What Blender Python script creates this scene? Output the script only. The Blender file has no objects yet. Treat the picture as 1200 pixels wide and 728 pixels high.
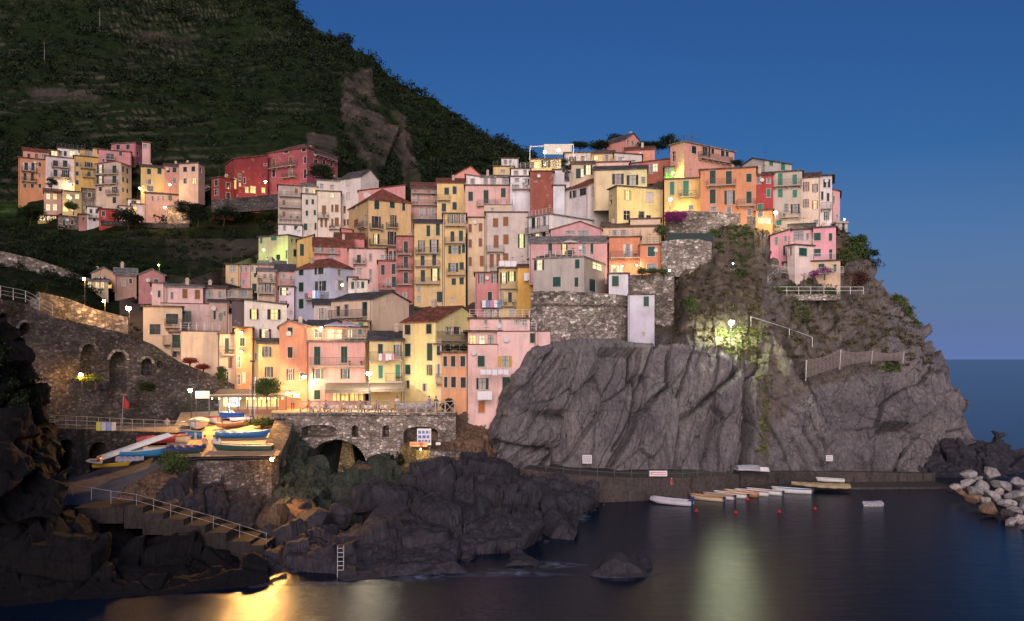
WORLD_STR = .15; SUN_STR = 3.9; EXPO = 0
import bpy, math, random
import numpy as np
from mathutils import Vector, Matrix
random.seed(7); rng = np.random.default_rng(7)
CAMZ = 16.0; F = 1000.0; CX = 600.0; HY = 421.0
scn = bpy.context.scene
col = scn.collection
R = math.radians

def at(px, py, D):
    return Vector(((px-CX)*D/F, D, CAMZ+(HY-py)*D/F))
def atz(px, py, z):
    """point at height z seen at pixel px,py"""
    D = (CAMZ-z)*F/(py-HY)
    return Vector(((px-CX)*D/F, D, z))

# ------------------------------------------------------------------ numpy value noise
def _hash(ix, iy, iz, seed):
    h = (ix*374761393 + iy*668265263 + iz*2147483647 + seed*1274126177) & 0xffffffff
    h = ((h ^ (h >> 13)) * 1274126177) & 0xffffffff
    h = ((h ^ (h >> 16)) * 2246822519) & 0xffffffff
    return ((h ^ (h >> 15)) & 0xffffff) / float(0xffffff)
def vnoise(p, seed=0):
    p = np.asarray(p, dtype=np.float64)
    i = np.floor(p).astype(np.int64); f = p - i; f = f*f*(3-2*f)
    r = 0
    for dx in (0, 1):
        wx = f[:, 0] if dx else 1-f[:, 0]
        for dy in (0, 1):
            wy = f[:, 1] if dy else 1-f[:, 1]
            for dz in (0, 1):
                wz = f[:, 2] if dz else 1-f[:, 2]
                r = r + wx*wy*wz*_hash(i[:, 0]+dx, i[:, 1]+dy, i[:, 2]+dz, seed)
    return r*2-1
def fbm(p, octv=5, seed=0, gain=.5):
    p = np.asarray(p, dtype=np.float64); s = 0; a = 1; t = 0
    for o in range(octv):
        s = s + a*vnoise(p*(2.03**o)+o*17.3, seed+o*7); t += a; a *= gain
    return s/t
def ridged(p, octv=5, seed=0, gain=.5):
    p = np.asarray(p, dtype=np.float64); s = 0; a = 1; t = 0
    for o in range(octv):
        s = s + a*(1-2*np.abs(vnoise(p*(2.03**o)+o*11.1, seed+o*7))); t += a; a *= gain
    return s/t

def blocks(p, seed=0, tilt=.8, jit=.95):
    """faceted field: every cell gets its own offset and its own tilted face"""
    p = np.asarray(p, dtype=np.float64); ip = np.floor(p).astype(np.int64); best = np.full(len(p), 1e9); out = np.zeros(len(p)); sec = np.full(len(p), 1e9)
    for dx in (-1, 0, 1):
        for dy in (-1, 0, 1):
            for dz in (-1, 0, 1):
                c = ip+np.array([dx, dy, dz]); h = [_hash(c[:, 0], c[:, 1], c[:, 2], seed+k) for k in range(7)]
                f = c+.5+(np.stack(h[:3], 1)-.5)*jit; d = p-f; d2 = (d**2).sum(1)
                v = (h[3]*2-1)+tilt*(d*(np.stack(h[4:7], 1)*2-1)).sum(1)
                m = d2 < best; sec = np.where(m, best, np.minimum(sec, d2)); out = np.where(m, v, out); best = np.where(m, d2, best)
    return out, np.sqrt(sec)-np.sqrt(best)
# ------------------------------------------------------------------ object helpers
def tag(o, label=None, cat=None, group=None, kind=None):
    if label: o['label'] = label
    if cat: o['category'] = cat
    if group: o['group'] = group
    if kind: o['kind'] = kind
    return o
def empty(name, loc, rz=0, label=None, cat=None, group=None):
    o = bpy.data.objects.new(name, None); col.objects.link(o)
    o.location = loc; o.rotation_euler = (0, 0, rz); o.empty_display_size = .2
    return tag(o, label, cat, group)
def link_mesh(name, me, mats, parent=None):
    o = bpy.data.objects.new(name, me); col.objects.link(o)
    if mats is not None:
        for m in (mats if isinstance(mats, (list, tuple)) else [mats]):
            me.materials.append(m)
    if parent is not None: o.parent = parent
    return o
def copy_tree(o, parent=None):
    c = o.copy(); col.objects.link(c); c.parent = parent
    for ch in list(o.children): copy_tree(ch, c)
    return c

class MB:
    """collects polygons"""
    def __init__(s): s.v = []; s.f = []; s.m = []; s.cur = 0; s.smooth = False
    def quad(s, a, b, c, d): n = len(s.v); s.v += [tuple(a), tuple(b), tuple(c), tuple(d)]; s.f.append((n, n+1, n+2, n+3)); s.m.append(s.cur)
    def poly(s, pts): n = len(s.v); s.v += [tuple(p) for p in pts]; s.f.append(tuple(range(n, n+len(pts)))); s.m.append(s.cur)
    def add(s, vs, fs):
        n = len(s.v); s.v += [tuple(v) for v in vs]
        for f in fs: s.f.append(tuple(i+n for i in f)); s.m.append(s.cur)
    def box(s, x0, x1, y0, y1, z0, z1):
        s.add([(x0,y0,z0),(x1,y0,z0),(x1,y1,z0),(x0,y1,z0),(x0,y0,z1),(x1,y0,z1),(x1,y1,z1),(x0,y1,z1)],
              [(0,3,2,1),(4,5,6,7),(0,1,5,4),(1,2,6,5),(2,3,7,6),(3,0,4,7)])
    def hexa(s, p):
        s.add(p, [(0,3,2,1),(4,5,6,7),(0,1,5,4),(1,2,6,5),(2,3,7,6),(3,0,4,7)])
    def slab(s, pts, t):
        """pts ccw from above; a sheet of thickness t downward"""
        n = len(pts); top = [tuple(p) for p in pts]; bot = [(p[0], p[1], p[2]-t) for p in pts]
        s.add(top+bot, [tuple(range(n)), tuple(range(2*n-1, n-1, -1))]+[(i, i+n, (i+1) % n+n, (i+1) % n) for i in range(n)])
    def tube(s, pts, r, n=5, r1=None):
        pts = [Vector(p) for p in pts]; k = len(pts); base = len(s.v)
        for i, p in enumerate(pts):
            d = (pts[min(i+1, k-1)]-pts[max(i-1, 0)]).normalized()
            a = d.orthogonal().normalized(); b = d.cross(a)
            rr = r if r1 is None else r+(r1-r)*i/(k-1)
            for j in range(n):
                t = 2*math.pi*j/n; q = p+a*math.cos(t)*rr+b*math.sin(t)*rr; s.v.append(tuple(q))
        for i in range(k-1):
            for j in range(n):
                s.f.append((base+i*n+j, base+i*n+(j+1) % n, base+(i+1)*n+(j+1) % n, base+(i+1)*n+j)); s.m.append(s.cur)
        s.f.append(tuple(base+j for j in range(n-1, -1, -1))); s.m.append(s.cur)
        s.f.append(tuple(base+(k-1)*n+j for j in range(n))); s.m.append(s.cur)
    def lathe(s, prof, c=(0,0,0), n=12):
        base = len(s.v); k = len(prof)
        for (r, z) in prof:
            for j in range(n):
                t = 2*math.pi*j/n; s.v.append((c[0]+r*math.cos(t), c[1]+r*math.sin(t), c[2]+z))
        for i in range(k-1):
            for j in range(n):
                s.f.append((base+i*n+j, base+i*n+(j+1) % n, base+(i+1)*n+(j+1) % n, base+(i+1)*n+j)); s.m.append(s.cur)
        s.f.append(tuple(base+j for j in range(n-1, -1, -1))); s.m.append(s.cur)
        s.f.append(tuple(base+(k-1)*n+j for j in range(n))); s.m.append(s.cur)
    def build(s, name, mats, parent=None, smooth=False):
        me = bpy.data.meshes.new(name); me.from_pydata(s.v, [], s.f)
        if isinstance(mats, (list, tuple)): me.polygons.foreach_set('material_index', s.m)
        if smooth: me.polygons.foreach_set('use_smooth', [True]*len(s.f))
        me.update()
        return link_mesh(name, me, mats, parent)

# ------------------------------------------------------------------ materials
def newmat(name):
    m = bpy.data.materials.new(name); m.use_nodes = True
    nt = m.node_tree; b = nt.nodes['Principled BSDF']; return m, nt, b
def N(nt, t, **kw):
    n = nt.nodes.new(t)
    for k, v in kw.items():
        if k in n.inputs.keys() if isinstance(k, str) else False: n.inputs[k].default_value = v
        else: setattr(n, k, v)
    return n
def ramp(nt, src, stops):
    r = nt.nodes.new('ShaderNodeValToRGB'); e = r.color_ramp.elements
    while len(e) < len(stops): e.new(.5)
    for i, (p, c) in enumerate(stops):
        e[i].position = p; e[i].color = (c[0], c[1], c[2], 1) if isinstance(c, (tuple, list)) else (c, c, c, 1)
    nt.links.new(src, r.inputs[0]); return r.outputs[0]
def coords(nt, scale=(1,1,1), rot=(0,0,0), kind='Object', loc=(0,0,0)):
    tc = nt.nodes.new('ShaderNodeTexCoord'); mp = nt.nodes.new('ShaderNodeMapping')
    mp.inputs['Scale'].default_value = scale; mp.inputs['Rotation'].default_value = rot; mp.inputs['Location'].default_value = loc
    if kind == 'Object':
        oi = nt.nodes.new('ShaderNodeObjectInfo'); ma = nt.nodes.new('ShaderNodeVectorMath'); ma.operation = 'MULTIPLY_ADD'
        ma.inputs[1].default_value = (41, 37, 0)
        nt.links.new(oi.outputs['Random'], ma.inputs[0]); nt.links.new(tc.outputs[kind], ma.inputs[2]); nt.links.new(ma.outputs[0], mp.inputs[0])
    else: nt.links.new(tc.outputs[kind], mp.inputs[0])
    return mp.outputs[0]
def noise(nt, vec, scale, detail=4, rough=.6, dist=0):
    n = nt.nodes.new('ShaderNodeTexNoise'); n.inputs['Scale'].default_value = scale
    n.inputs['Detail'].default_value = detail; n.inputs['Roughness'].default_value = rough; n.inputs['Distortion'].default_value = dist
    nt.links.new(vec, n.inputs['Vector']); return n.outputs['Fac']
def mix(nt, fac, a, b, mode='MIX'):
    n = nt.nodes.new('ShaderNodeMix'); n.data_type = 'RGBA'; n.blend_type = mode
    def put(sock, v):
        if isinstance(v, (tuple, list)): sock.default_value = (v[0], v[1], v[2], 1)
        elif isinstance(v, (int, float)): sock.default_value = v if sock.type == 'VALUE' else (v, v, v, 1)
        else: nt.links.new(v, sock)
    put(n.inputs[0], fac); put(n.inputs[6], a); put(n.inputs[7], b); return n.outputs[2]
def bump(nt, b, h, strength=.5, dist=.1):
    n = nt.nodes.new('ShaderNodeBump'); n.inputs['Strength'].default_value = strength; n.inputs['Distance'].default_value = dist
    nt.links.new(h, n.inputs['Height']); nt.links.new(n.outputs[0], b.inputs['Normal'])
_mc = {}
def plain(name, c, rough=.7, metal=0, spec=.3, var=.12, scale=3):
    k = ('p', name)
    if k in _mc: return _mc[k]
    m, nt, b = newmat(name)
    v = coords(nt); n = noise(nt, v, scale, 4)
    cc = ramp(nt, n, [(.25, tuple(x*(1-var) for x in c)), (.75, tuple(min(1, x*(1+var)) for x in c))])
    nt.links.new(cc, b.inputs['Base Color']); b.inputs['Roughness'].default_value = rough
    b.inputs['Metallic'].default_value = metal; b.inputs['Specular IOR Level'].default_value = spec
    _mc[k] = m; return m
def stucco(c):
    l_ = sum(c)/3; c = tuple(min(.8, (x*.95+l_*.05)*1.04) for x in c)
    k = ('s', tuple(round(x, 3) for x in c))
    if k in _mc: return _mc[k]
    m, nt, b = newmat('painted_plaster')
    v = coords(nt, kind='Object')
    big = noise(nt, v, .35, 5, .65)
    streak = noise(nt, coords(nt, (1.6, 1.6, .16)), 1.2, 5, .7)
    fine = noise(nt, v, 9, 3, .6)
    base = ramp(nt, big, [(.25, tuple(x*.74 for x in c)), (.5, c), (.78, tuple(min(1, x*1.12+.015) for x in c))])
    g = tuple((sum(c)/3*.5+x*.5)*.48 for x in c)
    sm = ramp(nt, streak, [(.48, 0), (.74, .50)])
    base = mix(nt, sm, base, g)
    patch = ramp(nt, noise(nt, v, 1.1, 3, .6), [(.62, 0), (.66, .42)])
    base = mix(nt, patch, base, (.42, .39, .35))
    # flood-stained foot and bleached parapet come from broad noise in height
    nt.links.new(base, b.inputs['Base Color']); b.inputs['Roughness'].default_value = .9
    b.inputs['Specular IOR Level'].default_value = .15
    bump(nt, b, fine, .25, .04)
    _mc[k] = m; return m
def stonewall(name, c1, c2, cm, scale=2.2, moss=.3):
    k = ('w', name)
    if k in _mc: return _mc[k]
    m, nt, b = newmat(name)
    v = coords(nt, (1, 1, 1.6))
    wn = nt.nodes.new('ShaderNodeTexNoise'); wn.inputs['Scale'].default_value = 1.5
    nt.links.new(v, wn.inputs['Vector'])
    vv = nt.nodes.new('ShaderNodeVectorMath'); vv.operation = 'MULTIPLY_ADD'; vv.inputs[1].default_value = (.35, .35, .35)
    nt.links.new(wn.outputs['Color'], vv.inputs[0]); nt.links.new(v, vv.inputs[2])
    vo = nt.nodes.new('ShaderNodeTexVoronoi'); vo.inputs['Scale'].default_value = scale; nt.links.new(vv.outputs[0], vo.inputs['Vector'])
    ve = nt.nodes.new('ShaderNodeTexVoronoi'); ve.feature = 'DISTANCE_TO_EDGE'; ve.inputs['Scale'].default_value = scale; nt.links.new(vv.outputs[0], ve.inputs['Vector'])
    sep = nt.nodes.new('ShaderNodeSeparateColor'); nt.links.new(vo.outputs['Color'], sep.inputs[0])
    base = ramp(nt, sep.outputs[0], [(0, c1), (.55, tuple((a+d)/2 for a, d in zip(c1, c2))), (.9, c2), (1, tuple(min(1, x*1.7) for x in c2))])
    edge = ramp(nt, ve.outputs['Distance'], [(0, 0), (.07, 1)])
    base = mix(nt, edge, cm, base)
    big = ramp(nt, noise(nt, coords(nt), .25, 5, .7), [(.35, .45), (.65, 1.25)])
    base = mix(nt, 1, base, big, 'MULTIPLY')
    ms = ramp(nt, noise(nt, coords(nt, (1, 1, .6)), .5, 5, .7), [(.5, 0), (.62, moss)])
    base = mix(nt, ms, base, (.035, .042, .02))
    nt.links.new(base, b.inputs['Base Color']); b.inputs['Roughness'].default_value = .92; b.inputs['Specular IOR Level'].default_value = .15
    bump(nt, b, edge, .8, .12)
    _mc[k] = m; return m
def emis(name, c, s, var=.5, scale=1.3):
    k = ('e', name)
    if k in _mc: return _mc[k]
    m, nt, b = newmat(name)
    n = noise(nt, coords(nt), scale, 2)
    cc = ramp(nt, n, [(.3, tuple(x*(1-var) for x in c)), (.65, c)])
    nt.links.new(cc, b.inputs['Emission Color']); b.inputs['Emission Strength'].default_value = s
    b.inputs['Base Color'].default_value = (.3, .25, .2, 1)
    _mc[k] = m; return m
def tiles(name, c):
    k = ('t', name)
    if k in _mc: return _mc[k]
    m, nt, b = newmat(name)
    v = coords(nt)
    w = nt.nodes.new('ShaderNodeTexVoronoi'); w.inputs['Scale'].default_value = 2.6; nt.links.new(coords(nt, (1, 1, 1)), w.inputs['Vector'])
    sep = nt.nodes.new('ShaderNodeSeparateColor'); nt.links.new(w.outputs['Color'], sep.inputs[0])
    base = ramp(nt, sep.outputs[0], [(0, tuple(x*.6 for x in c)), (.6, c), (1, tuple(min(1, x*1.5) for x in c))])
    big = ramp(nt, noise(nt, v, .6, 4), [(.35, .7), (.7, 1.2)])
    base = mix(nt, 1, base, big, 'MULTIPLY')
    nt.links.new(base, b.inputs['Base Color']); b.inputs['Roughness'].default_value = .85; b.inputs['Specular IOR Level'].default_value = .2
    bump(nt, b, sep.outputs[1], .6, .06)
    _mc[k] = m; return m

def setattr_f(o, name, arr):
    a = o.data.attributes.new(name, 'FLOAT', 'POINT'); a.data.foreach_set('value', np.asarray(arr, dtype=np.float32))
def leaves(name, centers, radii, nleaf, size, mat, kind='stuff', parent=None, flat=.7, shell=.45, tonevar=.5):
    """one mesh of many small leaf clumps around the given centres"""
    centers = np.asarray(centers, float); radii = np.asarray(radii, float); n = len(centers)
    cnt = nleaf*n; ci = np.repeat(np.arange(n), nleaf)
    d = rng.normal(size=(cnt, 3)); d /= np.linalg.norm(d, axis=1, keepdims=True); d[:, 2] = np.where(d[:, 2] < -.3, -d[:, 2], d[:, 2])
    lump = 1+.35*vnoise(d*2.2+ci[:, None]*3.7, 5)
    r = radii[ci]*(rng.random(cnt)**shell)*lump
    p = centers[ci]+d*r[:, None]*np.array([1, 1, flat])
    a = rng.normal(size=(cnt, 3)); a /= np.linalg.norm(a, axis=1, keepdims=True)
    b = np.cross(a, rng.normal(size=(cnt, 3))); b /= np.linalg.norm(b, axis=1, keepdims=True)
    s = size*(.6+.8*rng.random(cnt))[:, None] if np.isscalar(size) else (np.asarray(size)[ci]*(.6+.8*rng.random(cnt)))[:, None]
    V = np.stack([p-a*s, p+b*s*.6, p+a*s, p-b*s*.6], 1).reshape(-1, 3)
    me = bpy.data.meshes.new(name); me.vertices.add(len(V)); me.vertices.foreach_set('co', V.ravel())
    li = np.arange(cnt*4); me.loops.add(cnt*4); me.loops.foreach_set('vertex_index', li)
    me.polygons.add(cnt); me.polygons.foreach_set('loop_start', np.arange(0, cnt*4, 4)); me.polygons.foreach_set('loop_total', np.full(cnt, 4))
    me.update(calc_edges=True)
    o = link_mesh(name, me, mat, parent)
    tone = np.repeat(.5+tonevar*(rng.random(n)[ci]-.5)+.35*(rng.random(cnt)-.5), 4)
    setattr_f(o, 'tone', tone)
    if kind: o['kind'] = kind
    return o
def leafmat(name, dark, mid, light):
    m, nt, b = newmat(name); at_ = nt.nodes.new('ShaderNodeAttribute'); at_.attribute_name = 'tone'
    c = ramp(nt, at_.outputs['Fac'], [(.1, dark), (.5, mid), (.9, light)]); nt.links.new(c, b.inputs['Base Color'])
    b.inputs['Roughness'].default_value = .75; b.inputs['Specular IOR Level'].default_value = .2
    return m
leaf_pot = leafmat('pot_plant_foliage', (.02,.045,.015), (.05,.10,.035), (.11,.16,.06))
# ------------------------------------------------------------------ depth field of the village
FIELD = [(380,470,108),(460,480,108),(590,480,109),(310,440,115),(240,400,126),(200,350,142),(300,330,152),(370,350,142),(300,375,128),
 (400,300,172),(440,240,192),(500,290,167),(540,350,142),(490,350,145),(600,330,140),(600,385,116),(650,380,117),(700,380,116),(650,300,136),(700,270,148),(600,240,168),
 (560,220,178),(640,190,172),(720,180,168),(740,260,142),(850,200,134),(850,270,123),(920,240,134),(950,318,128),(980,220,150),(330,230,205),(380,270,190),
 (340,190,218),(240,230,216),(100,200,220),(100,260,206),(170,340,132),(190,245,208),(40,230,212),(440,370,128),(400,400,118)]
_fa = np.array(FIELD, dtype=float)
def field(px, py):
    d2 = (_fa[:, 0]-px)**2+((_fa[:, 1]-py)*1.5)**2+60.0
    w = d2**-1.6
    return float((w*_fa[:, 2]).sum()/w.sum())

RG = dict(A=(0,140,5.2), B=(200,150,5.2), C=(400,150,5.2), D=(600,140,5.2), E=(780,140,5.2), F=(880,240,5.2), G=(600,260,5.2), H=(400,260,5.2),
          I=(200,260,5.2), J=(0,260,5.2), K=(0,380,5.2), L=(200,360,5.2), M=(400,360,4.412), Z=(0,0,1.0))
def cv(reg, x, y):
    ox, oy, s = RG[reg]; return ox+x/s, oy+y/s

SH = dict(k=(.02,.028,.026), g=(.012,.045,.032), G=(.03,.20,.12), b=(.22,.085,.03), w=(.55,.5,.45), t=(.015,.065,.06), y=(.5,.32,.05), o=(.4,.12,.03))
frame_white = plain('window_surround_paint', (.46,.42,.38), .7)
frame_dark = plain('window_frame_dark', (.09,.08,.07), .6)
def glassmat():
    m, nt, b = newmat('window_glass'); n = noise(nt, coords(nt), .9, 1)
    c = ramp(nt, n, [(.4, (.01,.012,.016)), (.6, (.035,.035,.04))]); nt.links.new(c, b.inputs['Base Color'])
    b.inputs['Roughness'].default_value = .12; b.inputs['Specular IOR Level'].default_value = .6; return m
pane_dark = glassmat()
pane_curtain = plain('curtained_glass', (.30,.28,.26), .25)
pane_lit = emis('lit_window_glass', (1, .62, .16), 1.7, .6)
pane_lit2 = emis('lit_window_glass_pale', (1, .80, .42), 1.3, .5)
rail_mat = plain('railing_iron', (.10,.10,.10), .5)
rail_white = plain('railing_white_paint', (.55,.55,.55), .6)
slab_mat = plain('balcony_slab_concrete', (.36,.31,.27), .85)
RC = dict(slate=(.085,.08,.085), red=(.20,.075,.05), edge=(.13,.09,.075), grey=(.2,.19,.19), rust=(.17,.08,.06))
HOUSES = []

def house(reg, xs, yt, yb, c, label, roof='flat', win=(), bal=(), D=None, dd=0, phi=None, th=0, bd=7, yr=None, rx=.5, rc='edge',
          name='house', cat='house', group='houses of the village', ext=4.5, chim=None, rail=None, oh=.3, dark=False, mat=None, extra=None):
    pts = [cv(reg, x, 0)[0] for x in xs]; py_t = cv(reg, 0, yt)[1]; py_b = cv(reg, 0, yb)[1]
    xm = None
    if D is None: D = field((pts[0]+pts[-1])/2, py_b)
    D += dd
    ks = [(p-CX)/F for p in pts]
    if len(pts) == 3:
        xm = pts[1]; bx, by = ks[1]*D, D
        def dims(ph):
            s, cc = math.sin(ph), math.cos(ph)
            a = cc+ks[0]*s; b_ = s-ks[2]*cc
            if a < .05 or b_ < .05: return None
            return (bx-ks[0]*by)/a, (ks[2]*by-bx)/b_
        if phi is None:
            best = None
            for q in range(12, 79, 3):
                dm = dims(R(q))
                if not dm: continue
                s = (math.log(dm[0]/dm[1])-.35*math.log((pts[1]-pts[0])/(pts[2]-pts[1])))**2+abs(q-40)*.001
                if best is None or s < best[0]: best = (s, q)
            phi = best[1]
        ph = R(phi); L, W = dims(ph)
        u = Vector((math.cos(ph), -math.sin(ph), 0)); v = Vector((math.sin(ph), math.cos(ph), 0))
        A = Vector((bx, by, 0))-u*L; refy = D
    else:
        kc = (ks[0]+ks[1])/2; v = Vector((kc, 1, 0)).normalized()
        v.rotate(Matrix.Rotation(R(th), 3, 'Z')); u = Vector((v.y, -v.x, 0))
        C0 = Vector((kc*D, D, 0))
        def hit(k): return (k*C0.y-C0.x)/(u.x-k*u.y)
        t0, t1 = hit(ks[0]), hit(ks[1]); A = C0+u*t0; L = t1-t0; W = bd; refy = D
    zt = CAMZ+(HY-py_t)*refy/F; zb = CAMZ+(HY-py_b)*refy/F-ext
    Hh = zt-zb
    rz = math.atan2(u.y, u.x)
    root = empty(name, (A.x, A.y, zb), rz, label, cat, group)
    fy = [(pts[0], A.y), (pts[1], refy if xm else (A+u*L).y)]+([(pts[2], (A+u*L+v*W).y)] if xm else [])
    HOUSES.append((fy, py_t, py_b))
    wm = mat or stucco(c)
    # --- faces
    faces = [(Vector((0,0)), Vector((1,0)), L), (Vector((L,0)), Vector((0,1)), W)]
    def locate(px, py, f):
        O2, d2, ln = faces[f]
        O = A+u*O2.x+v*O2.y; d = u*d2.x+v*d2.y; k = (px-CX)/F
        t = (k*O.y-O.x)/(d.x-k*d.y); y = O.y+t*d.y
        return t, CAMZ+(HY-py)*y/F-zb
    holes = {0: [], 1: []}; wl = []
    for w in win:
        x, y, ww, hh, t = w[:5]
        f = 1 if (xm is not None and cv(reg, x, 0)[0] > xm) else 0
        p0 = cv(reg, x-ww/2, y-hh/2); p1 = cv(reg, x+ww/2, y+hh/2)
        u0, z1 = locate(p0[0], p0[1], f); u1, z0 = locate(p1[0], p1[1], f)
        um, _ = locate((p0[0]+p1[0])/2, p0[1], f)
        zc0 = locate((p0[0]+p1[0])/2, p1[1], f)[1]; zc1 = locate((p0[0]+p1[0])/2, p0[1], f)[1]
        z0, z1 = zc0, zc1
        ln = faces[f][2]; u0 = max(.12, u0); u1 = min(ln-.12, u1); z1 = min(z1, Hh-.12)
        if u1-u0 < .25 or z1-z0 < .3 or z0 < .1: continue
        k = t[0]; o0, o1 = u0, u1
        if k in 'ol':
            q = (u1-u0)*.27; o0, o1 = u0+q, u1-q
        bad = any(not (o1 <= h[0] or o0 >= h[1] or z1 <= h[2] or z0 >= h[3]) for h in holes[f])
        if bad: continue
        holes[f].append((o0, o1, z0, z1)); wl.append((f, k, t[1:] or 'g', u0, u1, o0, o1, z0, z1))
    mb = MB()
    def facegrid(f):
        O2, d2, ln = faces[f]; nin = Vector((-d2.y, d2.x))  # inward
        def P(a, z, dep=0):
            q = O2+d2*a+nin*dep; return (q.x, q.y, z)
        us = sorted({0, ln, *[h[0] for h in holes[f]], *[h[1] for h in holes[f]]}); zs = sorted({0, Hh, *[h[2] for h in holes[f]], *[h[3] for h in holes[f]]})
        for i in range(len(us)-1):
            for j in range(len(zs)-1):
                cu, cz = (us[i]+us[i+1])/2, (zs[j]+zs[j+1])/2
                if us[i+1]-us[i] < 1e-5 or zs[j+1]-zs[j] < 1e-5: continue
                if any(h[0] < cu < h[1] and h[2] < cz < h[3] for h in holes[f]): continue
                mb.quad(P(us[i], zs[j]), P(us[i+1], zs[j]), P(us[i+1], zs[j+1]), P(us[i], zs[j+1]))
        for a, b_, z0, z1 in holes[f]:
            r = .26
            mb.quad(P(a,z0), P(a,z1), P(a,z1,r), P(a,z0,r)); mb.quad(P(b_,z0), P(b_,z0,r), P(b_,z1,r), P(b_,z1))
            mb.quad(P(a,z1), P(b_,z1), P(b_,z1,r), P(a,z1,r)); mb.quad(P(a,z0), P(a,z0,r), P(b_,z0,r), P(b_,z0))
    facegrid(0); facegrid(1)
    mb.quad((L,W,0), (0,W,0), (0,W,Hh), (L,W,Hh)); mb.quad((0,W,0), (0,0,0), (0,0,Hh), (0,W,Hh))
    mb.poly([(0,0,Hh), (L,0,Hh), (L,W,Hh), (0,W,Hh)])
    # --- roof
    rm = tiles('roof_'+rc, RC[rc]); rb = MB(); o = oh; t = .16
    hr = .22*min(L, W)
    if yr is not None:
        if roof == 'gu': rp = A+u*(L if xm else L/2)+v*(W/2)
        elif roof in ('gv',): rp = A+u*(L*rx)
        elif roof == 'hip': rp = A+u*(L/2)+v*(W/2)
        elif roof == 'su': rp = A+u*(L/2)+v*W
        elif roof == 'sl': rp = A
        elif roof == 'sr': rp = A+u*L
        else: rp = A
        hr = max(.3, CAMZ+(HY-cv(reg, 0, yr)[1])*rp.y/F-zt)
    if roof == 'flat':
        rb.box(-o, L+o, -o, W+o, Hh+.002, Hh+.2)
    elif roof == 'parapet':
        rb.box(-.06, L+.06, -.06, .22, Hh+.002, Hh+.12); rb.box(L-.22, L+.06, .22, W, Hh+.002, Hh+.12)
    elif roof == 'gu':
        s = hr/(W/2)
        for sg in (0, 1):
            y0, y1 = (-o, W/2) if sg == 0 else (W+o, W/2)
            za = Hh-o*s+t; zr = Hh+hr+t
            pts_ = [(-o, y0, za), (L+o, y0, za), (L+o, y1, zr), (-o, y1, zr)]
            rb.slab(pts_ if sg == 0 else pts_[::-1], t)
        for x in (0, L):
            mb.poly([(x,0,Hh), (x,W,Hh), (x,W/2,Hh+hr)])
    elif roof == 'gv':
        X = L*rx
        for sg in (0, 1):
            x0 = -o if sg == 0 else L+o; s = hr/(X if sg == 0 else L-X)
            za = Hh-o*s+t; zr = Hh+hr+t
            pts_ = [(x0, -o, za), (X, -o, zr), (X, W+o, zr), (x0, W+o, za)]
            rb.slab(pts_ if sg == 0 else pts_[::-1], t)
        for y in (0, W): mb.poly([(0,y,Hh), (L,y,Hh), (X,y,Hh+hr)])
    elif roof == 'hip':
        m_ = min(L, W)/2; z0 = Hh+.02; zr = Hh+hr
        a = [(-o,-o,z0), (L+o,-o,z0), (L+o,W+o,z0), (-o,W+o,z0)]
        if L >= W: r0, r1 = (m_, W/2, zr), (L-m_+.01, W/2, zr)
        else: r0, r1 = (L/2, m_, zr), (L/2, W-m_+.01, zr)
        if L >= W: fs = [(a[0],a[1],r1,r0), (a[1],a[2],r1), (a[2],a[3],r0,r1), (a[3],a[0],r0)]
        else: fs = [(a[0],a[1],r0), (a[1],a[2],r1,r0), (a[2],a[3],r1), (a[3],a[0],r0,r1)]
        for f in fs: rb.poly(f)
        rb.box(-o, L+o, -o, W+o, Hh-.1, Hh+.018)
    elif roof == 'su':
        s = hr/W
        rb.slab([(-o,-o,Hh-o*s+t), (L+o,-o,Hh-o*s+t), (L+o,W,Hh+hr+t), (-o,W,Hh+hr+t)], t)
        for x in (0, L): mb.poly([(x,0,Hh), (x,W,Hh), (x,W,Hh+hr)])
    elif roof in ('sl', 'sr'):
        s = hr/L; zl, zr = (Hh+hr, Hh) if roof == 'sl' else (Hh, Hh+hr)
        rb.slab([(-o,-o,zl+t), (L+o,-o,zr+t), (L+o,W,zr+t), (-o,W,zl+t)], t)
        for y in (0,): mb.poly([(0,y,Hh), (L,y,Hh), ((0,y,zl) if roof == 'sl' else (L,y,zr))])
        xx = 0 if roof == 'sl' else L
        mb.quad((xx,0,Hh), (xx,W,Hh), (xx,W,Hh+hr), (xx,0,Hh+hr))
    mb.build('wall', wm, root)
    if roof != 'none':
        ro = rb.build('roof', rm, root)
        nc = chim if chim is not None else (1 if (rng.random() < .45 and roof not in ('flat', 'parapet')) or rng.random() < .25 else 0)
        for i in range(nc):
            x = L*(.15+.7*rng.random()); y = W*(.3+.4*rng.random()); cb = MB(); h0 = Hh-.05
            if roof == 'gu': zz = Hh+hr*(1-abs(y-W/2)/(W/2))
            elif roof == 'gv': zz = Hh+hr*min(x/(L*rx+.01), (L-x)/(L*(1-rx)+.01))
            elif roof in ('hip', 'su'): zz = Hh+hr*.5
            else: zz = Hh+.1
            cb.box(x-.25, x+.25, y-.25, y+.25, min(zz, h0)-.1, zz+.8); cb.box(x-.33, x+.33, y-.33, y+.33, zz+.802, zz+.9)
            cb.box(x-.2, x+.2, y-.2, y+.2, zz+.9, zz+1.15)
            cb.build('chimney', stucco((.5,.4,.34)), ro)
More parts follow.
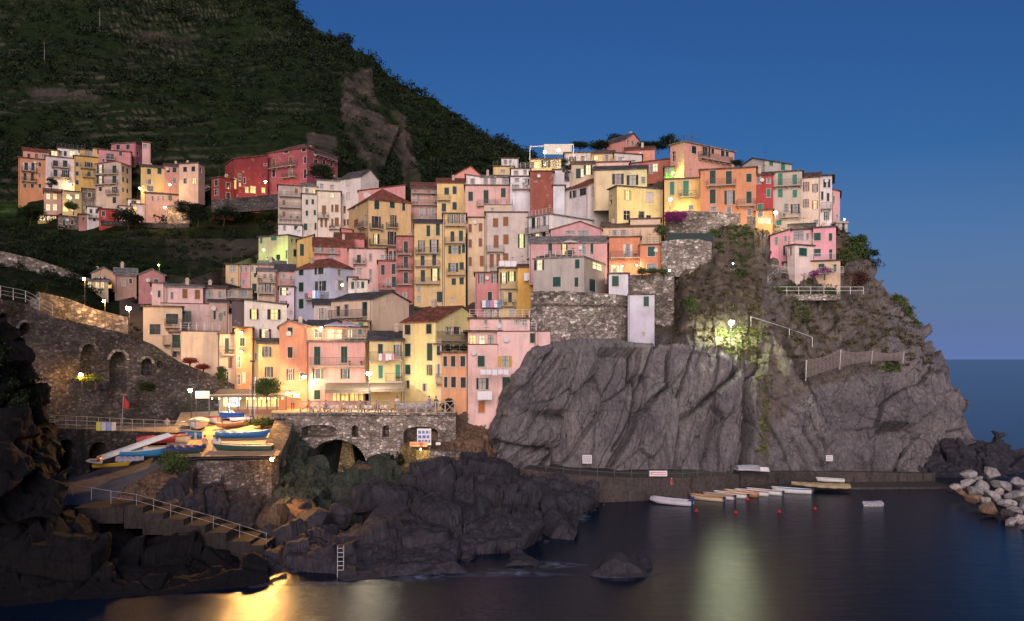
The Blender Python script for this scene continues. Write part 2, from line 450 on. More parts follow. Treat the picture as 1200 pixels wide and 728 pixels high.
    # --- windows
    for f, k, sc, u0, u1, o0, o1, z0, z1 in wl:
        O2, d2, ln = faces[f]; nin = Vector((-d2.y, d2.x))
        def bx3(m_, a0, a1, d0, d1, za, zb_):
            q = [O2+d2*a0+nin*d0, O2+d2*a1+nin*d0, O2+d2*a1+nin*d1, O2+d2*a0+nin*d1]
            m_.hexa([(p.x,p.y,za) for p in q]+[(p.x,p.y,zb_) for p in q])
        wb = MB(); e = .10
        if k == 'c' or k == 'o' or k == 'l': e = .07
        bx3(wb, o0-e, o0, -.03, .05, z0-e, z1+e); bx3(wb, o1, o1+e, -.03, .05, z0-e, z1+e)
        bx3(wb, o0, o1, -.03, .05, z1, z1+e); bx3(wb, o0-.1, o1+.1, -.08, .05, z0-.12, z0-.002)
        wo = wb.build('door' if k == 'd' else 'window', frame_white, root)
        if k != 'c' and k != 'd':
            pb = MB(); bx3(pb, o0+.001, o1-.001, .2, .24, z0+.001, z1-.001)
            lit = k in 'lq'
            pb.build('pane', (pane_lit if rng.random() < .6 else pane_lit2) if lit else (pane_curtain if rng.random() < .1 else pane_dark), wo)
            fb = MB(); cx = (o0+o1)/2
            bx3(fb, cx-.035, cx+.035, .14, .198, z0, z1)
            if (z1-z0) > 1.0: bx3(fb, o0+.002, cx-.037, .15, .197, z0+(z1-z0)*.62-.03, z0+(z1-z0)*.62+.03); bx3(fb, cx+.037, o1-.002, .15, .197, z0+(z1-z0)*.62-.03, z0+(z1-z0)*.62+.03)
            fb.build('glazing_bar', frame_dark if rng.random() < .8 else frame_white, wo)
        sm = plain('shutter_paint_'+sc, SH[sc], .6)
        if k == 'c':
            mid = (o0+o1)/2
            for a0, a1 in ((o0+.01, mid-.012), (mid+.012, o1-.01)):
                sb = MB(); bx3(sb, a0, a1, .05, .09, z0+.01, z1-.01)
                nl = max(3, int((z1-z0)/.28))
                for i in range(nl):
                    za = z0+.08+(z1-z0-.16)*i/nl; bx3(sb, a0+.05, a1-.05, .03, .0495, za, za+(z1-z0-.16)/nl*.55)
                sb.build('shutter', sm, wo)
        elif k in 'ol':
            for a0, a1 in ((u0, o0-e-.01), (o1+e+.01, u1)):
                if a1-a0 < .08: a0, a1 = (a0-.15, a1) if a0 < o0 else (a0, a1+.15)
                sw = (-.07-.25*rng.random()) if rng.random() < .4 else -.07
                sb = MB()
                if sw < -.08:   # a leaf standing half open
                    hin, fre = (a1, a0) if a0 < o0 else (a0, a1); fre = hin+(fre-hin)*.75
                    P_ = [O2+d2*hin+nin*-.035, O2+d2*fre+nin*(sw-.03), O2+d2*fre+nin*sw, O2+d2*hin+nin*-.005]
                    sb.hexa([(p.x,p.y,z0) for p in P_]+[(p.x,p.y,z1) for p in P_]); sb.build('shutter', sm, wo); continue
                bx3(sb, a0, a1, -.07, -.032, z0, z1); bx3(sb, a0+.05, a1-.05, -.085, -.0705, z0+.1, (z0+z1)/2-.05); bx3(sb, a0+.05, a1-.05, -.085, -.0705, (z0+z1)/2+.05, z1-.1)
                sb.build('shutter', sm, wo)
        elif k == 'd':
            pb = MB(); bx3(pb, o0+.002, o1-.002, .1, .15, z0, z1-.002); lf = pb.build('door_leaf', sm, wo)
            hb = MB(); bx3(hb, o1-.2, o1-.15, .07, .098, z0+(z1-z0)*.45, z0+(z1-z0)*.45+.12); hb.build('handle', frame_dark, lf)
    # --- balconies
    for bl in bal:
        x0, x1, y = bl[:3]; rmx = rail_white if len(bl) > 3 and 'w' in bl[3] else rail_mat
        f = 1 if (xm is not None and cv(reg, (x0+x1)/2, 0)[0] > xm) else 0
        p0 = cv(reg, x0, y); p1 = cv(reg, x1, y)
        a0, _ = locate(p0[0], p0[1], f); a1, _ = locate(p1[0], p1[1], f); _, z = locate((p0[0]+p1[0])/2, p0[1], f)
        ln = faces[f][2]; a0 = max(.02, a0); a1 = min(ln-.02, a1)
        if a1-a0 < .5 or z < .3: continue
        O2, d2, ln = faces[f]; nin = Vector((-d2.y, d2.x)); dp = .95
        def bx3(m_, a0_, a1_, d0, d1, za, zb_):
            q = [O2+d2*a0_+nin*d0, O2+d2*a1_+nin*d0, O2+d2*a1_+nin*d1, O2+d2*a0_+nin*d1]
            m_.hexa([(p.x,p.y,za) for p in q]+[(p.x,p.y,zb_) for p in q])
        sb = MB(); bx3(sb, a0, a1, -dp, -.002, z-.16, z)
        nbk = max(2, int((a1-a0)/1.3))
        for i in range(nbk):
            aa = a0+.15+(a1-a0-.4)*i/(nbk-1); bx3(sb, aa, aa+.12, -dp*.75, -.002, z-.42, z-.162)
        bo = sb.build('balcony', slab_mat, root)
        rb_ = MB(); nb = int((a1-a0)/.16)
        for i in range(nb+1):
            aa = a0+.03+(a1-a0-.06)*i/nb; bx3(rb_, aa-.012, aa+.012, -dp+.03, -dp+.055, z, z+.95)
        for aa in (a0+.02, a1-.045):
            for j in range(6): bx3(rb_, aa, aa+.024, -dp+.1+.14*j, -dp+.124+.14*j, z, z+.95)
            bx3(rb_, aa, aa+.03, -dp+.06, -.01, z+.951, z+1.0)
        bx3(rb_, a0, a1, -dp+.02, -dp+.06, z+.951, z+1.0)
        rb_.build('railing', rmx, bo)
        if rng.random() < .45:    # pot plants standing on the balcony count as its parts here
            pm = MB(); 
            for i in range(int(2+3*rng.random())):
                aa = a0+.25+(a1-a0-.5)*rng.random(); q = O2+d2*aa+nin*(-dp+.25)
                pm = MB(); pm.lathe([(.1,0),(.15,.25),(.13,.26)], (q.x,q.y,z+.002), 7)
                po = pm.build('flower_pot', plain('terracotta', (.35,.13,.07)), bo)
                leaves('pot_plant', [(q.x,q.y,z+.42)], [.26], 36, .07, leaf_pot, kind=None, parent=bo)
    if Hh > 6 and rng.random() < .6:      # rainwater pipe down one corner
        pp = MB(); xx = .18 if rng.random() < .5 else L-.18; pp.tube([(xx,-.09,.2),(xx,-.09,Hh-.3),(xx,-.2,Hh-.05)], .055, 5)
        pp.build('drainpipe', plain('drainpipe_metal', (.26,.2,.17), .5), root)
    if roof != 'none' and rng.random() < .38:
        am = MB(); xx = L*(.2+.6*rng.random()); yy = W*.35; z0 = Hh+.1; am.tube([(xx,yy,z0),(xx,yy,z0+2.2+rng.random())], .025, 4)
        zt_ = z0+2.1
        for k_ in range(4): am.tube([(xx-.35+.05*k_,yy-.3+.2*k_,zt_-.1),(xx+.35-.05*k_,yy-.3+.2*k_,zt_-.1)], .012, 3)
        am.tube([(xx,yy-.4,zt_-.1),(xx,yy+.4,zt_-.1)], .015, 3); am.build('antenna', frame_dark, root)
    if rng.random() < .22:
        dm = MB(); xx = L*(.15+.7*rng.random()); dm.lathe([(.34,.10),(.26,.03),(.05,0)], n=10); V_ = [(xx+v[0], -.32-v[2]*1.0, Hh-.9+v[1]) for v in dm.v]; dm.v = V_; dm.tube([(xx,-.3,Hh-.9),(xx,0,Hh-1.1)], .02, 4)
        dm.build('satellite_dish', plain('dish_white', (.55,.55,.55), .5), root)
    if rail:   # railing round a roof terrace
        h0 = Hh+.201 if roof == 'flat' else Hh+.121
        rb_ = MB(); h = 1.0; segs = [((0,0),(L,0)), ((L,0),(L,min(W,4)))]
        for (a, b_) in segs:
            a = Vector((a[0],a[1])); b_ = Vector((b_[0],b_[1])); ln = (b_-a).length; n = max(2, int(ln/.9)); d = (b_-a)/ln
            for i in range(n+1):
                q = a+d*ln*i/n; rb_.box(q.x-.03, q.x+.03, q.y-.03, q.y+.03, h0, h0+h)
            for zz in (.35, .65, .98): rb_.tube([(a.x,a.y,h0+zz), (b_.x,b_.y,h0+zz)], .022, 4)
        rb_.build('terrace_railing', rail_white if rail == 'w' else rail_mat, root)
    if extra: extra(root, L, W, Hh)
    return root, L, W, Hh
# ------------------------------------------------------------------ colours (real paint values)
ORANGE=(.56,.25,.12); SALMON=(.62,.29,.21); PINK=(.62,.37,.33); LPINK=(.68,.50,.45); MAGENTA=(.42,.14,.16); REDD=(.24,.04,.045); BRICK=(.30,.10,.07)
YEL=(.62,.43,.17); LYEL=(.66,.57,.30); CREAM=(.62,.50,.36); PCREAM=(.66,.58,.47); WHITE=(.68,.66,.64); LGREY=(.50,.46,.43); STONEC=(.36,.31,.27); LILAC=(.54,.50,.58)
BLUEG=(.42,.43,.54); ROSE=(.55,.25,.25); BEIGE=(.56,.44,.33); DKROSE=(.42,.19,.19); OCHRE=(.56,.36,.11)
UH='houses of the upper hamlet'
stone_house = stonewall('rubble_masonry', (.16,.13,.11), (.36,.31,.27), (.13,.11,.10), 2.4, .25)
# ---------------- far hamlet on the left (region A and left of B)
def row(ys, xs, w, h, t): return [(x, y, w, h, t) for y in ys for x in xs]
house('A',(140,300),195,245,SALMON,'low set-back orange top storey with arched windows above the leftmost block',win=[(175,222,16,26,'p'),(222,222,16,26,'p'),(265,222,14,22,'p')],group=UH,roof='gu',yr=180,rc='red',dd=2)
house('A',(112,278),240,435,ORANGE,'leftmost orange four-storey block of the upper hamlet',win=[(160,288,44,48,'ow'),(201,288,40,48,'ow'),(243,275,16,24,'p'),(152,350,18,48,'ck'),(197,350,18,48,'ck'),(243,342,16,24,'p'),(152,405,18,24,'p'),(197,405,18,24,'p'),(243,405,16,24,'p')],bal=[(128,222,315),(128,218,378)],group=UH)
house('A',(350,520),182,235,WHITE,'white penthouse with lit yellow openings above the upper hamlet',win=[(440,207,30,30,'q'),(398,208,16,28,'p'),(420,208,12,28,'p'),(370,208,18,28,'p')],group=UH,dd=3,rail='d')
house('A',(300,356),190,235,YEL,'small lit yellow rooftop room between the orange and white blocks',win=[(330,206,34,30,'q')],group=UH,dd=3,chim=0)
house('A',(278,452),232,425,(.62,.52,.52),'pale pink-white block with three rows of green shutters in the upper hamlet',win=[(338,270,30,38,'ck'),(397,270,26,38,'ck'),(338,328,24,42,'ck'),(400,332,44,44,'ok'),(338,385,16,34,'p')],bal=[(312,420,292),(308,420,354)],group=UH)
house('A',(485,600),190,240,OCHRE,'ochre set-back top floor with a deep dark loggia',win=[(540,214,44,36,'p')],group=UH,dd=1.5,bal=[(490,598,238)])
house('A',(452,600),228,440,OCHRE,'ochre yellow block with balconies beside the pale pink-white block',win=[(470,274,18,26,'p'),(540,277,46,30,'ok'),(470,330,18,26,'ct'),(542,334,20,32,'ct'),(470,384,18,28,'p')],bal=[(486,598,298),(500,590,352)],group=UH)
house('A',(565,650),182,240,YEL,'small yellow house with two narrow windows below the magenta house',win=[(612,208,14,22,'p'),(630,208,14,22,'p')],group=UH,dd=1)
house('A',(866,918),142,195,PINK,'small pale pink wing at the right of the magenta house',win=[(882,162,22,22,'p')],group=UH,dd=4)
house('A',(678,826,868),143,300,MAGENTA,'tall magenta house at the top of the upper hamlet',win=[(720,170,22,30,'p'),(780,168,22,30,'p'),(736,210,20,24,'ck'),(840,212,12,28,'p'),(842,270,12,26,'p')],group=UH,D=222)
house('A',(600,800),192,300,ROSE,'rose red house with a green awning in front of the magenta house',win=[(671,226,44,34,'pt'),(735,210,18,24,'p'),(630,250,14,20,'p')],group=UH,dd=-1,bal=[(645,700,246)])
house('A',(582,738,802),266,520,(.50,.38,.32),'big pinkish grey corner house in the middle of the upper hamlet',win=[(612,300,40,54,'lk'),(697,305,24,48,'cg'),(612,370,40,50,'lk'),(697,368,24,46,'cg'),(612,425,18,24,'p'),(700,432,32,40,'ok'),(697,492,22,38,'ck'),(750,303,12,34,'cg'),(776,315,12,34,'cg'),(750,367,12,30,'cg'),(776,375,12,30,'cg'),(750,430,12,28,'cg'),(776,436,12,26,'cg')],bal=[(584,722,335),(584,722,396),(655,728,456)],roof='gv',yr=256,rx=.8,group=UH,rc='red')
house('A',(502,582),425,522,stone_house and (.3,.3,.3),'rough stone annex left of the pinkish grey corner house',win=[(545,460,18,28,'p')],mat=stone_house,group=UH,dd=1)
house('A',(268,380),445,572,(.50,.30,.26),'small rose house with four glowing yellow windows',win=[(293,470,20,34,'q'),(335,470,20,34,'q'),(293,536,22,38,'q'),(335,536,22,38,'q')],group=UH,rc='edge',roof='gu',yr=425)
house('A',(380,498),440,562,(.40,.30,.17),'lamplit stone house with a glowing terrace door in the upper hamlet',win=[(400,540,30,40,'q'),(440,540,24,36,'q'),(470,470,22,28,'q'),(415,470,22,28,'q')],mat=None,group=UH,dd=1)
house('A',(230,346),585,622,YEL,'low glowing yellow lean-to at the bottom left of the upper hamlet',win=[(258,604,34,24,'q'),(302,600,30,26,'q'),(332,600,16,26,'q')],group=UH,dd=-1,ext=1)
house('A',(530,612),535,628,WHITE,'white house with a white balustrade left of the small red house',win=[(555,560,14,26,'p'),(590,560,14,26,'p'),(575,608,14,24,'p')],bal=[(536,606,600,'w')],group=UH,rail='w')
house('A',(603,713),548,645,(.36,.05,.04),'small bright red house with one pale window',win=[(630,574,20,30,'p')],group=UH,dd=-.5)
house('A',(352,480),592,660,(.3,.3,.3),'low stone house with two doors under the lamplit terrace',win=[(390,632,16,38,'ct'),(440,626,16,30,'p')],mat=stone_house,group=UH,dd=-1)
house('A',(480,536),580,640,(.48,.22,.19),'tiny pink house left of the small red house, on the hamlet edge',win=[(508,606,12,20,'p')],group=UH,dd=-1)
house('A',(725,802),530,590,LPINK,'small pale pink house with a flat roof right of the small red house',win=[(740,552,14,22,'p'),(772,552,14,22,'p')],group=UH)
house('A',(780,858),490,520,WHITE,'low white terrace room above the pale houses of the upper hamlet',win=[(815,505,30,20,'p')],group=UH,dd=2)
house('A',(800,962),520,588,(.60,.50,.50),'long low white house with a lit door in the upper hamlet',win=[(822,556,20,48,'q'),(880,546,18,26,'p'),(930,549,30,26,'ok')],group=UH)
house('A',(858,1000),292,455,YEL,'golden yellow row house with lamplit ground floor',win=[(908,318,24,34,'cg'),(972,315,24,34,'cg'),(912,380,42,26,'ow'),(915,422,36,32,'p'),(872,420,18,36,'q')],group=UH,roof='gu',yr=280,rc='edge')
house('A',(1000,1094),285,455,SALMON,'salmon row house between the golden and the peach row houses',win=[(1063,308,24,30,'cg'),(1025,310,18,28,'cg'),(1063,375,20,30,'p')],group=UH,roof='gu',yr=272)
house('B',(50,168,208),215,345,(.62,.40,.31),'peach row house at the right end of the upper hamlet row',win=[(88,253,22,30,'ck'),(138,250,22,30,'ck'),(88,324,18,30,'p'),(142,322,22,36,'q'),(182,260,14,30,'p')],group=UH,D=206)
house('A',(880,1120),455,532,(.56,.33,.27),'low pink house with a long eave and three small windows',win=[(930,483,12,30,'p'),(965,483,12,30,'p'),(994,481,12,30,'p'),(1035,479,24,30,'ok'),(1090,495,14,24,'p')],group=UH,roof='gu',yr=440,rc='edge')
house('B',(130,250),345,435,(.60,.48,.27),'small pale yellow house left of the dark red house',win=[(165,405,18,30,'p'),(195,380,16,24,'p')],group=UH)
house('B',(116,212),438,502,CREAM,'lowest pale yellow house beside the stone retaining wall',win=[(145,464,14,24,'p'),(180,462,14,20,'p')],group=UH)
# ---------------- dark red complex
house('B',(248,300,385),300,432,REDD,'dark red flat-roofed wing with white-framed windows',win=[(278,335,20,36,'p'),(278,392,20,36,'p'),(350,352,24,34,'p'),(350,412,24,34,'p')],D=196,phi=35)
house('B',(385,592),205,400,REDD,'long dark red middle wing with arched lamplit doorways',win=[(420,300,14,40,'p'),(450,320,12,36,'p'),(392,340,16,60,'q'),(422,345,10,20,'q'),(465,378,18,34,'q'),(502,376,30,40,'q'),(522,352,20,14,'q'),(566,380,20,30,'q'),(576,215,14,30,'p')],roof='sr',yr=165,D=203,rc='rust',th=18)
house('B',(590,830,1018),120,365,(.33,.085,.10),'largest magenta red building with a corner tower below the hillside',win=[(703,140,26,28,'p'),(812,130,26,28,'p'),(887,140,26,40,'cg'),(940,145,22,34,'cg'),(984,156,18,30,'cg'),(732,200,24,46,'cb'),(822,195,20,42,'p'),(885,205,22,24,'p'),(935,210,18,26,'p'),(980,220,16,26,'p'),(628,210,20,42,'cb'),(628,277,20,42,'p'),(730,273,22,50,'p'),(822,280,22,56,'p'),(565,345,20,26,'q'),(930,280,20,40,'p')],bal=[(596,776,240),(690,774,302),(872,1000,182)],roof='hip',yr=98,rc='rust',D=202,chim=2,rail=None)
# ---------------- upper middle left (B/C)
house('B',(655,800),352,592,(.44,.36,.31),'grey-brown house covered with a lattice of scaffolding',win=[(690,392,18,28,'cw'),(765,385,18,32,'cb'),(690,455,18,30,'cb'),(765,455,18,32,'cw'),(765,525,18,32,'cw'),(690,525,18,30,'cb')],bal=[(660,796,418),(660,796,486),(660,796,556)],D=192)
house('B',(655,800),592,645,WHITE,'white lower house with a terrace balustrade under the scaffolded house',win=[(693,610,16,26,'p'),(763,606,20,28,'cg')],dd=-3,D=189,rail='w')
house('B',(800,892),356,405,PCREAM,'cream set-back attic storey with a glowing yellow opening',win=[(880,388,20,28,'q'),(830,385,20,30,'p')],D=192,roof='gu',yr=340,rc='grey')
house('B',(800,892),405,655,(.56,.52,.46),'narrow grey-cream house with green shutters right of the scaffolded house',win=[(830,452,14,30,'cg'),(866,450,14,30,'cg'),(830,520,14,30,'cg'),(878,516,12,30,'cg'),(822,603,20,40,'cg'),(884,600,14,42,'cg')],D=188)
house('B',(890,1036),320,385,(.60,.54,.46),'cream attic with a grey tiled roof and lit terrace',win=[(983,360,20,24,'p'),(920,355,18,26,'p')],D=193,roof='gu',yr=305,rc='grey')
house('B',(890,1036),388,645,PCREAM,'cream house with brown shutters and a lit top window',win=[(983,410,20,28,'q'),(935,500,24,52,'cb'),(985,490,12,44,'cb'),(1012,490,22,44,'cb'),(920,580,14,46,'cb'),(946,580,14,46,'cb'),(985,577,12,46,'cb'),(1012,573,24,52,'cb')],bal=[(893,962,548),(965,1032,616)],D=186)
house('C',(-5,118,228),294,620,(.64,.58,.54),'tall off-white gabled house with a slate roof below the rock scarp',win=[(42,330,22,42,'cw'),(42,415,22,42,'cw'),(20,497,14,42,'cb'),(20,577,14,40,'cb'),(40,577,14,40,'cb')],roof='gu',yr=256,rc='slate',D=186,chim=0)
house('C',(105,390),390,435,ROSE,'pink set-back penthouse with a sloping roof above the golden corner house',win=[(150,408,24,36,'cw'),(250,410,24,30,'p')],roof='sr',yr=348,rc='red',D=186,chim=1)
house('C',(30,165,425),436,722,(.62,.42,.20),'golden corner house with a tiled eave and a lit balcony door',win=[(75,475,16,40,'cb'),(100,473,18,38,'ow'),(90,582,26,46,'cb'),(148,560,12,60,'p'),(216,470,30,50,'cg'),(310,463,30,50,'cg'),(380,480,18,50,'p'),(214,575,56,72,'ok'),(315,568,40,72,'ok'),(210,678,40,66,'lk'),(308,672,52,80,'ok')],bal=[(168,248,616),(270,338,609),(168,335,713),(120,160,606)],roof='hip',yr=385,rc='red',D=176,phi=62,chim=2)
house('C',(425,583),368,560,(.47,.29,.25),'brown-pink house with long shadowed terraces and a red roof',win=[(470,428,22,40,'p'),(560,398,22,44,'p'),(488,516,18,60,'p'),(558,512,18,58,'p'),(520,516,18,50,'p')],bal=[(428,580,470),(428,580,400),(428,580,556)],roof='gu',yr=335,rc='rust',D=184)
house('C',(583,755),335,548,(.66,.47,.20),'yellow house with a bright laundry balcony under a red pent roof',win=[(642,385,28,42,'cg'),(690,380,24,46,'cg'),(625,485,26,50,'cg'),(690,476,26,46,'cg')],bal=[(585,662,441)],roof='su',yr=310,rc='red',D=176)
house('C',(690,852),290,330,(.60,.26,.22),'salmon gabled house half hidden behind the middle rooftops',roof='gv',yr=236,rc='red',D=186,rx=.6)
house('C',(925,1052),236,300,(.60,.46,.20),'yellow hillside house with a flat roof behind the pink shuttered house',win=[(985,264,26,18,'p')],D=190,rail='d')
house('C',(975,1078),188,235,WHITE,'small white house standing highest on the ridge side',win=[(1000,208,18,24,'p'),(1030,206,12,18,'p')],D=198)
house('C',(760,850),300,352,WHITE,'white terrace room with a slanted parapet wall over the pink shuttered house',win=[(800,328,24,34,'p')],roof='sl',yr=285,D=172)
house('C',(850,1035),300,352,(.60,.52,.48),'greenish glazed attic over the pink shuttered house',win=[(880,326,24,36,'p'),(925,326,34,40,'p'),(1000,322,40,40,'p')],D=172,roof='su',yr=290,rc='grey')
house('C',(755,1036),352,506,PINK,'wide pink house with three tall green shuttered openings',win=[(788,417,28,56,'cg'),(882,420,30,82,'cg'),(987,395,28,56,'cg')],bal=[(826,956,475)],D=167)
house('D',(-10,112),350,520,(.62,.60,.64),'white terraced house left of the rust red facade',win=[(85,380,42,36,'ok'),(22,412,40,26,'p'),(30,370,24,20,'p')],bal=[(0,110,425,'w')],D=164)
house('D',(-5,110),302,350,WHITE,'upper white storey behind the white terraced house',win=[(25,326,26,24,'p'),(80,322,20,24,'p')],D=168,rail='w')
house('C',(770,880),548,1020,(.60,.45,.29),'narrow beige tower house with four rows of brown shutters',win=[(785,612,20,50,'cb'),(848,606,22,50,'cb'),(785,705,20,50,'cb'),(848,698,22,50,'cb'),(785,815,20,54,'cb'),(856,812,24,64,'cb')],D=157,dd=.5)
house('C',(870,1042),470,520,(.52,.42,.32),'beige roof terrace room over the broad grey house',roof='parapet',D=160,win=[(920,500,20,24,'p')],rail='d')
house('C',(880,1136),516,870,(.52,.45,.41),'broad grey house with brown shutters and a corner balcony',win=[(940,578,32,54,'cb'),(1002,570,32,56,'cb'),(943,692,30,76,'cb'),(1003,680,32,60,'cb'),(1098,688,44,84,'lg'),(916,810,26,80,'cb'),(956,806,22,74,'cb'),(1002,786,32,44,'cb')],bal=[(883,992,753),(882,990,870)],D=156)
# ---------------- tower houses in the centre (H)
house('H',(333,443),90,480,(.42,.15,.14),'narrow dark red tower house with four balconies',win=[(393,153,26,68,'cg'),(393,247,26,68,'cg'),(393,342,26,68,'cg'),(387,450,22,40,'p')],bal=[(338,430,198),(338,430,290),(338,430,382)],D=158)
house('H',(445,622),8,492,(.62,.45,.20),'yellow tower house with three long balconies right of the dark red tower',win=[(530,55,22,66,'cg'),(588,48,24,72,'cg'),(488,150,42,74,'og'),(565,148,60,78,'og'),(495,240,24,68,'cg'),(566,235,24,68,'cg'),(497,330,26,72,'cg'),(570,322,56,74,'lg'),(473,410,18,30,'p'),(473,470,22,34,'p'),(602,458,40,64,'cg')],bal=[(448,600,192),(448,600,270),(448,600,376)],D=156,roof='gu',yr=-12,rc='slate')
house('H',(622,758),-48,492,(.64,.44,.18),'taller golden tower house with an awning on its top balcony',win=[(664,-18,34,52,'og'),(705,-18,34,52,'og'),(740,-18,20,50,'p'),(677,90,24,62,'cg'),(729,86,24,64,'cg'),(692,170,80,50,'og'),(745,165,20,50,'cg'),(682,278,60,54,'og'),(733,270,26,46,'cg'),(685,365,26,40,'cg'),(733,360,26,42,'cg'),(677,475,18,28,'p')],bal=[(630,756,130),(630,756,25),(640,754,322)],D=155,dd=.6)
house('H',(225,338),240,415,(.50,.20,.19),'rose red house with a roof terrace left of the dark red tower',win=[(253,293,22,62,'cg'),(318,288,24,62,'cg'),(210,372,20,60,'cg'),(320,366,24,64,'cg'),(285,370,20,40,'p')],bal=[(228,336,410)],D=158,rail='w')
house('H',(285,338),160,240,(.46,.18,.17),'small rose red upper room with two tall dark shutters',win=[(300,207,20,60,'cg'),(327,205,16,60,'cg')],D=161)
house('H',(45,275),165,425,(.64,.43,.39),'light pink terraced house below the rose gable',win=[(107,228,24,52,'cg'),(178,218,18,46,'p'),(107,300,22,32,'p'),(178,310,16,40,'p'),(178,352,16,26,'p'),(250,215,20,20,'p')],bal=[(70,150,256)],D=163)
house('H',(-40,140),100,260,(.56,.20,.21),'rose gabled house with a red roof above the light pink terraces',win=[(8,130,24,20,'p')],roof='gu',yr=70,rc='red',D=171)
house('I',(1040,1108),50,120,(.58,.19,.17),'small raspberry house under the golden corner house',roof='sl',yr=40,rc='red',D=175,win=[])
house('I',(870,1108),150,262,(.58,.26,.24),'coral pink house with a wide balcony under a red roof',win=[(893,170,24,40,'p'),(925,168,20,40,'p'),(985,172,24,32,'p'),(985,216,26,30,'p'),(1080,125,14,20,'p')],bal=[(864,1026,192)],roof='gu',yr=100,rc='red',D=166)
house('I',(770,872),115,252,OCHRE,'ochre house with one tall dark shutter under a slate roof',win=[(800,172,24,72,'cg')],roof='sr',yr=78,rc='slate',D=172)
house('I',(536,715,800),82,242,(.58,.58,.30),'pale yellow-green house lit green by a street lamp',win=[(552,112,14,38,'cG'),(629,92,34,44,'cG'),(655,216,24,30,'p'),(660,130,1,1,'p'),(712,198,20,46,'p'),(758,190,20,44,'cg'),(740,115,14,20,'p')],D=172,phi=25)
house('I',(535,700),262,300,(.56,.27,.24),'low pink roof storey beneath the green-lit house',roof='su',yr=240,rc='grey',D=160,win=[(600,280,18,24,'p')])
house('I',(335,420),262,412,(.64,.46,.24),'small yellow row house at the left edge above the seafront houses',win=[(366,287,14,34,'p'),(387,287,14,34,'p'),(375,362,20,36,'p')],D=160)
house('I',(420,480),262,412,(.60,.30,.30),'small pink row house between two yellow neighbours',win=[(432,290,14,36,'p'),(460,289,14,34,'p'),(443,370,20,34,'p')],D=160)
house('I',(480,532),262,420,(.58,.52,.32),'small cream row house with small attic windows',win=[(496,285,18,30,'p'),(515,325,14,24,'cg'),(510,400,26,46,'cg')],D=160)
house('I',(528,642),300,505,(.60,.45,.32),'beige house with an arched shaded balcony',win=[(573,332,18,26,'p'),(610,330,18,26,'p'),(560,405,16,50,'p'),(592,402,34,48,'ok')],bal=[(528,640,368),(532,625,436)],D=150,roof='gu',yr=285,rc='grey')
house('I',(640,756),300,412,(.58,.34,.30),'pinkish house under a broad grey roof beside the blue house',win=[(690,330,22,26,'p'),(705,352,18,26,'p'),(735,345,16,26,'p')],bal=[(668,752,385)],D=152,roof='gu',yr=262,rc='slate')
house('I',(662,752),398,570,(.64,.50,.53),'pale pink narrow house with one bright yellow window',win=[(690,425,50,46,'lg'),(688,500,40,36,'ok'),(733,553,14,22,'p')],D=146)
house('I',(755,965,1112),272,580,(.44,.45,.56),'large blue-grey house with a red hipped roof',win=[(795,302,30,48,'cg'),(905,297,52,46,'og'),(795,398,30,56,'cg'),(915,392,64,60,'og'),(795,500,30,58,'cg'),(1037,388,70,60,'ow'),(1030,310,24,36,'p')],bal=[(842,972,470)],roof='hip',yr=226,rc='red',D=142,phi=38,chim=1)
house('H',(78,162),355,430,(.50,.42,.34),'small grey-cream house right of the blue-grey house',win=[(100,385,20,40,'p'),(130,385,18,40,'cg')],D=140)
house('H',(42,95),340,425,(.52,.44,.40),'slim cream wall with a dark door beside the blue-grey house',win=[(72,388,24,44,'cg')],D=139,dd=.8)
# ---------------- middle left (I, J, L)
house('J',(845,1005),325,475,(.44,.20,.20),'old pink gabled house standing alone left of the village',win=[(952,370,24,40,'p'),(928,434,16,18,'q')],roof='gv',yr=290,rc='grey',rx=.5,D=142,group='houses left of the village')
house('J',(700,832),325,470,(.36,.23,.18),'old brown house with a grey roof beside the lone pink gabled house',win=[(752,370,20,40,'p'),(796,362,16,30,'p')],roof='gu',yr=285,rc='grey',D=144,group='houses left of the village')
house('J',(560,702),315,400,(.50,.34,.22),'lamplit beige gabled house above the orange street lamps',win=[(670,392,18,30,'q')],roof='gv',yr=278,rc='grey',D=147,group='houses left of the village')
house('J',(530,660),362,440,(.50,.42,.28),'small lit shed-like house between the beige gable and the road',win=[(546,380,14,34,'q'),(592,384,18,36,'q'),(625,384,14,34,'q')],D=140,group='houses left of the village',roof='su',yr=350,rc='grey')
house('I',(-115,-34),375,520,(.58,.42,.42),'pink side block at the left end of the seafront terrace houses',win=[(-70,440,16,40,'p')],D=126,dd=1)
house('I',(-32,197),398,505,(.68,.46,.45),'low pink house with brown shutters above the beige apartment house',win=[(87,438,30,56,'cb'),(163,443,30,56,'cb'),(8,450,14,40,'p')],D=125,roof='gu',yr=385,rc='grey')
house('I',(197,338),405,485,(.46,.34,.28),'brown house with a green door beneath a flat eave',win=[(205,428,14,40,'cg'),(236,440,44,42,'p'),(300,445,24,40,'p')],roof='gu',yr=392,rc='edge',D=128)
house('I',(336,500),412,480,(.52,.40,.30),'beige house with a long shaded loggia and flower pots',win=[(360,436,50,36,'p'),(440,436,50,36,'p')],bal=[(336,500,462)],D=130)
house('I',(-60,240),500,640,(.60,.43,.40),'pinkish beige apartment house with a yellow screen on its terrace',win=[(20,590,60,90,'p'),(100,590,52,90,'p')],D=120,roof='parapet')
house('I',(235,352),490,640,(.48,.34,.28),'brown-pink house with an outside stair beside the yellow-screen terrace',win=[(268,570,14,50,'cg'),(305,580,26,50,'p'),(330,560,16,30,'p')],D=121,roof='su',yr=478,rc='slate')
house('I',(352,470),565,720,(.60,.46,.38),'blank cream block left of the orange tower',win=[(380,700,14,40,'p')],D=118,roof='parapet')
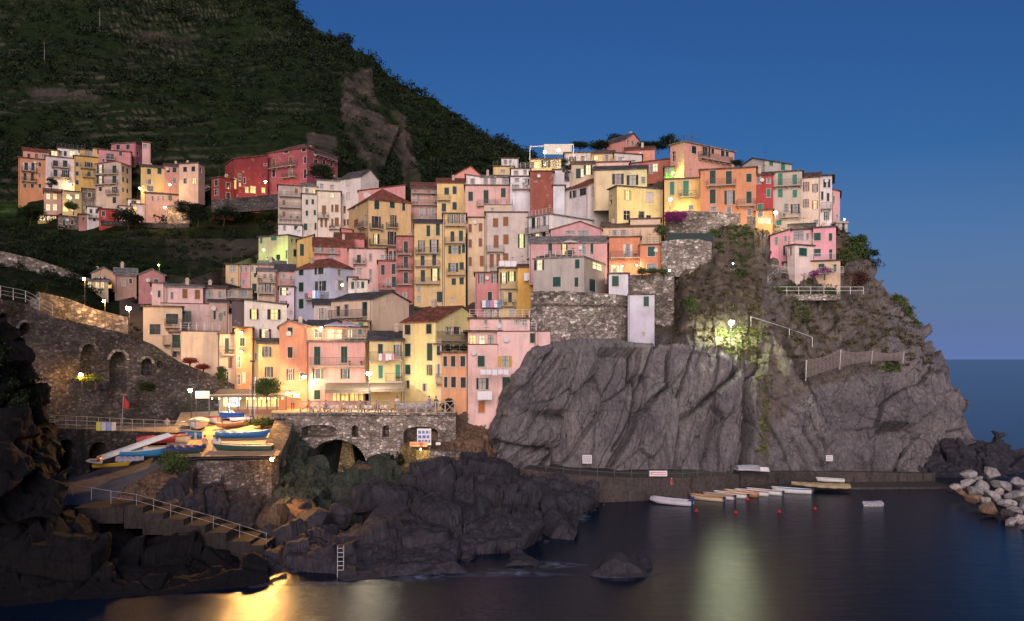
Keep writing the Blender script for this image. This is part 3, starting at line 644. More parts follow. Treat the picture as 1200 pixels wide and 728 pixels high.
house('J',(872,1110),520,756,(.56,.45,.34),'large beige corner building at the left end above the stone wall',win=[(945,655,66,62,'p'),(1048,592,74,62,'p'),(1048,690,1,1,'p')],bal=[(1000,1104,640),(990,1104,742)],D=112,roof='flat')
house('L',(0,64),155,310,(.48,.36,.27),'narrow building with a dark green door and white awning',win=[(36,208,50,80,'cg'),(22,285,30,40,'p')],D=110,bal=[(0,60,262)])
house('L',(62,300),150,330,(.66,.50,.35),'blank peach-coloured building with a railed roof terrace',D=108,rail='w',roof='parapet',win=[])
house('L',(298,392),165,480,(.60,.45,.31),'cream building with green shutters left of the orange tower',win=[(343,235,24,92,'cg'),(362,340,22,62,'cb'),(340,420,20,50,'p')],bal=[(300,390,287)],D=107)
house('L',(390,497),128,505,(.58,.24,.10),'narrow orange tower lit by two wall lamps',win=[(437,212,30,50,'cg'),(415,335,16,66,'p'),(447,430,14,60,'q'),(415,440,14,60,'p')],D=106.5,roof='flat',rc='edge')
house('L',(495,537),200,500,(.56,.45,.25),'slim yellowish house squeezed beside the orange tower',win=[(510,460,18,70,'q'),(518,300,14,40,'p')],D=108)
house('L',(448,708),-15,195,(.70,.64,.56),'off-white house with three glowing windows under a sloping slate roof',win=[(508,43,58,62,'lk'),(631,45,84,62,'lk'),(575,165,78,62,'lk')],roof='sl',yr=-45,rc='slate',D=111)
house('L',(372,450),-40,0,(.10,.08,.09),'dark slate-clad box at the left of the off-white lit house',D=114,roof='flat',chim=0,win=[])
house('L',(535,664),222,480,(.64,.50,.22),'yellow house with an open shuttered window behind the round tree',win=[(584,272,58,60,'og'),(597,395,50,60,'og'),(560,450,20,30,'p')],roof='gu',yr=195,rc='slate',D=107)
house('L',(662,842),118,492,(.62,.28,.17),'salmon gabled house with three small shuttered windows on the square',win=[(728,146,30,50,'ck'),(728,276,30,66,'ck'),(730,412,46,68,'ok'),(800,420,24,40,'p')],roof='gv',yr=84,rx=.32,rc='grey',D=105.5)
house('L',(842,1192),120,212,(.62,.30,.20),'lamplit roof terrace restaurant under slate roofs',win=[(840+60,160,40,50,'p'),(1000,165,84,50,'q'),(1095,160,44,60,'q'),(1150,160,30,50,'p')],roof='gu',yr=85,rc='slate',D=108,rail=None)
house('L',(842,1186),212,606,(.62,.33,.29),'pink house over the awning restaurant on the square',win=[(893,296,38,110,'cg'),(1057,290,38,100,'cg'),(897,406,72,60,'og'),(1063,406,54,60,'og'),(893,534,38,56,'cg'),(1010,542,40,56,'q'),(1062,542,40,56,'q'),(1120,542,50,56,'q'),(1160,542,24,56,'q')],bal=[(846,1180,356)],D=105,rail='w',roof='flat',rc='grey')
house('H',(-62,188,412),470,740,(.64,.48,.35),'large cream house with a wide blank gable and slate roof',win=[(143,532,30,86,'cg'),(30,540,26,70,'p'),(-20,545,24,60,'p'),(200,500,1,1,'p')],roof='gu',yr=428,rc='slate',D=116,bal=[(-55,160,582)],chim=1)
house('I',(873,990),505,600,(.56,.48,.44),'small grey house with a bluish slate roof beneath the blue-grey house',win=[(925,560,44,66,'ow')],roof='gu',yr=474,rc='slate',D=122)
house('Z',(401,433),377,420,(.64,.44,.22),'yellow-lit wall with green shutters below the large cream gable',win=[(423,383.5,6,16,'cG'),(410,392,5,12,'q')],bal=[(402,432,396)],D=108.5,chim=0)
# ---------------- seafront row (M)
house('M',(145,318),172,402,(.66,.52,.24),'yellow house with laundry on its long balcony beside the corner yellow house',win=[(202,216,24,50,'cg'),(292,225,42,60,'og'),(203,335,22,66,'cG'),(292,335,24,74,'cG')],bal=[(146,316,273),(226,318,382)],roof='gu',yr=128,rc='slate',D=105)
house('M',(318,487,742),74,478,(.66,.56,.25),'yellow corner house with a dark red tiled roof',win=[(343,117,30,50,'ck'),(453,113,28,50,'ck'),(343,222,30,66,'cg'),(457,232,28,90,'cg'),(344,323,28,50,'cg'),(457,325,28,54,'og'),(343,400,20,40,'p'),(430,415,18,36,'p'),(555,122,36,38,'p'),(598,122,36,38,'p'),(512,225,30,52,'cg')],bal=[(490,618,170)],roof='gu',yr=-2,rc='red',D=103,phi=34,chim=1)
house('M',(487,520),195,450,(.66,.58,.32),'slim pale yellow house between the corner house and the orange house',win=[(502,222,16,52,'cg'),(503,328,22,64,'ow')],bal=[(478,519,388)],D=102.5,dd=-.3)
house('M',(518,658),237,580,(.66,.33,.17),'orange house with small shuttered windows at the quay end',win=[(537,280,18,52,'ck'),(578,280,22,54,'ck'),(628,280,24,54,'ck'),(540,388,16,54,'cg'),(580,388,24,54,'ck'),(630,390,26,54,'ck')],D=101,roof='flat',rail='d')
house('M',(655,808),195,590,(.70,.46,.42),'lower front of the pink seafront house with hanging sheets',win=[(723,280,36,56,'cg'),(728,396,66,58,'og'),(725,516,32,60,'do')],D=100.2,roof='parapet',chim=0)
house('M',(655,810),128,196,(.70,.46,.42),'open loggia storey on top of the pink seafront house',win=[(680,170,26,46,'q'),(727,170,26,46,'q'),(772,168,28,48,'p'),(750,170,10,46,'p')],D=102,roof='flat',rc='edge',oh=.6)
house('M',(806,1010),128,500,(.70,.47,.44),'pink seafront house built against the cliff with yellow curtains',win=[(847,281,72,56,'oy'),(852,393,38,62,'cg'),(990,160,28,50,'ck'),(968,297,10,14,'p')],D=100.6,phi=20,rail='w',roof='parapet')
house('M',(1008,1080),128,178,(.70,.47,.44),'narrow pink end wall stepping onto the cliff',D=102,roof='parapet',chim=0,win=[],ext=.6)
house('H',(782,1150),592,655,(.70,.46,.42),'pink rooftop rooms behind the terrace of the seafront house',win=[(968,610,18,24,'p'),(1068,606,30,24,'p'),(1110,615,40,30,'p'),(880,610,20,20,'p')],D=108,rail='w',roof='flat')
# ---------------- right of centre (H right, G, D)
house('H',(815,962),312,600,(.52,.22,.22),'rose house with two shuttered windows and a laundry balcony',win=[(854,345,42,64,'og'),(935,342,40,64,'og'),(905,457,26,60,'ck'),(895,560,22,60,'p'),(950,545,14,30,'p')],bal=[(850,962,522)],D=146)
house('H',(960,1080),285,600,(.62,.48,.22),'yellow house with two glowing windows and a white laundry terrace',win=[(990,342,42,66,'lg'),(1038,332,50,60,'lg'),(978,460,22,60,'ow'),(1028,460,22,60,'ck'),(1040,545,26,40,'p')],bal=[(965,1076,405),(965,1060,512)],D=144,rail='w')
house('G',(35,130),277,565,(.66,.38,.08),'bright orange-yellow blank wall left of the round grey house',D=141,roof='gu',yr=262,rc='edge',win=[(8,300,1,1,'p')])
house('G',(103,230,575),205,215,(.4,.3,.3),'thin terrace slab house edge above the round grey house',D=136,roof='flat',chim=0,win=[],ext=0)
house('G',(235,545),50,135,(.50,.27,.29),'pink gabled hall with two large arched green windows',win=[(355,54,62,42,'pt'),(434,56,66,66,'pt')],roof='gv',yr=0,rx=.58,rc='red',D=143)
house('G',(105,580),128,215,(.56,.31,.31),'pink terrace storey with a lit door and an awning below the pink gabled hall',win=[(233,165,24,62,'cg'),(318,162,40,84,'lg'),(437,165,26,70,'p'),(487,166,18,66,'cg')],roof='gu',yr=92,rc='grey',D=139,bal=[])
house('G',(590,708),318,505,(.56,.56,.62),'pale blue-white house beside the stone bastion',win=[(630,362,40,62,'ct'),(616,463,14,16,'p')],D=131,roof='flat')
house('G',(706,868),447,722,(.50,.49,.58),'tall lavender house with one shuttered window standing on the cliff',win=[(818,485,32,60,'ct'),(802,683,12,20,'p')],D=125,roof='flat',rc='edge',oh=.1,ext=1.0)
house('G',(592,782),95,300,(.58,.23,.13),'orange house with a red roof railing and lit café terrace',win=[(705,177,54,78,'ow'),(620,285,30,40,'q'),(655,285,30,40,'q')],bal=[(600,780,220)],D=139,rail='d',roof='flat')
house('G',(780,908),142,308,(.58,.22,.12),'orange block with a green shuttered window over an arched window',win=[(849,181,44,60,'ct'),(852,275,60,40,'pt')],D=137,rail='d',roof='flat')
house('D',(545,905),655,735,(.62,.46,.31),'cream terrace house behind the red roof railing',win=[(625,690,24,30,'p'),(680,690,30,30,'p')],D=143,roof='su',yr=625,rc='edge')
house('D',(720,905),608,860,(.62,.48,.35),'blank cream wall between the orange block and the big yellow house',D=144,roof='flat',chim=0,win=[])
house('D',(100,230,490),578,860,(.68,.67,.67),'modern white house with a roof terrace and stacked balconies',win=[(130,632,22,66,'ck'),(165,630,20,60,'ok'),(196,620,20,56,'p'),(130,726,20,64,'ck'),(153,722,26,60,'q'),(195,718,22,56,'ck')],bal=[(102,228,690)],rail='w',D=150,phi=48,roof='flat',rc='grey')
house('D',(310,463,592),400,645,(.62,.57,.57),'lilac-white gabled house with an open loggia',win=[(375,456,44,44,'ok'),(430,442,44,44,'p'),(502,440,34,52,'cw'),(548,455,16,30,'p')],roof='gu',yr=357,rc='red',D=157,phi=50)
house('D',(252,362),308,405,(.60,.58,.62),'small white wall with climbing plants above the lilac-white gable',win=[(335,350,30,60,'p')],D=162)
house('D',(252,320),405,520,(.58,.60,.64),'narrow pale blue wall right of the rust red facade',D=160,chim=0,win=[])
house('D',(110,252),318,515,(.27,.085,.06),'windowless rust red facade in the middle of the upper village',D=160.5,roof='flat',chim=0,win=[(128,345,1,1,'p')])
house('D',(108,300),244,318,(.62,.50,.24),'lamplit yellow top house under the white pergola',win=[(125,280,18,36,'p'),(152,278,30,40,'q'),(206,270,52,46,'ok'),(260,270,24,36,'p')],D=172,roof='flat')
house('D',(320,492),205,272,(.50,.46,.46),'grey-white house with a flat roof right of the pergola house',win=[(370,246,40,36,'ok'),(430,240,24,30,'p')],D=172)
house('D',(490,622),208,262,(.64,.46,.22),'small yellow attic house with a lit window high in the village',win=[(578,238,40,40,'ow'),(512,234,20,28,'q')],roof='gu',yr=192,rc='edge',D=170)
house('D',(622,792),220,295,(.52,.46,.43),'grey roof-level house with a broad slate roof at the top of the village',win=[(665,250,34,36,'p'),(740,262,24,26,'p')],roof='sl',yr=205,rc='slate',D=166)
house('D',(490,718),262,300,(.64,.43,.36),'peach parapet wall stretching below the small yellow attic house',D=164,chim=0,win=[])
house('D',(360,502),272,388,(.58,.47,.32),'beige house with two glowing yellow openings above the lilac-white gable',win=[(405,330,30,60,'cg'),(428,325,14,50,'q'),(465,308,56,60,'lg'),(385,330,8,30,'p')],roof='gu',yr=258,rc='edge',D=161)
house('D',(500,822),305,402,(.62,.50,.30),'yellow upper storey with a glazed veranda and slate roof',win=[(646,364,70,64,'ok'),(736,370,74,60,'ok'),(800,371,24,40,'p')],roof='gu',yr=286,rc='slate',D=155)
house('D',(590,640,920),408,645,(.66,.54,.25),'big pale yellow house with grey windows in the right half of the village',win=[(705,462,44,60,'ly'),(838,474,44,60,'cw'),(700,585,38,56,'p'),(788,583,36,44,'p'),(833,595,28,22,'p'),(603,505,14,24,'p')],roof='flat',D=147,phi=72,rc='slate')
house('D',(562,690,782),120,205,(.58,.24,.20),'salmon pink gabled house crowning the village ridge',win=[(708,136,16,40,'p'),(736,145,16,40,'p'),(766,145,14,26,'p')],roof='gu',yr=86,rc='slate',D=182,phi=50,chim=1)
house('D',(690,870),185,250,(.58,.24,.17),'low salmon house with a curved roof right of the crowning gable',roof='su',yr=168,rc='rust',D=176,win=[(800,215,1,1,'p')])
house('D',(720,962),268,345,(.42,.14,.10),'brick red house with a small lit window under a sloping roof',win=[(752,292,26,34,'p'),(848,300,16,60,'p'),(873,292,26,50,'q')],roof='sr',yr=240,rc='edge',D=160)
house('D',(930,1052),290,352,(.25,.5,.12),'bright green-lit terrace wall with orange canopies',win=[(950,310,20,30,'p'),(1010,320,30,20,'p')],D=152,chim=0)  # green lamplight is put into the wall colour
house('E',(-8,212),364,565,(.64,.46,.20),'peach and yellow house with pale green shutters beside the street lamp',win=[(124,422,34,96,'cG'),(155,537,30,26,'p'),(40,420,26,80,'cG')],bal=[(80,190,474)],D=146)
house('E',(28,112,418),138,300,(.64,.32,.24),'salmon house with a flat railed roof highest on the right',win=[(50,225,22,60,'p'),(173,186,28,46,'ck'),(248,190,46,66,'og'),(287,190,18,44,'ck'),(348,202,22,50,'cg'),(375,202,18,50,'cg')],bal=[(195,388,252)],roof='flat',rc='grey',rail='d',D=150,phi=55,chim=0)
house('E',(212,552),302,615,(.60,.26,.13),'large orange house with six green shuttered openings',win=[(287,352,36,80,'cg'),(385,355,36,80,'cg'),(508,357,32,52,'cg'),(287,470,36,86,'cg'),(391,475,64,84,'og'),(508,475,32,72,'cg'),(292,545,36,26,'p'),(386,557,26,40,'p'),(510,567,26,40,'p')],bal=[(253,430,403),(435,550,526)],D=141,roof='flat')
house('E',(550,656),338,555,(.40,.06,.06),'dark red house with white-framed windows between orange and grey houses',win=[(566,370,26,44,'p'),(627,375,22,30,'p'),(627,448,24,50,'cG'),(577,540,30,50,'cG')],roof='su',yr=325,rc='edge',D=143)
house('E',(548,652),555,642,(.62,.30,.12),'low orange arcade lit by the street lamp',win=[(575,616,18,34,'q'),(600,616,18,34,'q'),(627,618,16,30,'q'),(577,575,30,34,'p')],D=139,chim=0)
house('E',(465,605,768),248,330,(.46,.43,.40),'grey roof-level house with green shutters and a shallow gable',win=[(643,268,24,30,'cG'),(715,290,26,42,'cG'),(500,290,1,1,'p')],roof='gv',yr=238,rx=.5,rc='slate',D=150,phi=60)
house('E',(655,832),320,650,(.48,.42,.35),'grey stone-coloured house with bright green shutters',win=[(699,367,28,76,'cG'),(787,375,28,78,'cG'),(699,450,28,50,'cG'),(788,453,28,46,'cG'),(790,545,54,58,'ok'),(735,540,26,50,'p'),(690,630,30,30,'cG')],bal=[(658,830,406),(700,822,598)],D=143,roof='flat')
house('E',(830,944),352,622,(.64,.52,.42),'cream house with brown shutters, one window glowing orange',win=[(857,410,38,56,'ob'),(912,418,36,50,'ob'),(855,512,38,50,'oo'),(911,520,36,50,'lo'),(917,626,24,24,'p')],roof='gu',yr=328,rc='edge',D=146)
house('E',(944,1014),345,612,(.62,.58,.60),'narrow white house near the right end of the skyline row',win=[(970,390,16,50,'ck'),(996,390,14,50,'ck'),(954,465,14,50,'ck'),(990,474,14,48,'ck'),(982,588,34,50,'og')],bal=[(946,1012,545)],roof='flat',rc='slate',D=149,oh=.5)
house('E',(1012,1062),442,606,(.56,.30,.30),'narrow rose house at the right end of the skyline row',win=[(1024,490,14,44,'p'),(1045,592,12,24,'p')],roof='sl',yr=425,rc='slate',D=151)
# ---------------- pink villa on the cliff
VG='pink villa wings'
house('F',(118,240),190,358,(.68,.30,.34),'left wing of the pink villa with a sloping roof',win=[(155,222,20,48,'p'),(211,200,18,46,'p'),(203,280,14,60,'cg')],roof='sr',yr=150,rc='slate',D=135,name='villa',cat='villa',group=VG)
house('F',(232,388),150,245,(.66,.42,.40),'upper middle bay of the pink villa with a dark glazed door',win=[(290,190,60,52,'pt'),(345,195,16,40,'p')],roof='gu',yr=118,rc='slate',D=136,name='villa',cat='villa',group=VG,bal=[])
house('F',(222,268,380),246,345,(.70,.56,.52),'projecting white and pink bay of the villa below the balcony',win=[(241,283,16,48,'p'),(317,288,48,48,'ct')],D=131,phi=65,roof='flat',rc='slate',name='villa',cat='villa',group=VG,rail='w',chim=0)
house('F',(380,518),140,345,(.70,.32,.38),'right wing of the pink villa with four green windows',win=[(403,195,44,46,'ct'),(485,197,20,46,'ct'),(403,292,44,44,'ct'),(486,303,18,62,'cg')],roof='flat',rc='slate',D=134,name='villa',cat='villa',group=VG,bal=[(384,516,338,'w')])
house('F',(200,545),348,408,(.58,.42,.28),'ochre basement of the pink villa with small arched windows',win=[(252,376,16,48,'ct'),(330,380,44,36,'ct'),(430,376,36,32,'ct'),(512,386,18,44,'ct')],roof='flat',rc='slate',D=132.5,name='villa',cat='villa',group=VG,chim=0)
print('houses', len(HOUSES))
house('G',(130,440,600),216,445,(.40,.36,.33),'round-fronted grey house sitting on the stone bastion',win=[(168,262,64,66,'lk'),(398,258,28,56,'ct'),(273,366,48,60,'ct'),(393,368,24,58,'ct'),(522,268,60,50,'q'),(490,388,40,76,'ct')],D=128,phi=22,roof='flat',rail='w',rc='grey',oh=.15,ext=.5)
# ------------------------------------------------------------------ terrain lofts
def P3(c):
    px, py, D = c
    return at(px, py, D) if D is not None else atz(px, py, 0.0)
def loft(name, courses, nx, rows, mat, disp=None, kind='structure', smoothn=True, parent=None, crv=.5):
    C = []
    for cs in courses:
        w = np.array([list(P3(c)) for c in cs]); p = np.array([c[0] for c in cs], float)
        t = (p-p[0])/(p[-1]-p[0]); tt = np.linspace(0, 1, nx)
        C.append(np.stack([np.interp(tt, t, w[:, k]) for k in range(3)], 1))
    G = []
    for i in range(len(C)-1):
        n = rows[i]
        for j in range(n + (1 if i == len(C)-2 else 0)):
            f = j/n; a = C[max(i-1, 0)]; b = C[i]; c = C[i+1]; d = C[min(i+2, len(C)-1)]
            lin = b*(1-f)+c*f
            cr = .5*((2*b)+(-a+c)*f+(2*a-5*b+4*c-d)*f*f+(-a+3*b-3*c+d)*f**3)
            G.append(lin*(1-crv)+cr*crv)
    G = np.array(G)                       # rows, nx, 3
    if disp is not None:
        du = np.gradient(G, axis=1); dv = np.gradient(G, axis=0); nrm = np.cross(du, dv)
        nrm /= np.linalg.norm(nrm, axis=2, keepdims=True)+1e-9
        cam = np.array([0, 0, CAMZ])-G; sg = np.sign((nrm*cam).sum(2, keepdims=True)); nrm = nrm*sg
        flat = G.reshape(-1, 3); d = disp(flat)
        if isinstance(d, tuple): d, vec = d; G = G+vec.reshape(G.shape)
        G = G+nrm*d.reshape(G.shape[0], G.shape[1], 1)
    nr, nc = G.shape[:2]; V = G.reshape(-1, 3)
    idx = np.arange(nr*nc).reshape(nr, nc)
    q = np.stack([idx[:-1, :-1], idx[1:, :-1], idx[1:, 1:], idx[:-1, 1:]], -1).reshape(-1, 4)
    me = bpy.data.meshes.new(name)
    me.vertices.add(len(V)); me.vertices.foreach_set('co', V.ravel())
    me.loops.add(q.size); me.loops.foreach_set('vertex_index', q.ravel())
    me.polygons.add(len(q)); me.polygons.foreach_set('loop_start', np.arange(0, q.size, 4)); me.polygons.foreach_set('loop_total', np.full(len(q), 4))
    if smoothn: me.polygons.foreach_set('use_smooth', np.ones(len(q), bool))
    me.update(calc_edges=True)
    o = link_mesh(name, me, mat, parent)
    if kind: o['kind'] = kind
    return o, V
def pxpy(V):
    return CX+V[:, 0]/V[:, 1]*F, HY-(V[:, 2]-CAMZ)/V[:, 1]*F
def inpoly(px, py, poly):
    r = np.zeros(len(px), bool); n = len(poly)
    for i in range(n):
        x0, y0 = poly[i]; x1, y1 = poly[(i+1) % n]
        c = ((y0 > py) != (y1 > py)) & (px < (x1-x0)*(py-y0)/((y1-y0) or 1e-9)+x0); r ^= c
    return r


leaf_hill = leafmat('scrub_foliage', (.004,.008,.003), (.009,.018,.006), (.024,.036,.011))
leaf_green = leafmat('garden_foliage', (.02,.04,.012), (.05,.085,.025), (.11,.14,.045))
leaf_dry = leafmat('dry_scrub', (.03,.026,.014), (.075,.065,.03), (.14,.12,.06))
leaf_grass = leafmat('bright_grass', (.04,.06,.015), (.09,.12,.03), (.17,.19,.06))
leaf_boug = leafmat('bougainvillea_flowers', (.10,.01,.07), (.22,.03,.16), (.34,.08,.27))
leaf_redv = leafmat('red_creeper', (.07,.01,.012), (.16,.025,.025), (.25,.06,.05))

# --- materials of the land
def hillmat():
    m, nt, b = newmat('terraced_hillside')
    v = coords(nt); n1 = noise(nt, v, .06, 8, .7); n2 = noise(nt, v, .5, 6, .7)
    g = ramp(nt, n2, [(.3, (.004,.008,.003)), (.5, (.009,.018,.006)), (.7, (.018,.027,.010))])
    geo = nt.nodes.new('ShaderNodeNewGeometry'); sx = nt.nodes.new('ShaderNodeSeparateXYZ'); nt.links.new(geo.outputs['Normal'], sx.inputs[0])
    st = ramp(nt, sx.outputs[2], [(.2, .35), (.45, 0)])
    rk = ramp(nt, n2, [(.3, (.045,.036,.03)), (.55, (.10,.08,.066)), (.75, (.17,.14,.12))])
    mk = ramp(nt, n1, [(.55, 0), (.7, .7)])
    f = mix(nt, 1, st, mk, 'MULTIPLY')
    c = mix(nt, f, g, rk)
    at_ = nt.nodes.new('ShaderNodeAttribute'); at_.attribute_name = 'rocky'
    c = mix(nt, at_.outputs['Fac'], c, ramp(nt, n2, [(.3, (.05,.042,.038)), (.5, (.06,.05,.043)), (.72, (.115,.095,.08))]))
    ta = nt.nodes.new('ShaderNodeAttribute'); ta.attribute_name = 'terr'
    c = mix(nt, ta.outputs['Fac'], c, ramp(nt, n2, [(.3, (.03,.026,.022)), (.6, (.085,.07,.06))]))
    nt.links.new(c, b.inputs['Base Color']); b.inputs['Roughness'].default_value = .95; b.inputs['Specular IOR Level'].default_value = .1
    bump(nt, b, n2, .8, .6); return m
def rockmat(name, c0, c1, c2, ang, sc=1.0, crack=.5, veg=0, wet=False):
    m, nt, b = newmat(name)
    v = coords(nt); vs = coords(nt, (1.3*sc, 1.3*sc, .22*sc), (0, R(ang), 0))
    big = noise(nt, v, .10*sc, 6, .65); st = noise(nt, vs, .9, 8, .72, .6); fine = noise(nt, v, 2.2*sc, 8, .75)
    c = ramp(nt, st, [(.28, c0), (.48, c1), (.66, c1), (.80, c2)])
    bm = ramp(nt, big, [(.3, (.62,.60,.62)), (.5, (1,.97,.96)), (.72, (1.28,1.18,1.1))])
    c = mix(nt, 1, c, bm, 'MULTIPLY')
    fm = ramp(nt, fine, [(.3, .55), (.6, 1.15), (.75, 1.45)]); c = mix(nt, 1, c, fm, 'MULTIPLY')
    wv = nt.nodes.new('ShaderNodeTexNoise'); wv.inputs['Scale'].default_value = .35*sc; wv.inputs['Detail'].default_value = 3; nt.links.new(v, wv.inputs['Vector'])
    vm = nt.nodes.new('ShaderNodeVectorMath'); vm.operation = 'MULTIPLY_ADD'; vm.inputs[1].default_value = (2.2, 2.2, 2.2)
    nt.links.new(wv.outputs['Color'], vm.inputs[0]); nt.links.new(coords(nt, (.55*sc, .55*sc, .16*sc), (0, R(ang), 0)), vm.inputs[2])
    ve = nt.nodes.new('ShaderNodeTexVoronoi'); ve.feature = 'DISTANCE_TO_EDGE'; ve.inputs['Scale'].default_value = .55; nt.links.new(vm.outputs[0], ve.inputs['Vector'])
    ck0 = ramp(nt, ve.outputs['Distance'], [(0, 0), (.022, 1)])
    cm_ = ramp(nt, noise(nt, v, .16*sc, 3, .5), [(.48, 0), (.6, crack)])
    ck = mix(nt, cm_, 1.0, ck0)
    vs2 = coords(nt, (3.2*sc, 3.2*sc, .30*sc), (0, R(ang), 0)); st2 = noise(nt, vs2, 1.3, 6, .75, .9)
    c = mix(nt, 1, c, ramp(nt, st2, [(.30, .42), (.46, .95), (.60, 1.05), (.74, 1.5)]), 'MULTIPLY')
    c = mix(nt, 1, c, ck, 'MULTIPLY')
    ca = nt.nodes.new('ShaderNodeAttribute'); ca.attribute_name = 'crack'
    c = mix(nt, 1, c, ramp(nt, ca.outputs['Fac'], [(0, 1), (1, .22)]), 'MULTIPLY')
    if veg:
        at_ = nt.nodes.new('ShaderNodeAttribute'); at_.attribute_name = 'veg'
        vn = ramp(nt, noise(nt, v, .8, 6, .7), [(.3, (.030,.034,.016)), (.5, (.085,.066,.04)), (.7, (.19,.155,.12))])
        mk = nt.nodes.new('ShaderNodeMath'); mk.operation = 'MULTIPLY_ADD'; mk.inputs[1].default_value = 1.6; nt.links.new(at_.outputs['Fac'], mk.inputs[0])
        nn = ramp(nt, noise(nt, v, .35, 7, .7), [(.3, -0.0), (.7, .0)])
        ms = nt.nodes.new('ShaderNodeMath'); ms.operation = 'SUBTRACT'; nt.links.new(noise(nt, v, .4, 7, .7), ms.inputs[0]); ms.inputs[1].default_value = 1.0
        nt.links.new(ms.outputs[0], mk.inputs[2]); mk.use_clamp = True
        c = mix(nt, mk.outputs[0], c, vn)
    nt.links.new(c, b.inputs['Base Color']); b.inputs['Roughness'].default_value = .5 if wet else .88; b.inputs['Specular IOR Level'].default_value = .4 if wet else .2
    h = mix(nt, .5, st, fine); h = mix(nt, .45, h, st2); h = mix(nt, 1, h, ck, 'MULTIPLY')
    bump(nt, b, h, .9, .35); return m
m_hill = hillmat()
m_cliff = rockmat('cliff_rock', (.05,.047,.055), (.165,.156,.170), (.37,.35,.365), 32, 1.0, .6, veg=1)
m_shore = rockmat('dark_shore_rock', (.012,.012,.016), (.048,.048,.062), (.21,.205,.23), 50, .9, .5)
m_left = rockmat('shade_toned_left_rock', (.003,.003,.004), (.008,.008,.011), (.026,.025,.031), 20, 1.3, .5)  # shade of the left foreground is put into this rock colour
m_moss = rockmat('mossy_rock', (.014,.02,.018), (.05,.065,.055), (.13,.14,.12), 40, 1.2, .5)
m_warmrock = rockmat('banded_warm_rock', (.05,.03,.02), (.18,.12,.08), (.32,.22,.15), 80, 1.6, .5)
m_soil = rockmat('village_ground', (.05,.04,.03), (.12,.10,.08), (.2,.17,.14), 10, 1.5, .4)
m_wall = stonewall('old_stone_wall', (.055,.047,.05), (.15,.13,.13), (.04,.035,.037), 3.0, .5)
m_wall2 = stonewall('retaining_masonry', (.19,.16,.145), (.46,.41,.37), (.10,.085,.08), 1.8, .35)
m_wall3 = stonewall('bridge_masonry', (.21,.175,.15), (.50,.44,.40), (.16,.14,.125), 2.6, .15)
m_conc = stucco((.20,.175,.165))
m_path = plain('ramp_paving', (.13,.12,.125), .85, var=.3, scale=.9)
m_plaza = plain('plaza_paving', (.42,.30,.20), .85, var=.25, scale=.8)  # orange of the lamplight is worked into the paving colour
m_quay = rockmat('quay_concrete', (.03,.026,.026), (.08,.07,.07), (.15,.13,.125), 85, 1.2, .25)

# --- hill
def d_hill(V):
    px, py = pxpy(V)
    big = fbm(V*.018, 5, 3)*9+ridged(V*.05, 4, 9)*3.0
    amp = np.clip((V[:, 1]-185)/60, .12, 1)
    far = np.clip((V[:, 1]-200)/60, 0, 1)
    st = V[:, 2]/3.6+fbm(V*.02, 3, 5)*1.4
    saw = (st-np.floor(st))
    ter = (np.where(saw < .8, saw/.8, (1-saw)/.2)-.5)*2.4*np.clip((400-px)/60, .0, 1)
    rk = inpoly(px, py, ROCKPOLY)
    return big*amp+ter*(.35+.65*far)+ridged(V*.16, 5, 21)*1.0*(.3+far)+rk*(ridged(V*.09, 5, 33)*3+.8)
ROCKPOLY = [(403,90),(420,84),(436,80),(438,108),(446,125),(462,130),(474,132),(482,165),(492,205),(500,240),(476,235),(470,190),(458,170),(445,215),(430,200),(408,165),(398,128)]
ridge = [(-160,-330,440),(0,-260,430),(150,-150,415),(260,-55,400),(330,-2,384),(340,14,382),(352,34,378),(368,40,376),(378,48,373),(400,56,371),(412,64,370),(440,82,366),(462,98,362),(476,104,360),(500,118,355),(520,130,350),(545,147,345),(575,165,338),(592,174,335),(610,188,330),(660,222,320),(740,250,310)]
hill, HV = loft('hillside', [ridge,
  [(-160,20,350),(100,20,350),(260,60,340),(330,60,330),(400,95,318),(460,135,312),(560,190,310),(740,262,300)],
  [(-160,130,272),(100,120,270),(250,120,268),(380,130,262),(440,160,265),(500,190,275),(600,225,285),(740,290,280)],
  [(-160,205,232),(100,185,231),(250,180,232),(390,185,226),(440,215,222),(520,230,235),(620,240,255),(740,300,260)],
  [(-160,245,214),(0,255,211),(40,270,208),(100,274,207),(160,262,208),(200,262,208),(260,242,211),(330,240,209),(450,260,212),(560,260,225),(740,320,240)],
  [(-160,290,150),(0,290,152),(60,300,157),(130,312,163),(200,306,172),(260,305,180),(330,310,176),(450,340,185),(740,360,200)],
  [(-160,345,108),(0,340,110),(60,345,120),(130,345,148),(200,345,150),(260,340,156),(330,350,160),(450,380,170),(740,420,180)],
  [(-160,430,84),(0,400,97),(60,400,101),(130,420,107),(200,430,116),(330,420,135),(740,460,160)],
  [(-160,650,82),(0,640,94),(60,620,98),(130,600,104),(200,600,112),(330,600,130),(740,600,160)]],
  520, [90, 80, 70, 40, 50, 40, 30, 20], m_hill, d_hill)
hx, hy = pxpy(HV)
st_ = HV[:, 2]/3.6+fbm(HV*.02, 3, 5)*1.4; st_ -= np.floor(st_)
setattr_f(hill, 'terr', ((st_ > .80)*np.clip(.3+1.8*fbm(HV*.045, 3, 15), 0, 1)*(hx < 430)).astype(float))
rk = inpoly(hx, hy, ROCKPOLY)*1.0
for pol in ([(30,104),(120,104),(118,128),(40,130)], [(150,36),(235,40),(230,56),(150,52)], [(360,155),(395,160),(395,185),(385,180),(360,175)], [(540,112),(560,112),(575,122),(545,120)],[(640,180),(700,195),(660,205)],[(195,345),(195,280),(330,280),(330,345)],[(160,140),(200,138),(198,152),(160,155)]):
    rk = np.maximum(rk, inpoly(hx, hy, pol)*.75)
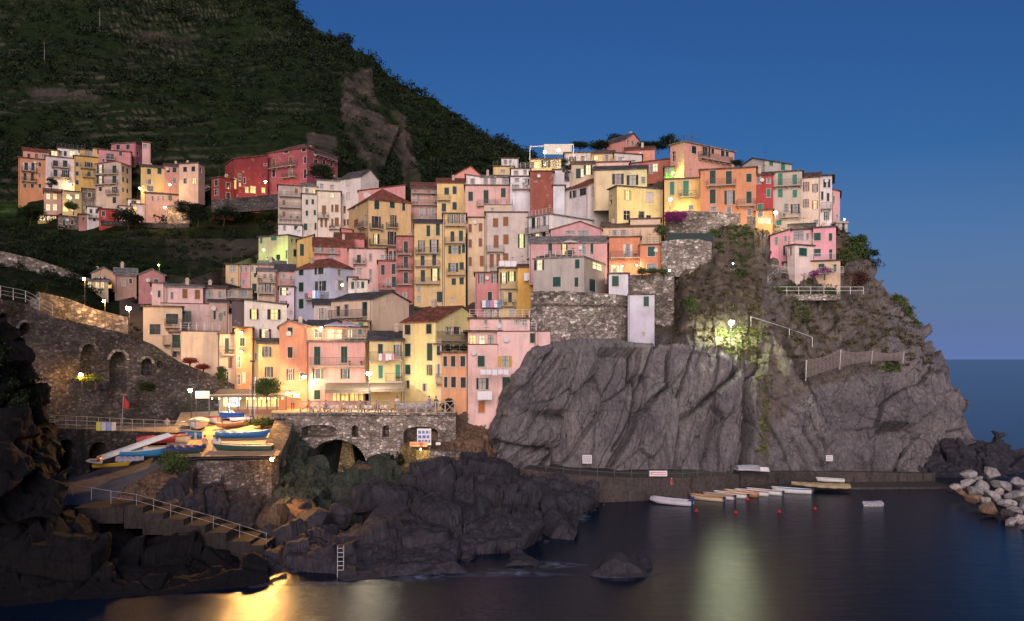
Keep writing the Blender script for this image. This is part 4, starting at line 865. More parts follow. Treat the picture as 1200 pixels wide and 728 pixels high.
rk = rk*np.clip(.5+1.6*fbm(HV*.09, 4, 8), 0, 1); setattr_f(hill, 'rocky', rk)
# scrub on the hill
NV = len(HV); pick = rng.choice(NV, 19000, replace=False)
hpx, hpy = hx[pick], hy[pick]
keep = (hpy > -40) & (hpx > -120) & (hpx < 700) & (hpy < 400)
hot = inpoly(hpx, hpy, ROCKPOLY) | inpoly(hpx, hpy, [(30,104),(120,104),(118,126),(40,128)]) | inpoly(hpx, hpy, [(150,38),(232,42),(230,54),(150,50)]) | inpoly(hpx,hpy,[(360,155),(395,160),(395,185),(360,178)])
dens = .5+.9*fbm(HV[pick]*.035, 4, 77)
dens = np.where((hpy > 120) & (hpx < 400), dens-.12, dens+.15)
keep &= (rng.random(len(pick)) < np.where(hot, .06, np.clip(dens, .08, 1)))
HP = HV[pick][keep]
rad = (1.0+2.2*rng.random(len(HP))**2.5)*np.clip(HP[:, 1]/260, .45, 1.3)
HP = HP+np.array([0, 0, .3])*rad[:, None]
print('bushes', len(HP))
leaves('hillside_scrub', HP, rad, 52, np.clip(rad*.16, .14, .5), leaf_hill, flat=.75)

# --- ground under the village: a slope kept a few metres behind every facade
def vill():
    xs = np.arange(140, 1006, 4.0); n = 64; ts = np.linspace(0, 1, n)
    top = np.interp(xs, [140,190,230,300,325,400,430,480,560,600,640,700,740,780,812,850,900,950,985,1005], [352,340,325,300,262,246,262,240,226,222,226,204,205,214,206,222,226,236,262,290])
    bot = np.interp(xs, [140,230,330,520,600,618,630,700,745,790,860,900,960,1005], [500,500,500,500,470,400,345,345,345,320,300,330,335,330])
    PX = np.repeat(xs[None], n, 0); PY = top[None]*(1-ts[:, None])+bot[None]*ts[:, None]
    cp = []
    lo = np.zeros_like(PX)
    for fy, yt, yb in HOUSES:
        fx = [f[0] for f in fy]; fd = [f[1] for f in fy]
        if fx[0] < 140 or fx[-1] < 230 and yb < 300: continue
        for q in np.linspace(fx[0], fx[-1], 4):
            d = np.interp(q, fx, fd); cp.append((q, yb+1, d+4)); cp.append((q, (yt+yb)/2, d+6)); cp.append((q, yt, d+9))
        m_ = (PX > fx[0]-6) & (PX < fx[-1]+6) & (PY < yb+4) & (PY > yt-3)
        lo = np.where(m_, np.maximum(lo, np.interp(PX, fx, fd)+3.5+4*np.clip((yb-PY)/max(yb-yt, 1), 0, 1)), lo)
    cp = np.array(cp)
    d2 = (PX[..., None]-cp[:, 0])**2+((PY[..., None]-cp[:, 1])*1.6)**2+40
    w_ = d2**-2.0; G0 = (w_*cp[:, 2]).sum(-1)/w_.sum(-1)
    G0 = np.maximum(G0, lo)
    for it in range(14):
        Pd = np.pad(G0, 1, mode='edge'); G0 = (Pd[:-2, 1:-1]+Pd[2:, 1:-1]+Pd[1:-1, :-2]+Pd[1:-1, 2:]+2*G0)/6; G0 = np.maximum(G0, lo)
    cs = [[(xs[j], PY[i, j], G0[i, j]) for j in range(len(xs))] for i in range(n)]
    o, V = loft('village_ground', cs, 320, [2]*(n-1), m_soil, lambda V: ridged(V*.25, 4, 4)*.35-.2, crv=0)
    px, py = pxpy(V); m = np.where(rng.random(len(V)) < .02)[0]
    leaves('village_shrubs', V[m], .35+.5*rng.random(len(m)), 40, .12, leaf_hill)
vill()

def d_rough(a1, a2, f=.12, seed=1):
    def g(V):
        b_, e_ = blocks(V*f*3.2, seed+3, .9); return ridged(V*f, 5, seed)*a1*.55+b_*a1*.5+ridged(V*f*4, 4, seed+5)*a2
    return g
def d_blk(a1, a2, seed, ang=40, sc=1.0):
    a = R(ang)
    def g(V):
        low = np.clip((V[:, 2]+.2)/1.4, .1, 1)
        wv_ = fbm(V*.12, 3, seed)*2
        s_ = (V[:, 0]+wv_)*np.cos(a)-V[:, 2]*np.sin(a); t_ = (V[:, 0]+wv_)*np.sin(a)+V[:, 2]*np.cos(a)
        b1, e1 = blocks(np.stack([s_/(3.6*sc), t_/(8.0*sc), V[:, 1]/7], 1), seed+1, .9); b2, e2 = blocks(np.stack([s_/(1.2*sc), t_/(3.2*sc), V[:, 1]/3], 1), seed+2, .9); b3, e3 = blocks(V*1.7/sc, seed+3, 1.0)
        return (b1*a1*1.1+b2*a2*.9+b3*.10+fbm(V*.1, 3, seed+4)*a1*1.6-np.exp(-(e1/.05)**2)*.55)*low
    return g
# --- the big cliff
CRK = {}
def d_cliff(V):
    px, py = pxpy(V)
    a = np.interp(px, [560, 640, 700, 800, 880, 900, 960, 1100], [R(50), R(44), R(34), R(20), R(6), R(20), R(42), R(46)])
    w = fbm(V*.06, 4, 11)*2.6
    x = V[:, 0]+w; z = V[:, 2]+fbm(V*.07+9, 3, 12)*2.5
    s_ = x*np.cos(a)-z*np.sin(a); t_ = x*np.sin(a)+z*np.cos(a)
    def bl(sx, tx, seed, tilt=.8): 
        v, e = blocks(np.stack([s_/sx, t_/tx, V[:, 1]/60], 1), seed, tilt); return v, e
    b1, e1 = bl(8.5, 19, 3); b2, e2 = bl(3.4, 8.5, 7); b3, e3 = bl(1.2, 3.6, 9)
    smooth = np.clip(.5+1.3*fbm(V*.05, 2, 71), .0, 1)
    slab = b1*.85+b2*(.25+.4*smooth)+b3*(.04+.22*smooth)-np.exp(-(e1/.035)**2)*.9-np.exp(-(e2/.05)**2)*.35*smooth+fbm(V*.9, 4, 73)*.16+ridged(V*.25, 4, 75)*.22
    right = np.clip((px-886)/10, 0, 1)
    c1, g1 = bl(4.5, 11, 23); c2, g2 = bl(1.7, 4.0, 27); c3, g3 = blocks(V*.9, 29, 1.0)
    rough = ridged(V*.09, 4, 31)*1.5+c1*1.1+c2*.5+c3*.18+ridged(V*.5, 4, 37)*.3
    up = np.clip((415-py)/8, 0, 1)*(px < 900)
    leftpart = np.clip((650-px)/35, 0, 1)
    l1, k1 = bl(1.6, 7, 41); l2, k2 = bl(.7, 3, 43)
    lp_ = l1*.45+l2*.25+ridged(V*.15, 4, 45)*.3+b1*.5
    base = slab*(1-leftpart)+lp_*leftpart
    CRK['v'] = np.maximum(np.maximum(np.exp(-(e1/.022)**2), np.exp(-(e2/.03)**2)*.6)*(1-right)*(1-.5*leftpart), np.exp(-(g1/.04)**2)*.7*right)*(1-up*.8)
    out = base*(1-right)+rough*right
    out = out*(1-up)+(ridged(V*.12, 5, 51)*1.2+c2*.35+ridged(V*.5, 4, 52)*.4)*up*np.interp(px, [560,760,800], [.08,.08,1])
    wob = fbm(np.stack([py*.03, py*0, py*0], 1), 3, 88)*5
    crev = np.exp(-((px-(884+wob-(py-440)*.08))/4.5)**2)*(py > 425)*(py < 560)*6.0
    crev2 = np.exp(-((px-(772+wob*1.4-(py-400)*.36))/2.2)**2)*(py > 400)*(py < 530)*1.3
    return out-crev-crev2
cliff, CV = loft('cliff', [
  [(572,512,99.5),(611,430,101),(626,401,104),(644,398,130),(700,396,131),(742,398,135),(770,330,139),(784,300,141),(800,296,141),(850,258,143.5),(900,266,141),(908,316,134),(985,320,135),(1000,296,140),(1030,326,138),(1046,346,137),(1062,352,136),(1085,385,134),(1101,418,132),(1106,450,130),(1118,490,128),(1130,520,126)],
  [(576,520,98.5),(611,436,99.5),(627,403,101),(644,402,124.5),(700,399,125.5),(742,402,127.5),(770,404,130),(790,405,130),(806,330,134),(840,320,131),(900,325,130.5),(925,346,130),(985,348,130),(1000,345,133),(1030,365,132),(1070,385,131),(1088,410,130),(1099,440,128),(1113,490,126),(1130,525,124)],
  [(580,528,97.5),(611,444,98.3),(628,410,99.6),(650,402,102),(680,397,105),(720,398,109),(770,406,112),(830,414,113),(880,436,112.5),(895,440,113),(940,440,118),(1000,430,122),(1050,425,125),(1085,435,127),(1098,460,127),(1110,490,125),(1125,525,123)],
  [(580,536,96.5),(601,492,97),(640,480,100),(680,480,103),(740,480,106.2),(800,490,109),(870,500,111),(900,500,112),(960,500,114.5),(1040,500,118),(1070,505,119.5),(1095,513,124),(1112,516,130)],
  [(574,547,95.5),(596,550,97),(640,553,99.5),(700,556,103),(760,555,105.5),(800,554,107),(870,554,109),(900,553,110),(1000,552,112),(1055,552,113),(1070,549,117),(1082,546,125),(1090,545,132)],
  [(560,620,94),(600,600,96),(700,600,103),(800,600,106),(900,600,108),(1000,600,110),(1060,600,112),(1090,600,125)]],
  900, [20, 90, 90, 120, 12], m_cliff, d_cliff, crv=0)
cx_, cy_ = pxpy(CV)
vg = np.clip((np.interp(cx_, [535,600,640,700,770,830,880,900,940,1000,1060,1100,1125], [490,440,398,388,400,412,432,520,470,450,440,420,420])-cy_)/12, 0, 1)
vg = vg*np.where(cx_ > 890, .62, .8)*np.where(cx_ > 1040, .6, 1)
vg = np.maximum(vg, np.exp(-((cx_-897)/9)**2)*.75*(cy_ > 430)*(cy_ < 540))
vg = np.maximum(vg, np.clip((575-cx_)/20, 0, 1)*.7)
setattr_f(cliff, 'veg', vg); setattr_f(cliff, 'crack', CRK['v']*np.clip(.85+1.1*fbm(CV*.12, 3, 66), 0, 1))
def scat(V, px, py, poly, n):
    m = np.where(inpoly(px, py, poly))[0]; return V[rng.choice(m, min(n, len(m)), replace=False)]
UP = [(760,262),(850,256),(900,266),(905,320),(985,322),(1010,315),(1060,365),(1095,420),(1090,440),(1000,430),(930,440),(885,435),(830,412),(770,400),(750,350)]
leaves('cliff_scrub', scat(CV, cx_, cy_, UP, 520), .35+.55*rng.random(520), 42, .13, leaf_dry)
leaves('cliff_bushes', np.vstack([scat(CV, cx_, cy_, [(830,256),(880,262),(885,300),(870,330),(840,300)], 90), scat(CV, cx_, cy_, [(905,330),(990,335),(985,345),(910,345)], 40), scat(CV, cx_, cy_, [(1040,415),(1058,420),(1054,436),(1030,436)], 30),
    scat(CV, cx_, cy_, [(800,350),(815,350),(818,365),(800,362)], 25), scat(CV, cx_, cy_, [(1045,345),(1062,350),(1080,385),(1070,385)], 40), scat(CV, cx_, cy_, [(928,345),(945,350),(948,385),(930,380)], 25)]), .4+.5*rng.random(250), 50, .14, leaf_green)
leaves('cliff_grass', np.vstack([scat(CV, cx_, cy_, [(838,385),(885,385),(905,400),(900,430),(880,435),(840,405)], 130), scat(CV, cx_, cy_, [(890,440),(905,440),(900,530),(888,530)], 50)]), .25+.3*rng.random(180), 40, .10, leaf_grass)

# --- rocky point right of the cliff

loft('rocky_point', [
  [(1062,530,124),(1080,518,126),(1100,502,127),(1118,500,126),(1130,498,126),(1140,508,125),(1150,512,125),(1162,506,125),(1172,502,125),(1180,512,126),(1190,524,127),(1200,532,128),(1220,548,129)],
  [(1062,540,121),(1085,532,121),(1120,525,120),(1160,530,121),(1190,545,123),(1220,556,126)],
  [(1066,556,117),(1120,562,114.5),(1160,562,114),(1200,562,115),(1220,562,118)],
  [(1066,580,114),(1150,590,112),(1220,590,114)]], 240, [50,50,10], m_shore, d_blk(.55, .3, 84))

# --- centre reef and gorge rocks
d_reef = d_blk(1.3, .6, 95, 48, 1.55)
reef_top = [(300,610,81),(322,604,78),(338,593,77.5),(365,590,77),(385,600,77),(408,600,79),(422,588,81),(445,574,83),(470,578,85),(490,570,88),(520,552,90),(545,544,92),(575,544,93),(600,552,93),(625,564,93),(650,576,91),(672,594,89)]
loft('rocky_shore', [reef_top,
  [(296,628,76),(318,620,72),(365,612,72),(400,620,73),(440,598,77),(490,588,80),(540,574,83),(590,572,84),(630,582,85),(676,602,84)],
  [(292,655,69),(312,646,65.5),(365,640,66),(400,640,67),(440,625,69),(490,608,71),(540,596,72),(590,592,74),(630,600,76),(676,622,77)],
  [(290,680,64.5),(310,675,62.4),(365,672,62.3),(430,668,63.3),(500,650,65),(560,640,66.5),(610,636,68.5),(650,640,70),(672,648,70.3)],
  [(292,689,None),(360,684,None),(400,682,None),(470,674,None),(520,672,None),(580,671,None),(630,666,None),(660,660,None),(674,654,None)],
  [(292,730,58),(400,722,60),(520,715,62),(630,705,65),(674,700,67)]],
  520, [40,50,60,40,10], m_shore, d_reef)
# second ledge by the walkway
loft('shore_ledge', [
  [(590,556,95),(620,560,94),(650,560,93),(680,570,93),(700,574,93)],
  [(590,580,90),(630,580,89),(660,585,88),(690,588,89),(700,585,91)],
  [(590,612,84),(630,618,82),(650,616,82.5),(668,608,None),(690,598,None),(700,592,None)],
  [(590,640,80),(668,640,82),(700,630,88)]], 160, [20,30,10], m_shore, d_rough(.9, .3, .25, 14))
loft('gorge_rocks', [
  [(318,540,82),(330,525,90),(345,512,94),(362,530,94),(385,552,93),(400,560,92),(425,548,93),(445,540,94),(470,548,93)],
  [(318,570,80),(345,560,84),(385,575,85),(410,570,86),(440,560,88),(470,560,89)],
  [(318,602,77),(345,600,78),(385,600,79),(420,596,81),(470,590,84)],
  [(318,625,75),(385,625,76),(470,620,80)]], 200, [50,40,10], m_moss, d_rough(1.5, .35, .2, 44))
loft('slope_by_quay_houses', [
  [(505,500,99),(530,492,100),(560,484,103),(592,470,108),(612,452,111)],
  [(505,520,95),(530,515,96),(560,505,99),(590,500,103),(612,490,108)],
  [(505,545,91),(530,540,92),(560,534,94),(590,540,98),(612,545,102)],
  [(505,570,90),(560,570,92),(612,570,98)]], 130, [25,40,10], m_warmrock, d_rough(.8, .3, .25, 66))
loft('gorge_back', [[(325,488,108),(440,488,108),(520,488,108)], [(325,530,104),(440,530,104),(520,530,104)], [(325,600,98),(440,600,98),(520,600,98)]], 80, [20,30], m_moss, d_rough(1.2, .3, .2, 49))
# --- left shore
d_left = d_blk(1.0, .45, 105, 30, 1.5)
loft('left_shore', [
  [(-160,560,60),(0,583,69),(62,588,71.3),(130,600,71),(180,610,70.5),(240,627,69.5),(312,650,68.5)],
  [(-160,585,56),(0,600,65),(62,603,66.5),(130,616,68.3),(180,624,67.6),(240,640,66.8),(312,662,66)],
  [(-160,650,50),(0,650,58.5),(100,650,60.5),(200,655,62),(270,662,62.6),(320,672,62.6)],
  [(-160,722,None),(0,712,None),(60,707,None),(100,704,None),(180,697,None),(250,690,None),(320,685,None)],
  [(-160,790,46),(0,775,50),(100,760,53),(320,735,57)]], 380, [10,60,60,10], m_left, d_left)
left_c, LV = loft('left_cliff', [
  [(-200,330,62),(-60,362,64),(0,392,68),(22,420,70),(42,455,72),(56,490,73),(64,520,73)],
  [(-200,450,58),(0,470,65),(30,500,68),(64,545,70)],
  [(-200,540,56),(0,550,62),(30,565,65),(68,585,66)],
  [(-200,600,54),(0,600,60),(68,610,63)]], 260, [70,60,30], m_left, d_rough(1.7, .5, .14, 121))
lx, ly = pxpy(LV)
leaves('left_cliff_bushes', scat(LV, lx, ly, [(-60,370),(0,395),(40,440),(50,470),(20,485),(0,480),(-60,470)], 120), .35+.6*rng.random(120), 70, .12, leaf_hill)
# harbour ramp and plaza
loft('slipway', [
  [(38,572,75),(60,568,76.5),(100,556,79),(150,540,82),(195,520,86),(225,505,92),(262,495,98),(330,488,102)],
  [(38,582,73),(80,580,74.5),(120,575,75.5),(160,556,78.5),(200,536,81.5),(240,524,85),(280,515,89),(330,510,91)],
  [(38,592,71.5),(80,592,71.5),(128,592,71.5),(150,572,75.3),(196,543,78.6),(235,538,79.3),(280,537,79.8),(326,537,80.2)]],
  160, [20,20], m_path, lambda V: fbm(V*.8, 3, 2)*.03)
def flatpoly(name, pts, z, t, mat, kind='structure'):
    mb = MB(); mb.slab([(p[0], p[1], z) for p in pts], t); o = mb.build(name, mat); o['kind'] = kind; return o
def xyD(px, D): return ((px-CX)*D/F, D)
loft('plaza', [
  [(212,484,104),(262,482,104),(330,480,105)],
  [(205,498,96),(262,492,99),(330,486,102.3)],
  [(196,512,88),(230,508,91),(262,500,95),(345,490,100)],
  [(196,537,78.9),(235,536,79.4),(280,535,79.9),(326,535,80.3)]], 60, [10,10,16], m_plaza, lambda V: (fbm(V*.8, 3, 2)*.03)+.06)
flatpoly('square', [xyD(318,96.2), xyD(534,96.2), xyD(534,118), xyD(318,118)], 9.9, .4, m_plaza)
loft('quarry_slope', [ [(128,592,71.6),(150,571,75.5),(196,544,78.7),(215,541,79)], [(130,600,70.6),(170,590,73),(200,566,76),(215,556,77.6)], [(135,610,69.5),(190,612,71),(230,620,71.5),(250,625,71.5)]], 90, [30,30], m_warmrock, d_rough(.4,.15,.5,9))

loft('rock_base', [[(186,566,78),(220,556,78),(250,568,78.4),(285,572,78.6),(326,582,79)],[(186,585,75),(230,576,75),(270,585,76),(330,592,77.5)],[(186,625,70),(330,625,73)]], 120, [24,20], m_shore, d_blk(.7,.35,171,30,.7))
# ------------------------------------------------------------------ sea
def sea():
    m, nt, b = newmat('sea_water')
    v = coords(nt, (1, 1, 1)); n1 = noise(nt, coords(nt, (1, 2.2, 1)), .35, 4, .55); n2 = noise(nt, coords(nt, (1, 2.5, 1)), 2.2, 4, .6)
    bb = ramp(nt, noise(nt, v, .02, 5, .6), [(.35, (.001,.006,.018)), (.65, (.002,.012,.036))])
    nt.links.new(bb, b.inputs['Base Color']); b.inputs['IOR'].default_value = 1.33; b.inputs['Roughness'].default_value = .17
    b.inputs['Specular IOR Level'].default_value = .20
    h = mix(nt, .35, n1, n2); bump(nt, b, h, .30, .35)
    mb = MB()
    for (y0, y1) in ((-60, 400), (400, 3000), (3000, 40000)):
        xs = [-8000, -400, 400, 12000] if y0 < 3000 else [-30000, 0, 30000]
        for i in range(len(xs)-1): mb.quad((xs[i], y0, 0), (xs[i+1], y0, 0), (xs[i+1], y1, 0), (xs[i], y1, 0))
    o = mb.build('sea', m); o['kind'] = 'structure'
sea()
# the headland the viewpoint belongs to: rises behind and to the left of the camera
def headland():
    hs = []
    for X, pts in ((-30, 3), (-60, 30), (-110, 66), (-180, 95), (-280, 110), (-420, 120)):
        hs.append((X, pts))
    mb = MB(); n = 26; rows_ = []
    for (X, H0) in hs:
        r_ = []
        for j in range(n):
            y = -150+ (220)*j/(n-1); xx = X - max(0, y+5)*.85
            f = min(1, (y+160)/60)*min(1, max(0, (75-y))/60)
            h = H0*f+6*float(vnoise(np.array([[X*.03, y*.03, 0]]), 3)[0])
            r_.append((xx-6, y, max(-2, h) if X < -40 else -2))
        rows_.append(r_)
    for i in range(len(rows_)-1):
        for j in range(n-1): mb.quad(rows_[i][j], rows_[i][j+1], rows_[i+1][j+1], rows_[i+1][j])
    o = mb.build('headland', m_hill, smooth=True); o['kind'] = 'structure'
headland()
# ------------------------------------------------------------------ walls, bridge, quay
def ribbon_pts(pts):
    """pts: (px, ytop, ybot, D) -> list of top/bottom world points"""
    return [(at(p[0], p[1], p[3]), at(p[0], p[2], p[3])) for p in pts]
def ribbon(name, pts, th, mat, label=None, cat=None, group=None, kind=None, openings=(), sub=0, parent=None):
    rp = ribbon_pts(pts); mb = MB(); n = len(rp); V = []
    for i, (t, b) in enumerate(rp):
        a = rp[max(i-1, 0)][0]; c = rp[min(i+1, n-1)][0]; d = (c-a); d.z = 0; d.normalize(); back = Vector((-d.y, d.x, 0))*th
        V += [tuple(t), tuple(b), tuple(b+back), tuple(t+back)]
    Fs = []
    for i in range(n-1):
        a, b = i*4, (i+1)*4
        for k in range(4): Fs.append((a+k, a+(k+1) % 4, b+(k+1) % 4, b+k))
    Fs.append((3, 2, 1, 0)); Fs.append(tuple((n-1)*4+k for k in range(4)))
    mb.add(V, Fs); o = mb.build(name, mat, parent)
    import bmesh
    bm = bmesh.new(); bm.from_mesh(o.data); bmesh.ops.recalc_face_normals(bm, faces=bm.faces); bm.to_mesh(o.data); bm.free()
    if openings:
        cuts = MB()
        for (cxp, ybase, wpx, hpx, arch, Dc, depth) in openings:
            # an arch-topped prism through the wall, following the view ray direction
            c = at(cxp, ybase, Dc); sc = Dc/F; hw = wpx*sc/2; H_ = hpx*sc; prof = [(-hw, 0), (hw, 0)]
            spring = H_-hw*arch
            for k in range(13):
                a = math.pi*k/12; prof.append((hw*math.cos(a), spring+hw*arch*math.sin(a)) if arch > 0 else None)
            if arch == 0: prof = [(-hw, 0), (hw, 0), (hw, H_), (-hw, H_)]
            # local wall direction
            j = min(range(len(pts)-1), key=lambda q: abs((pts[q][0]+pts[q+1][0])/2-cxp)); d = rp[j+1][0]-rp[j][0]; d.z = 0; d.normalize(); nb = Vector((-d.y, d.x, 0))
            m_ = len(prof); vv = []
            for off in (-3, depth):
                for (x, z) in prof: q = c+d*x+nb*off; vv.append((q.x, q.y, q.z+z))
            ff = [tuple(range(m_))[::-1], tuple(range(m_, 2*m_))]+[(i, (i+1) % m_, (i+1) % m_+m_, i+m_) for i in range(m_)]
            cuts.add(vv, ff)
        co_ = cuts.build('cutter', mat)
        bm = bmesh.new(); bm.from_mesh(co_.data); bmesh.ops.recalc_face_normals(bm, faces=bm.faces); bm.to_mesh(co_.data); bm.free()
        md = o.modifiers.new('b', 'BOOLEAN'); md.operation = 'DIFFERENCE'; md.solver = 'EXACT'; md.object = co_; md.use_self = True
        bpy.context.view_layer.update(); dg = bpy.context.evaluated_depsgraph_get()
        nm = bpy.data.meshes.new_from_object(o.evaluated_get(dg)); o.modifiers.clear(); o.data = nm
        bpy.data.objects.remove(co_)
    tag(o, label, cat, group, kind); return o
GW = 'old stone walls of the harbour'
def arch_ring(parent, cxp, ybase, wpx, hpx, arch, Dc, wallpts, mat, t=.28):
    c = at(cxp, ybase, Dc); sc = Dc/F; hw = wpx*sc/2; spring = hpx*sc-hw*arch
    rp = ribbon_pts(wallpts); j = min(range(len(wallpts)-1), key=lambda q: abs((wallpts[q][0]+wallpts[q+1][0])/2-cxp)); d = rp[j+1][0]-rp[j][0]; d.z = 0; d.normalize(); nb = Vector((-d.y, d.x, 0))
    mb = MB(); n = 14
    for k in range(n):
        a0, a1 = math.pi*(k+.06)/n, math.pi*(k+.94)/n; P = []
        for off in (-.10, .3):
            for (r, a) in ((1, a0), (1, a1), (1+t/hw, a1), (1+t/hw, a0)):
                q = c+d*(hw*r*math.cos(a))+nb*off; P.append((q.x, q.y, q.z+spring+hw*arch*r*math.sin(a)))
        mb.hexa(P)
    return mb.build('arch_ring', mat, parent)
# big wall with blind arches
W1 = [(-90,352,520,80),(0,350,512,88),(30,356,505,91),(62,372,502,93),(110,382,500,97),(150,392,500,100),(180,404,500,102),(210,424,500,104),(250,440,500,105.5),(292,458,500,107)]
W1m = ribbon('retaining_wall', W1, 2.2, m_wall, 'tall dark stone retaining wall with blind arches rising left of the harbour', 'wall', GW,
    openings=[(104,445,18,42,1,96.3,1.0),(139,455,20,43,1,99,1.0),(172,440,12,20,1,101.4,1.0),(188,431,7,8,1,102.4,.8),(30,392,22,14,1,91,1.0),(4,385,18,18,1,88.5,1.0)])
for a in ((104,445,18,42,1,96.3),(139,455,20,43,1,99),(172,440,12,20,1,101.4),(30,392,22,14,1,91)): arch_ring(W1m, *a, W1, m_wall2)
W2 = [(40,500,600,76),(62,502,596,77.5),(100,503,588,80),(140,505,575,82.5),(180,506,560,85),(222,508,540,88)]
W2m = ribbon('retaining_wall', W2, 3.0, m_wall, 'low dark stone wall with two deep arched vaults behind the slipway', 'wall', GW,
    openings=[(76,565,20,50,1,78.3,2.5),(115,556,20,38,1,80.9,2.5)])
for a in ((76,565,20,50,1,78.3),(115,556,20,38,1,80.9)): arch_ring(W2m, *a, W2, m_wall)
# walkway floor between both walls
flat = MB(); rp2 = ribbon_pts(W2); rp1 = ribbon_pts([(p[0], 500, 501, p[3]) for p in W1[1:]])
flat.poly([tuple(t[0]+Vector((0,0,-.02))) for t in rp2]+[(p[0].x, p[0].y+1, rp2[-1][0].z-.02) for p in rp1[::-1]]); fo = flat.build('walkway', m_path); fo['kind'] = 'structure'
ribbon('retaining_wall', [(-60,292,345,128),(0,294,346,130),(40,303,345,134),(75,315,346,138),(112,330,348,142)], 1.5, m_wall2, 'grey dry stone wall along the upper road at the far left', 'wall', GW)
ribbon('retaining_wall', [(46,342,378,104),(80,350,378,108),(110,362,388,110),(150,372,395,112)], 1.5, m_wall2, 'short pale stone terrace wall above the blind arches', 'wall', GW)
ribbon('retaining_wall', [(196,241,262,202),(222,240,262,201)], 1.0, m_wall2, 'steep grey stone wall under the low pink house of the upper hamlet', 'wall')
ribbon('retaining_wall', [(118,258,264,200),(196,262,268,200),(222,262,268,200)], 1.0, m_wall, 'dark foundation wall along the lower edge of the upper hamlet', 'wall')
ribbon('retaining_wall', [(248,234,250,196),(290,231,248,195),(330,227,245,195),(388,222,240,196)], 1.2, m_wall, 'overgrown stone wall carrying the terrace of the dark red houses', 'wall', GW)
# bastion below the round-fronted house and walls beside it
ribbon('stone_bastion', [(622,342,420,127),(636,341,418,125.4),(664,341,416,125),(690,343,416,125.6),(722,345,416,127),(738,347,412,129)], 3.0, stonewall('bastion_masonry', (.17,.14,.125), (.50,.45,.41), (.13,.11,.10), 1.7, .45), 'massive pale stone bastion under the round-fronted grey house', 'wall')
ribbon('stone_ledge', [(622,355,357,126.6),(640,355,357,124.9),(664,355,357,124.5),(700,356,358,125.2),(738,357,359,128.4)], .6, m_wall2, 'thin stone string course running across the bastion', 'ledge')
ribbon('terrace_wall', [(736,322,345,134),(756,322,352,133),(783,320,410,132),(790,318,420,131.8)], 2.0, m_wall2, 'rubble terrace wall right of the lavender house', 'wall', GW)
ribbon('terrace_wall', [(775,283,322,135.5),(800,280,325,134.5),(818,280,325,134),(834,284,305,135)], 2.0, m_wall2, 'light stone terrace wall under the green fence and bougainvillea', 'wall', GW)
ribbon('terrace_wall', [(905,345,352,126.5),(940,345,352,126.5),(985,345,352,127)], 1.0, m_wall2, 'low wall carrying the railed terrace below the pink villa', 'wall', GW)
ribbon('terrace_wall', [(783,250,292,140),(805,247,290,141),(870,250,285,140.5),(905,262,290,139),(920,270,296,137)], 1.2, m_wall2, 'long stone parapet supporting the orange houses on the right', 'wall', GW)
# square substructure: bridge with one big arch
BR = [(318,486,600,96.0),(345,486,600,95.8),(360,486,600,95.8),(405,486,600,95.8),(450,486,600,95.8),(470,486,560,95.8),(534,486,560,96.0)]
bridge = ribbon('stone_bridge', BR, 5.5, m_wall3, 'stone viaduct with one big arch carrying the restaurant square', 'bridge',
    openings=[(395,600,72,85,1.0,95.8,12),(374,513,41,15,.25,95.8,3.0),(416,512.5,8,14,1,95.8,2.5),(452,512.5,8,14,1,95.8,2.5),(493,524,40,24,.35,95.8,4.0)])
arch_ring(bridge, 395, 600, 72, 85, 1.0, 95.8, BR, m_wall2, .35)
cp = MB(); x0, _ = xyD(318, 95.8); x1, _ = xyD(534, 95.8); cp.box(x0, x1, 95.45, 96.1, 9.77, 9.96); cp.build('coping', m_wall2, bridge)
# mid pier seen through the arch
pm = MB(); c = at(407, 549, 99); pm.hexa([(c.x-1.5,98.6,c.z-3),(c.x+1.5,98.6,c.z-3),(c.x+1.3,100.5,c.z-3),(c.x-1.3,100.5,c.z-3),(c.x-.45,98.9,c.z+3.6),(c.x+.45,98.9,c.z+3.6),(c.x+.45,100.5,c.z+3.6),(c.x-.45,100.5,c.z+3.6)])
tag(pm.build('stone_buttress', stonewall('yellow_masonry', (.2,.15,.07), (.36,.28,.15), (.12,.1,.06), 2.2, .2)), 'small flared stone buttress seen through the big arch', 'buttress')
ribbon('lower_walkway_wall', [(470,520,560,93.5),(488,527,570,91),(503,528,572,90.5)], 1.6, stonewall('yellow_lit_masonry', (.22,.16,.07), (.40,.30,.14), (.14,.11,.06), 2.4, .2), 'stone wall coloured with yellow lamplight left of the grey timber-like quay wall', 'wall')  # yellow light on this wall is put into the stone colour
ribbon('lower_walkway_wall', [(503.3,528,560,90.4),(520,529,556,91),(540,529,552,92.5),(552,529,545,94)], 1.6, m_wall2, 'grey vertical-jointed quay wall under the notice board', 'wall')
# slipway front wall
SW = [(190,541,600,78.0),(200,541,600,78.4),(235,540.5,604,78.8),(280,540,604,79.2),(318,539,606,79.4),(327,536,606,80.5),(338,512,606,87),(344,492,606,94)]
ribbon('stone_quay_wall', SW, 2.0, stonewall('cobble_masonry', (.08,.068,.068), (.20,.17,.165), (.05,.042,.042), 3.0, .15), 'rough cobbled wall holding up the boat plaza', 'wall')
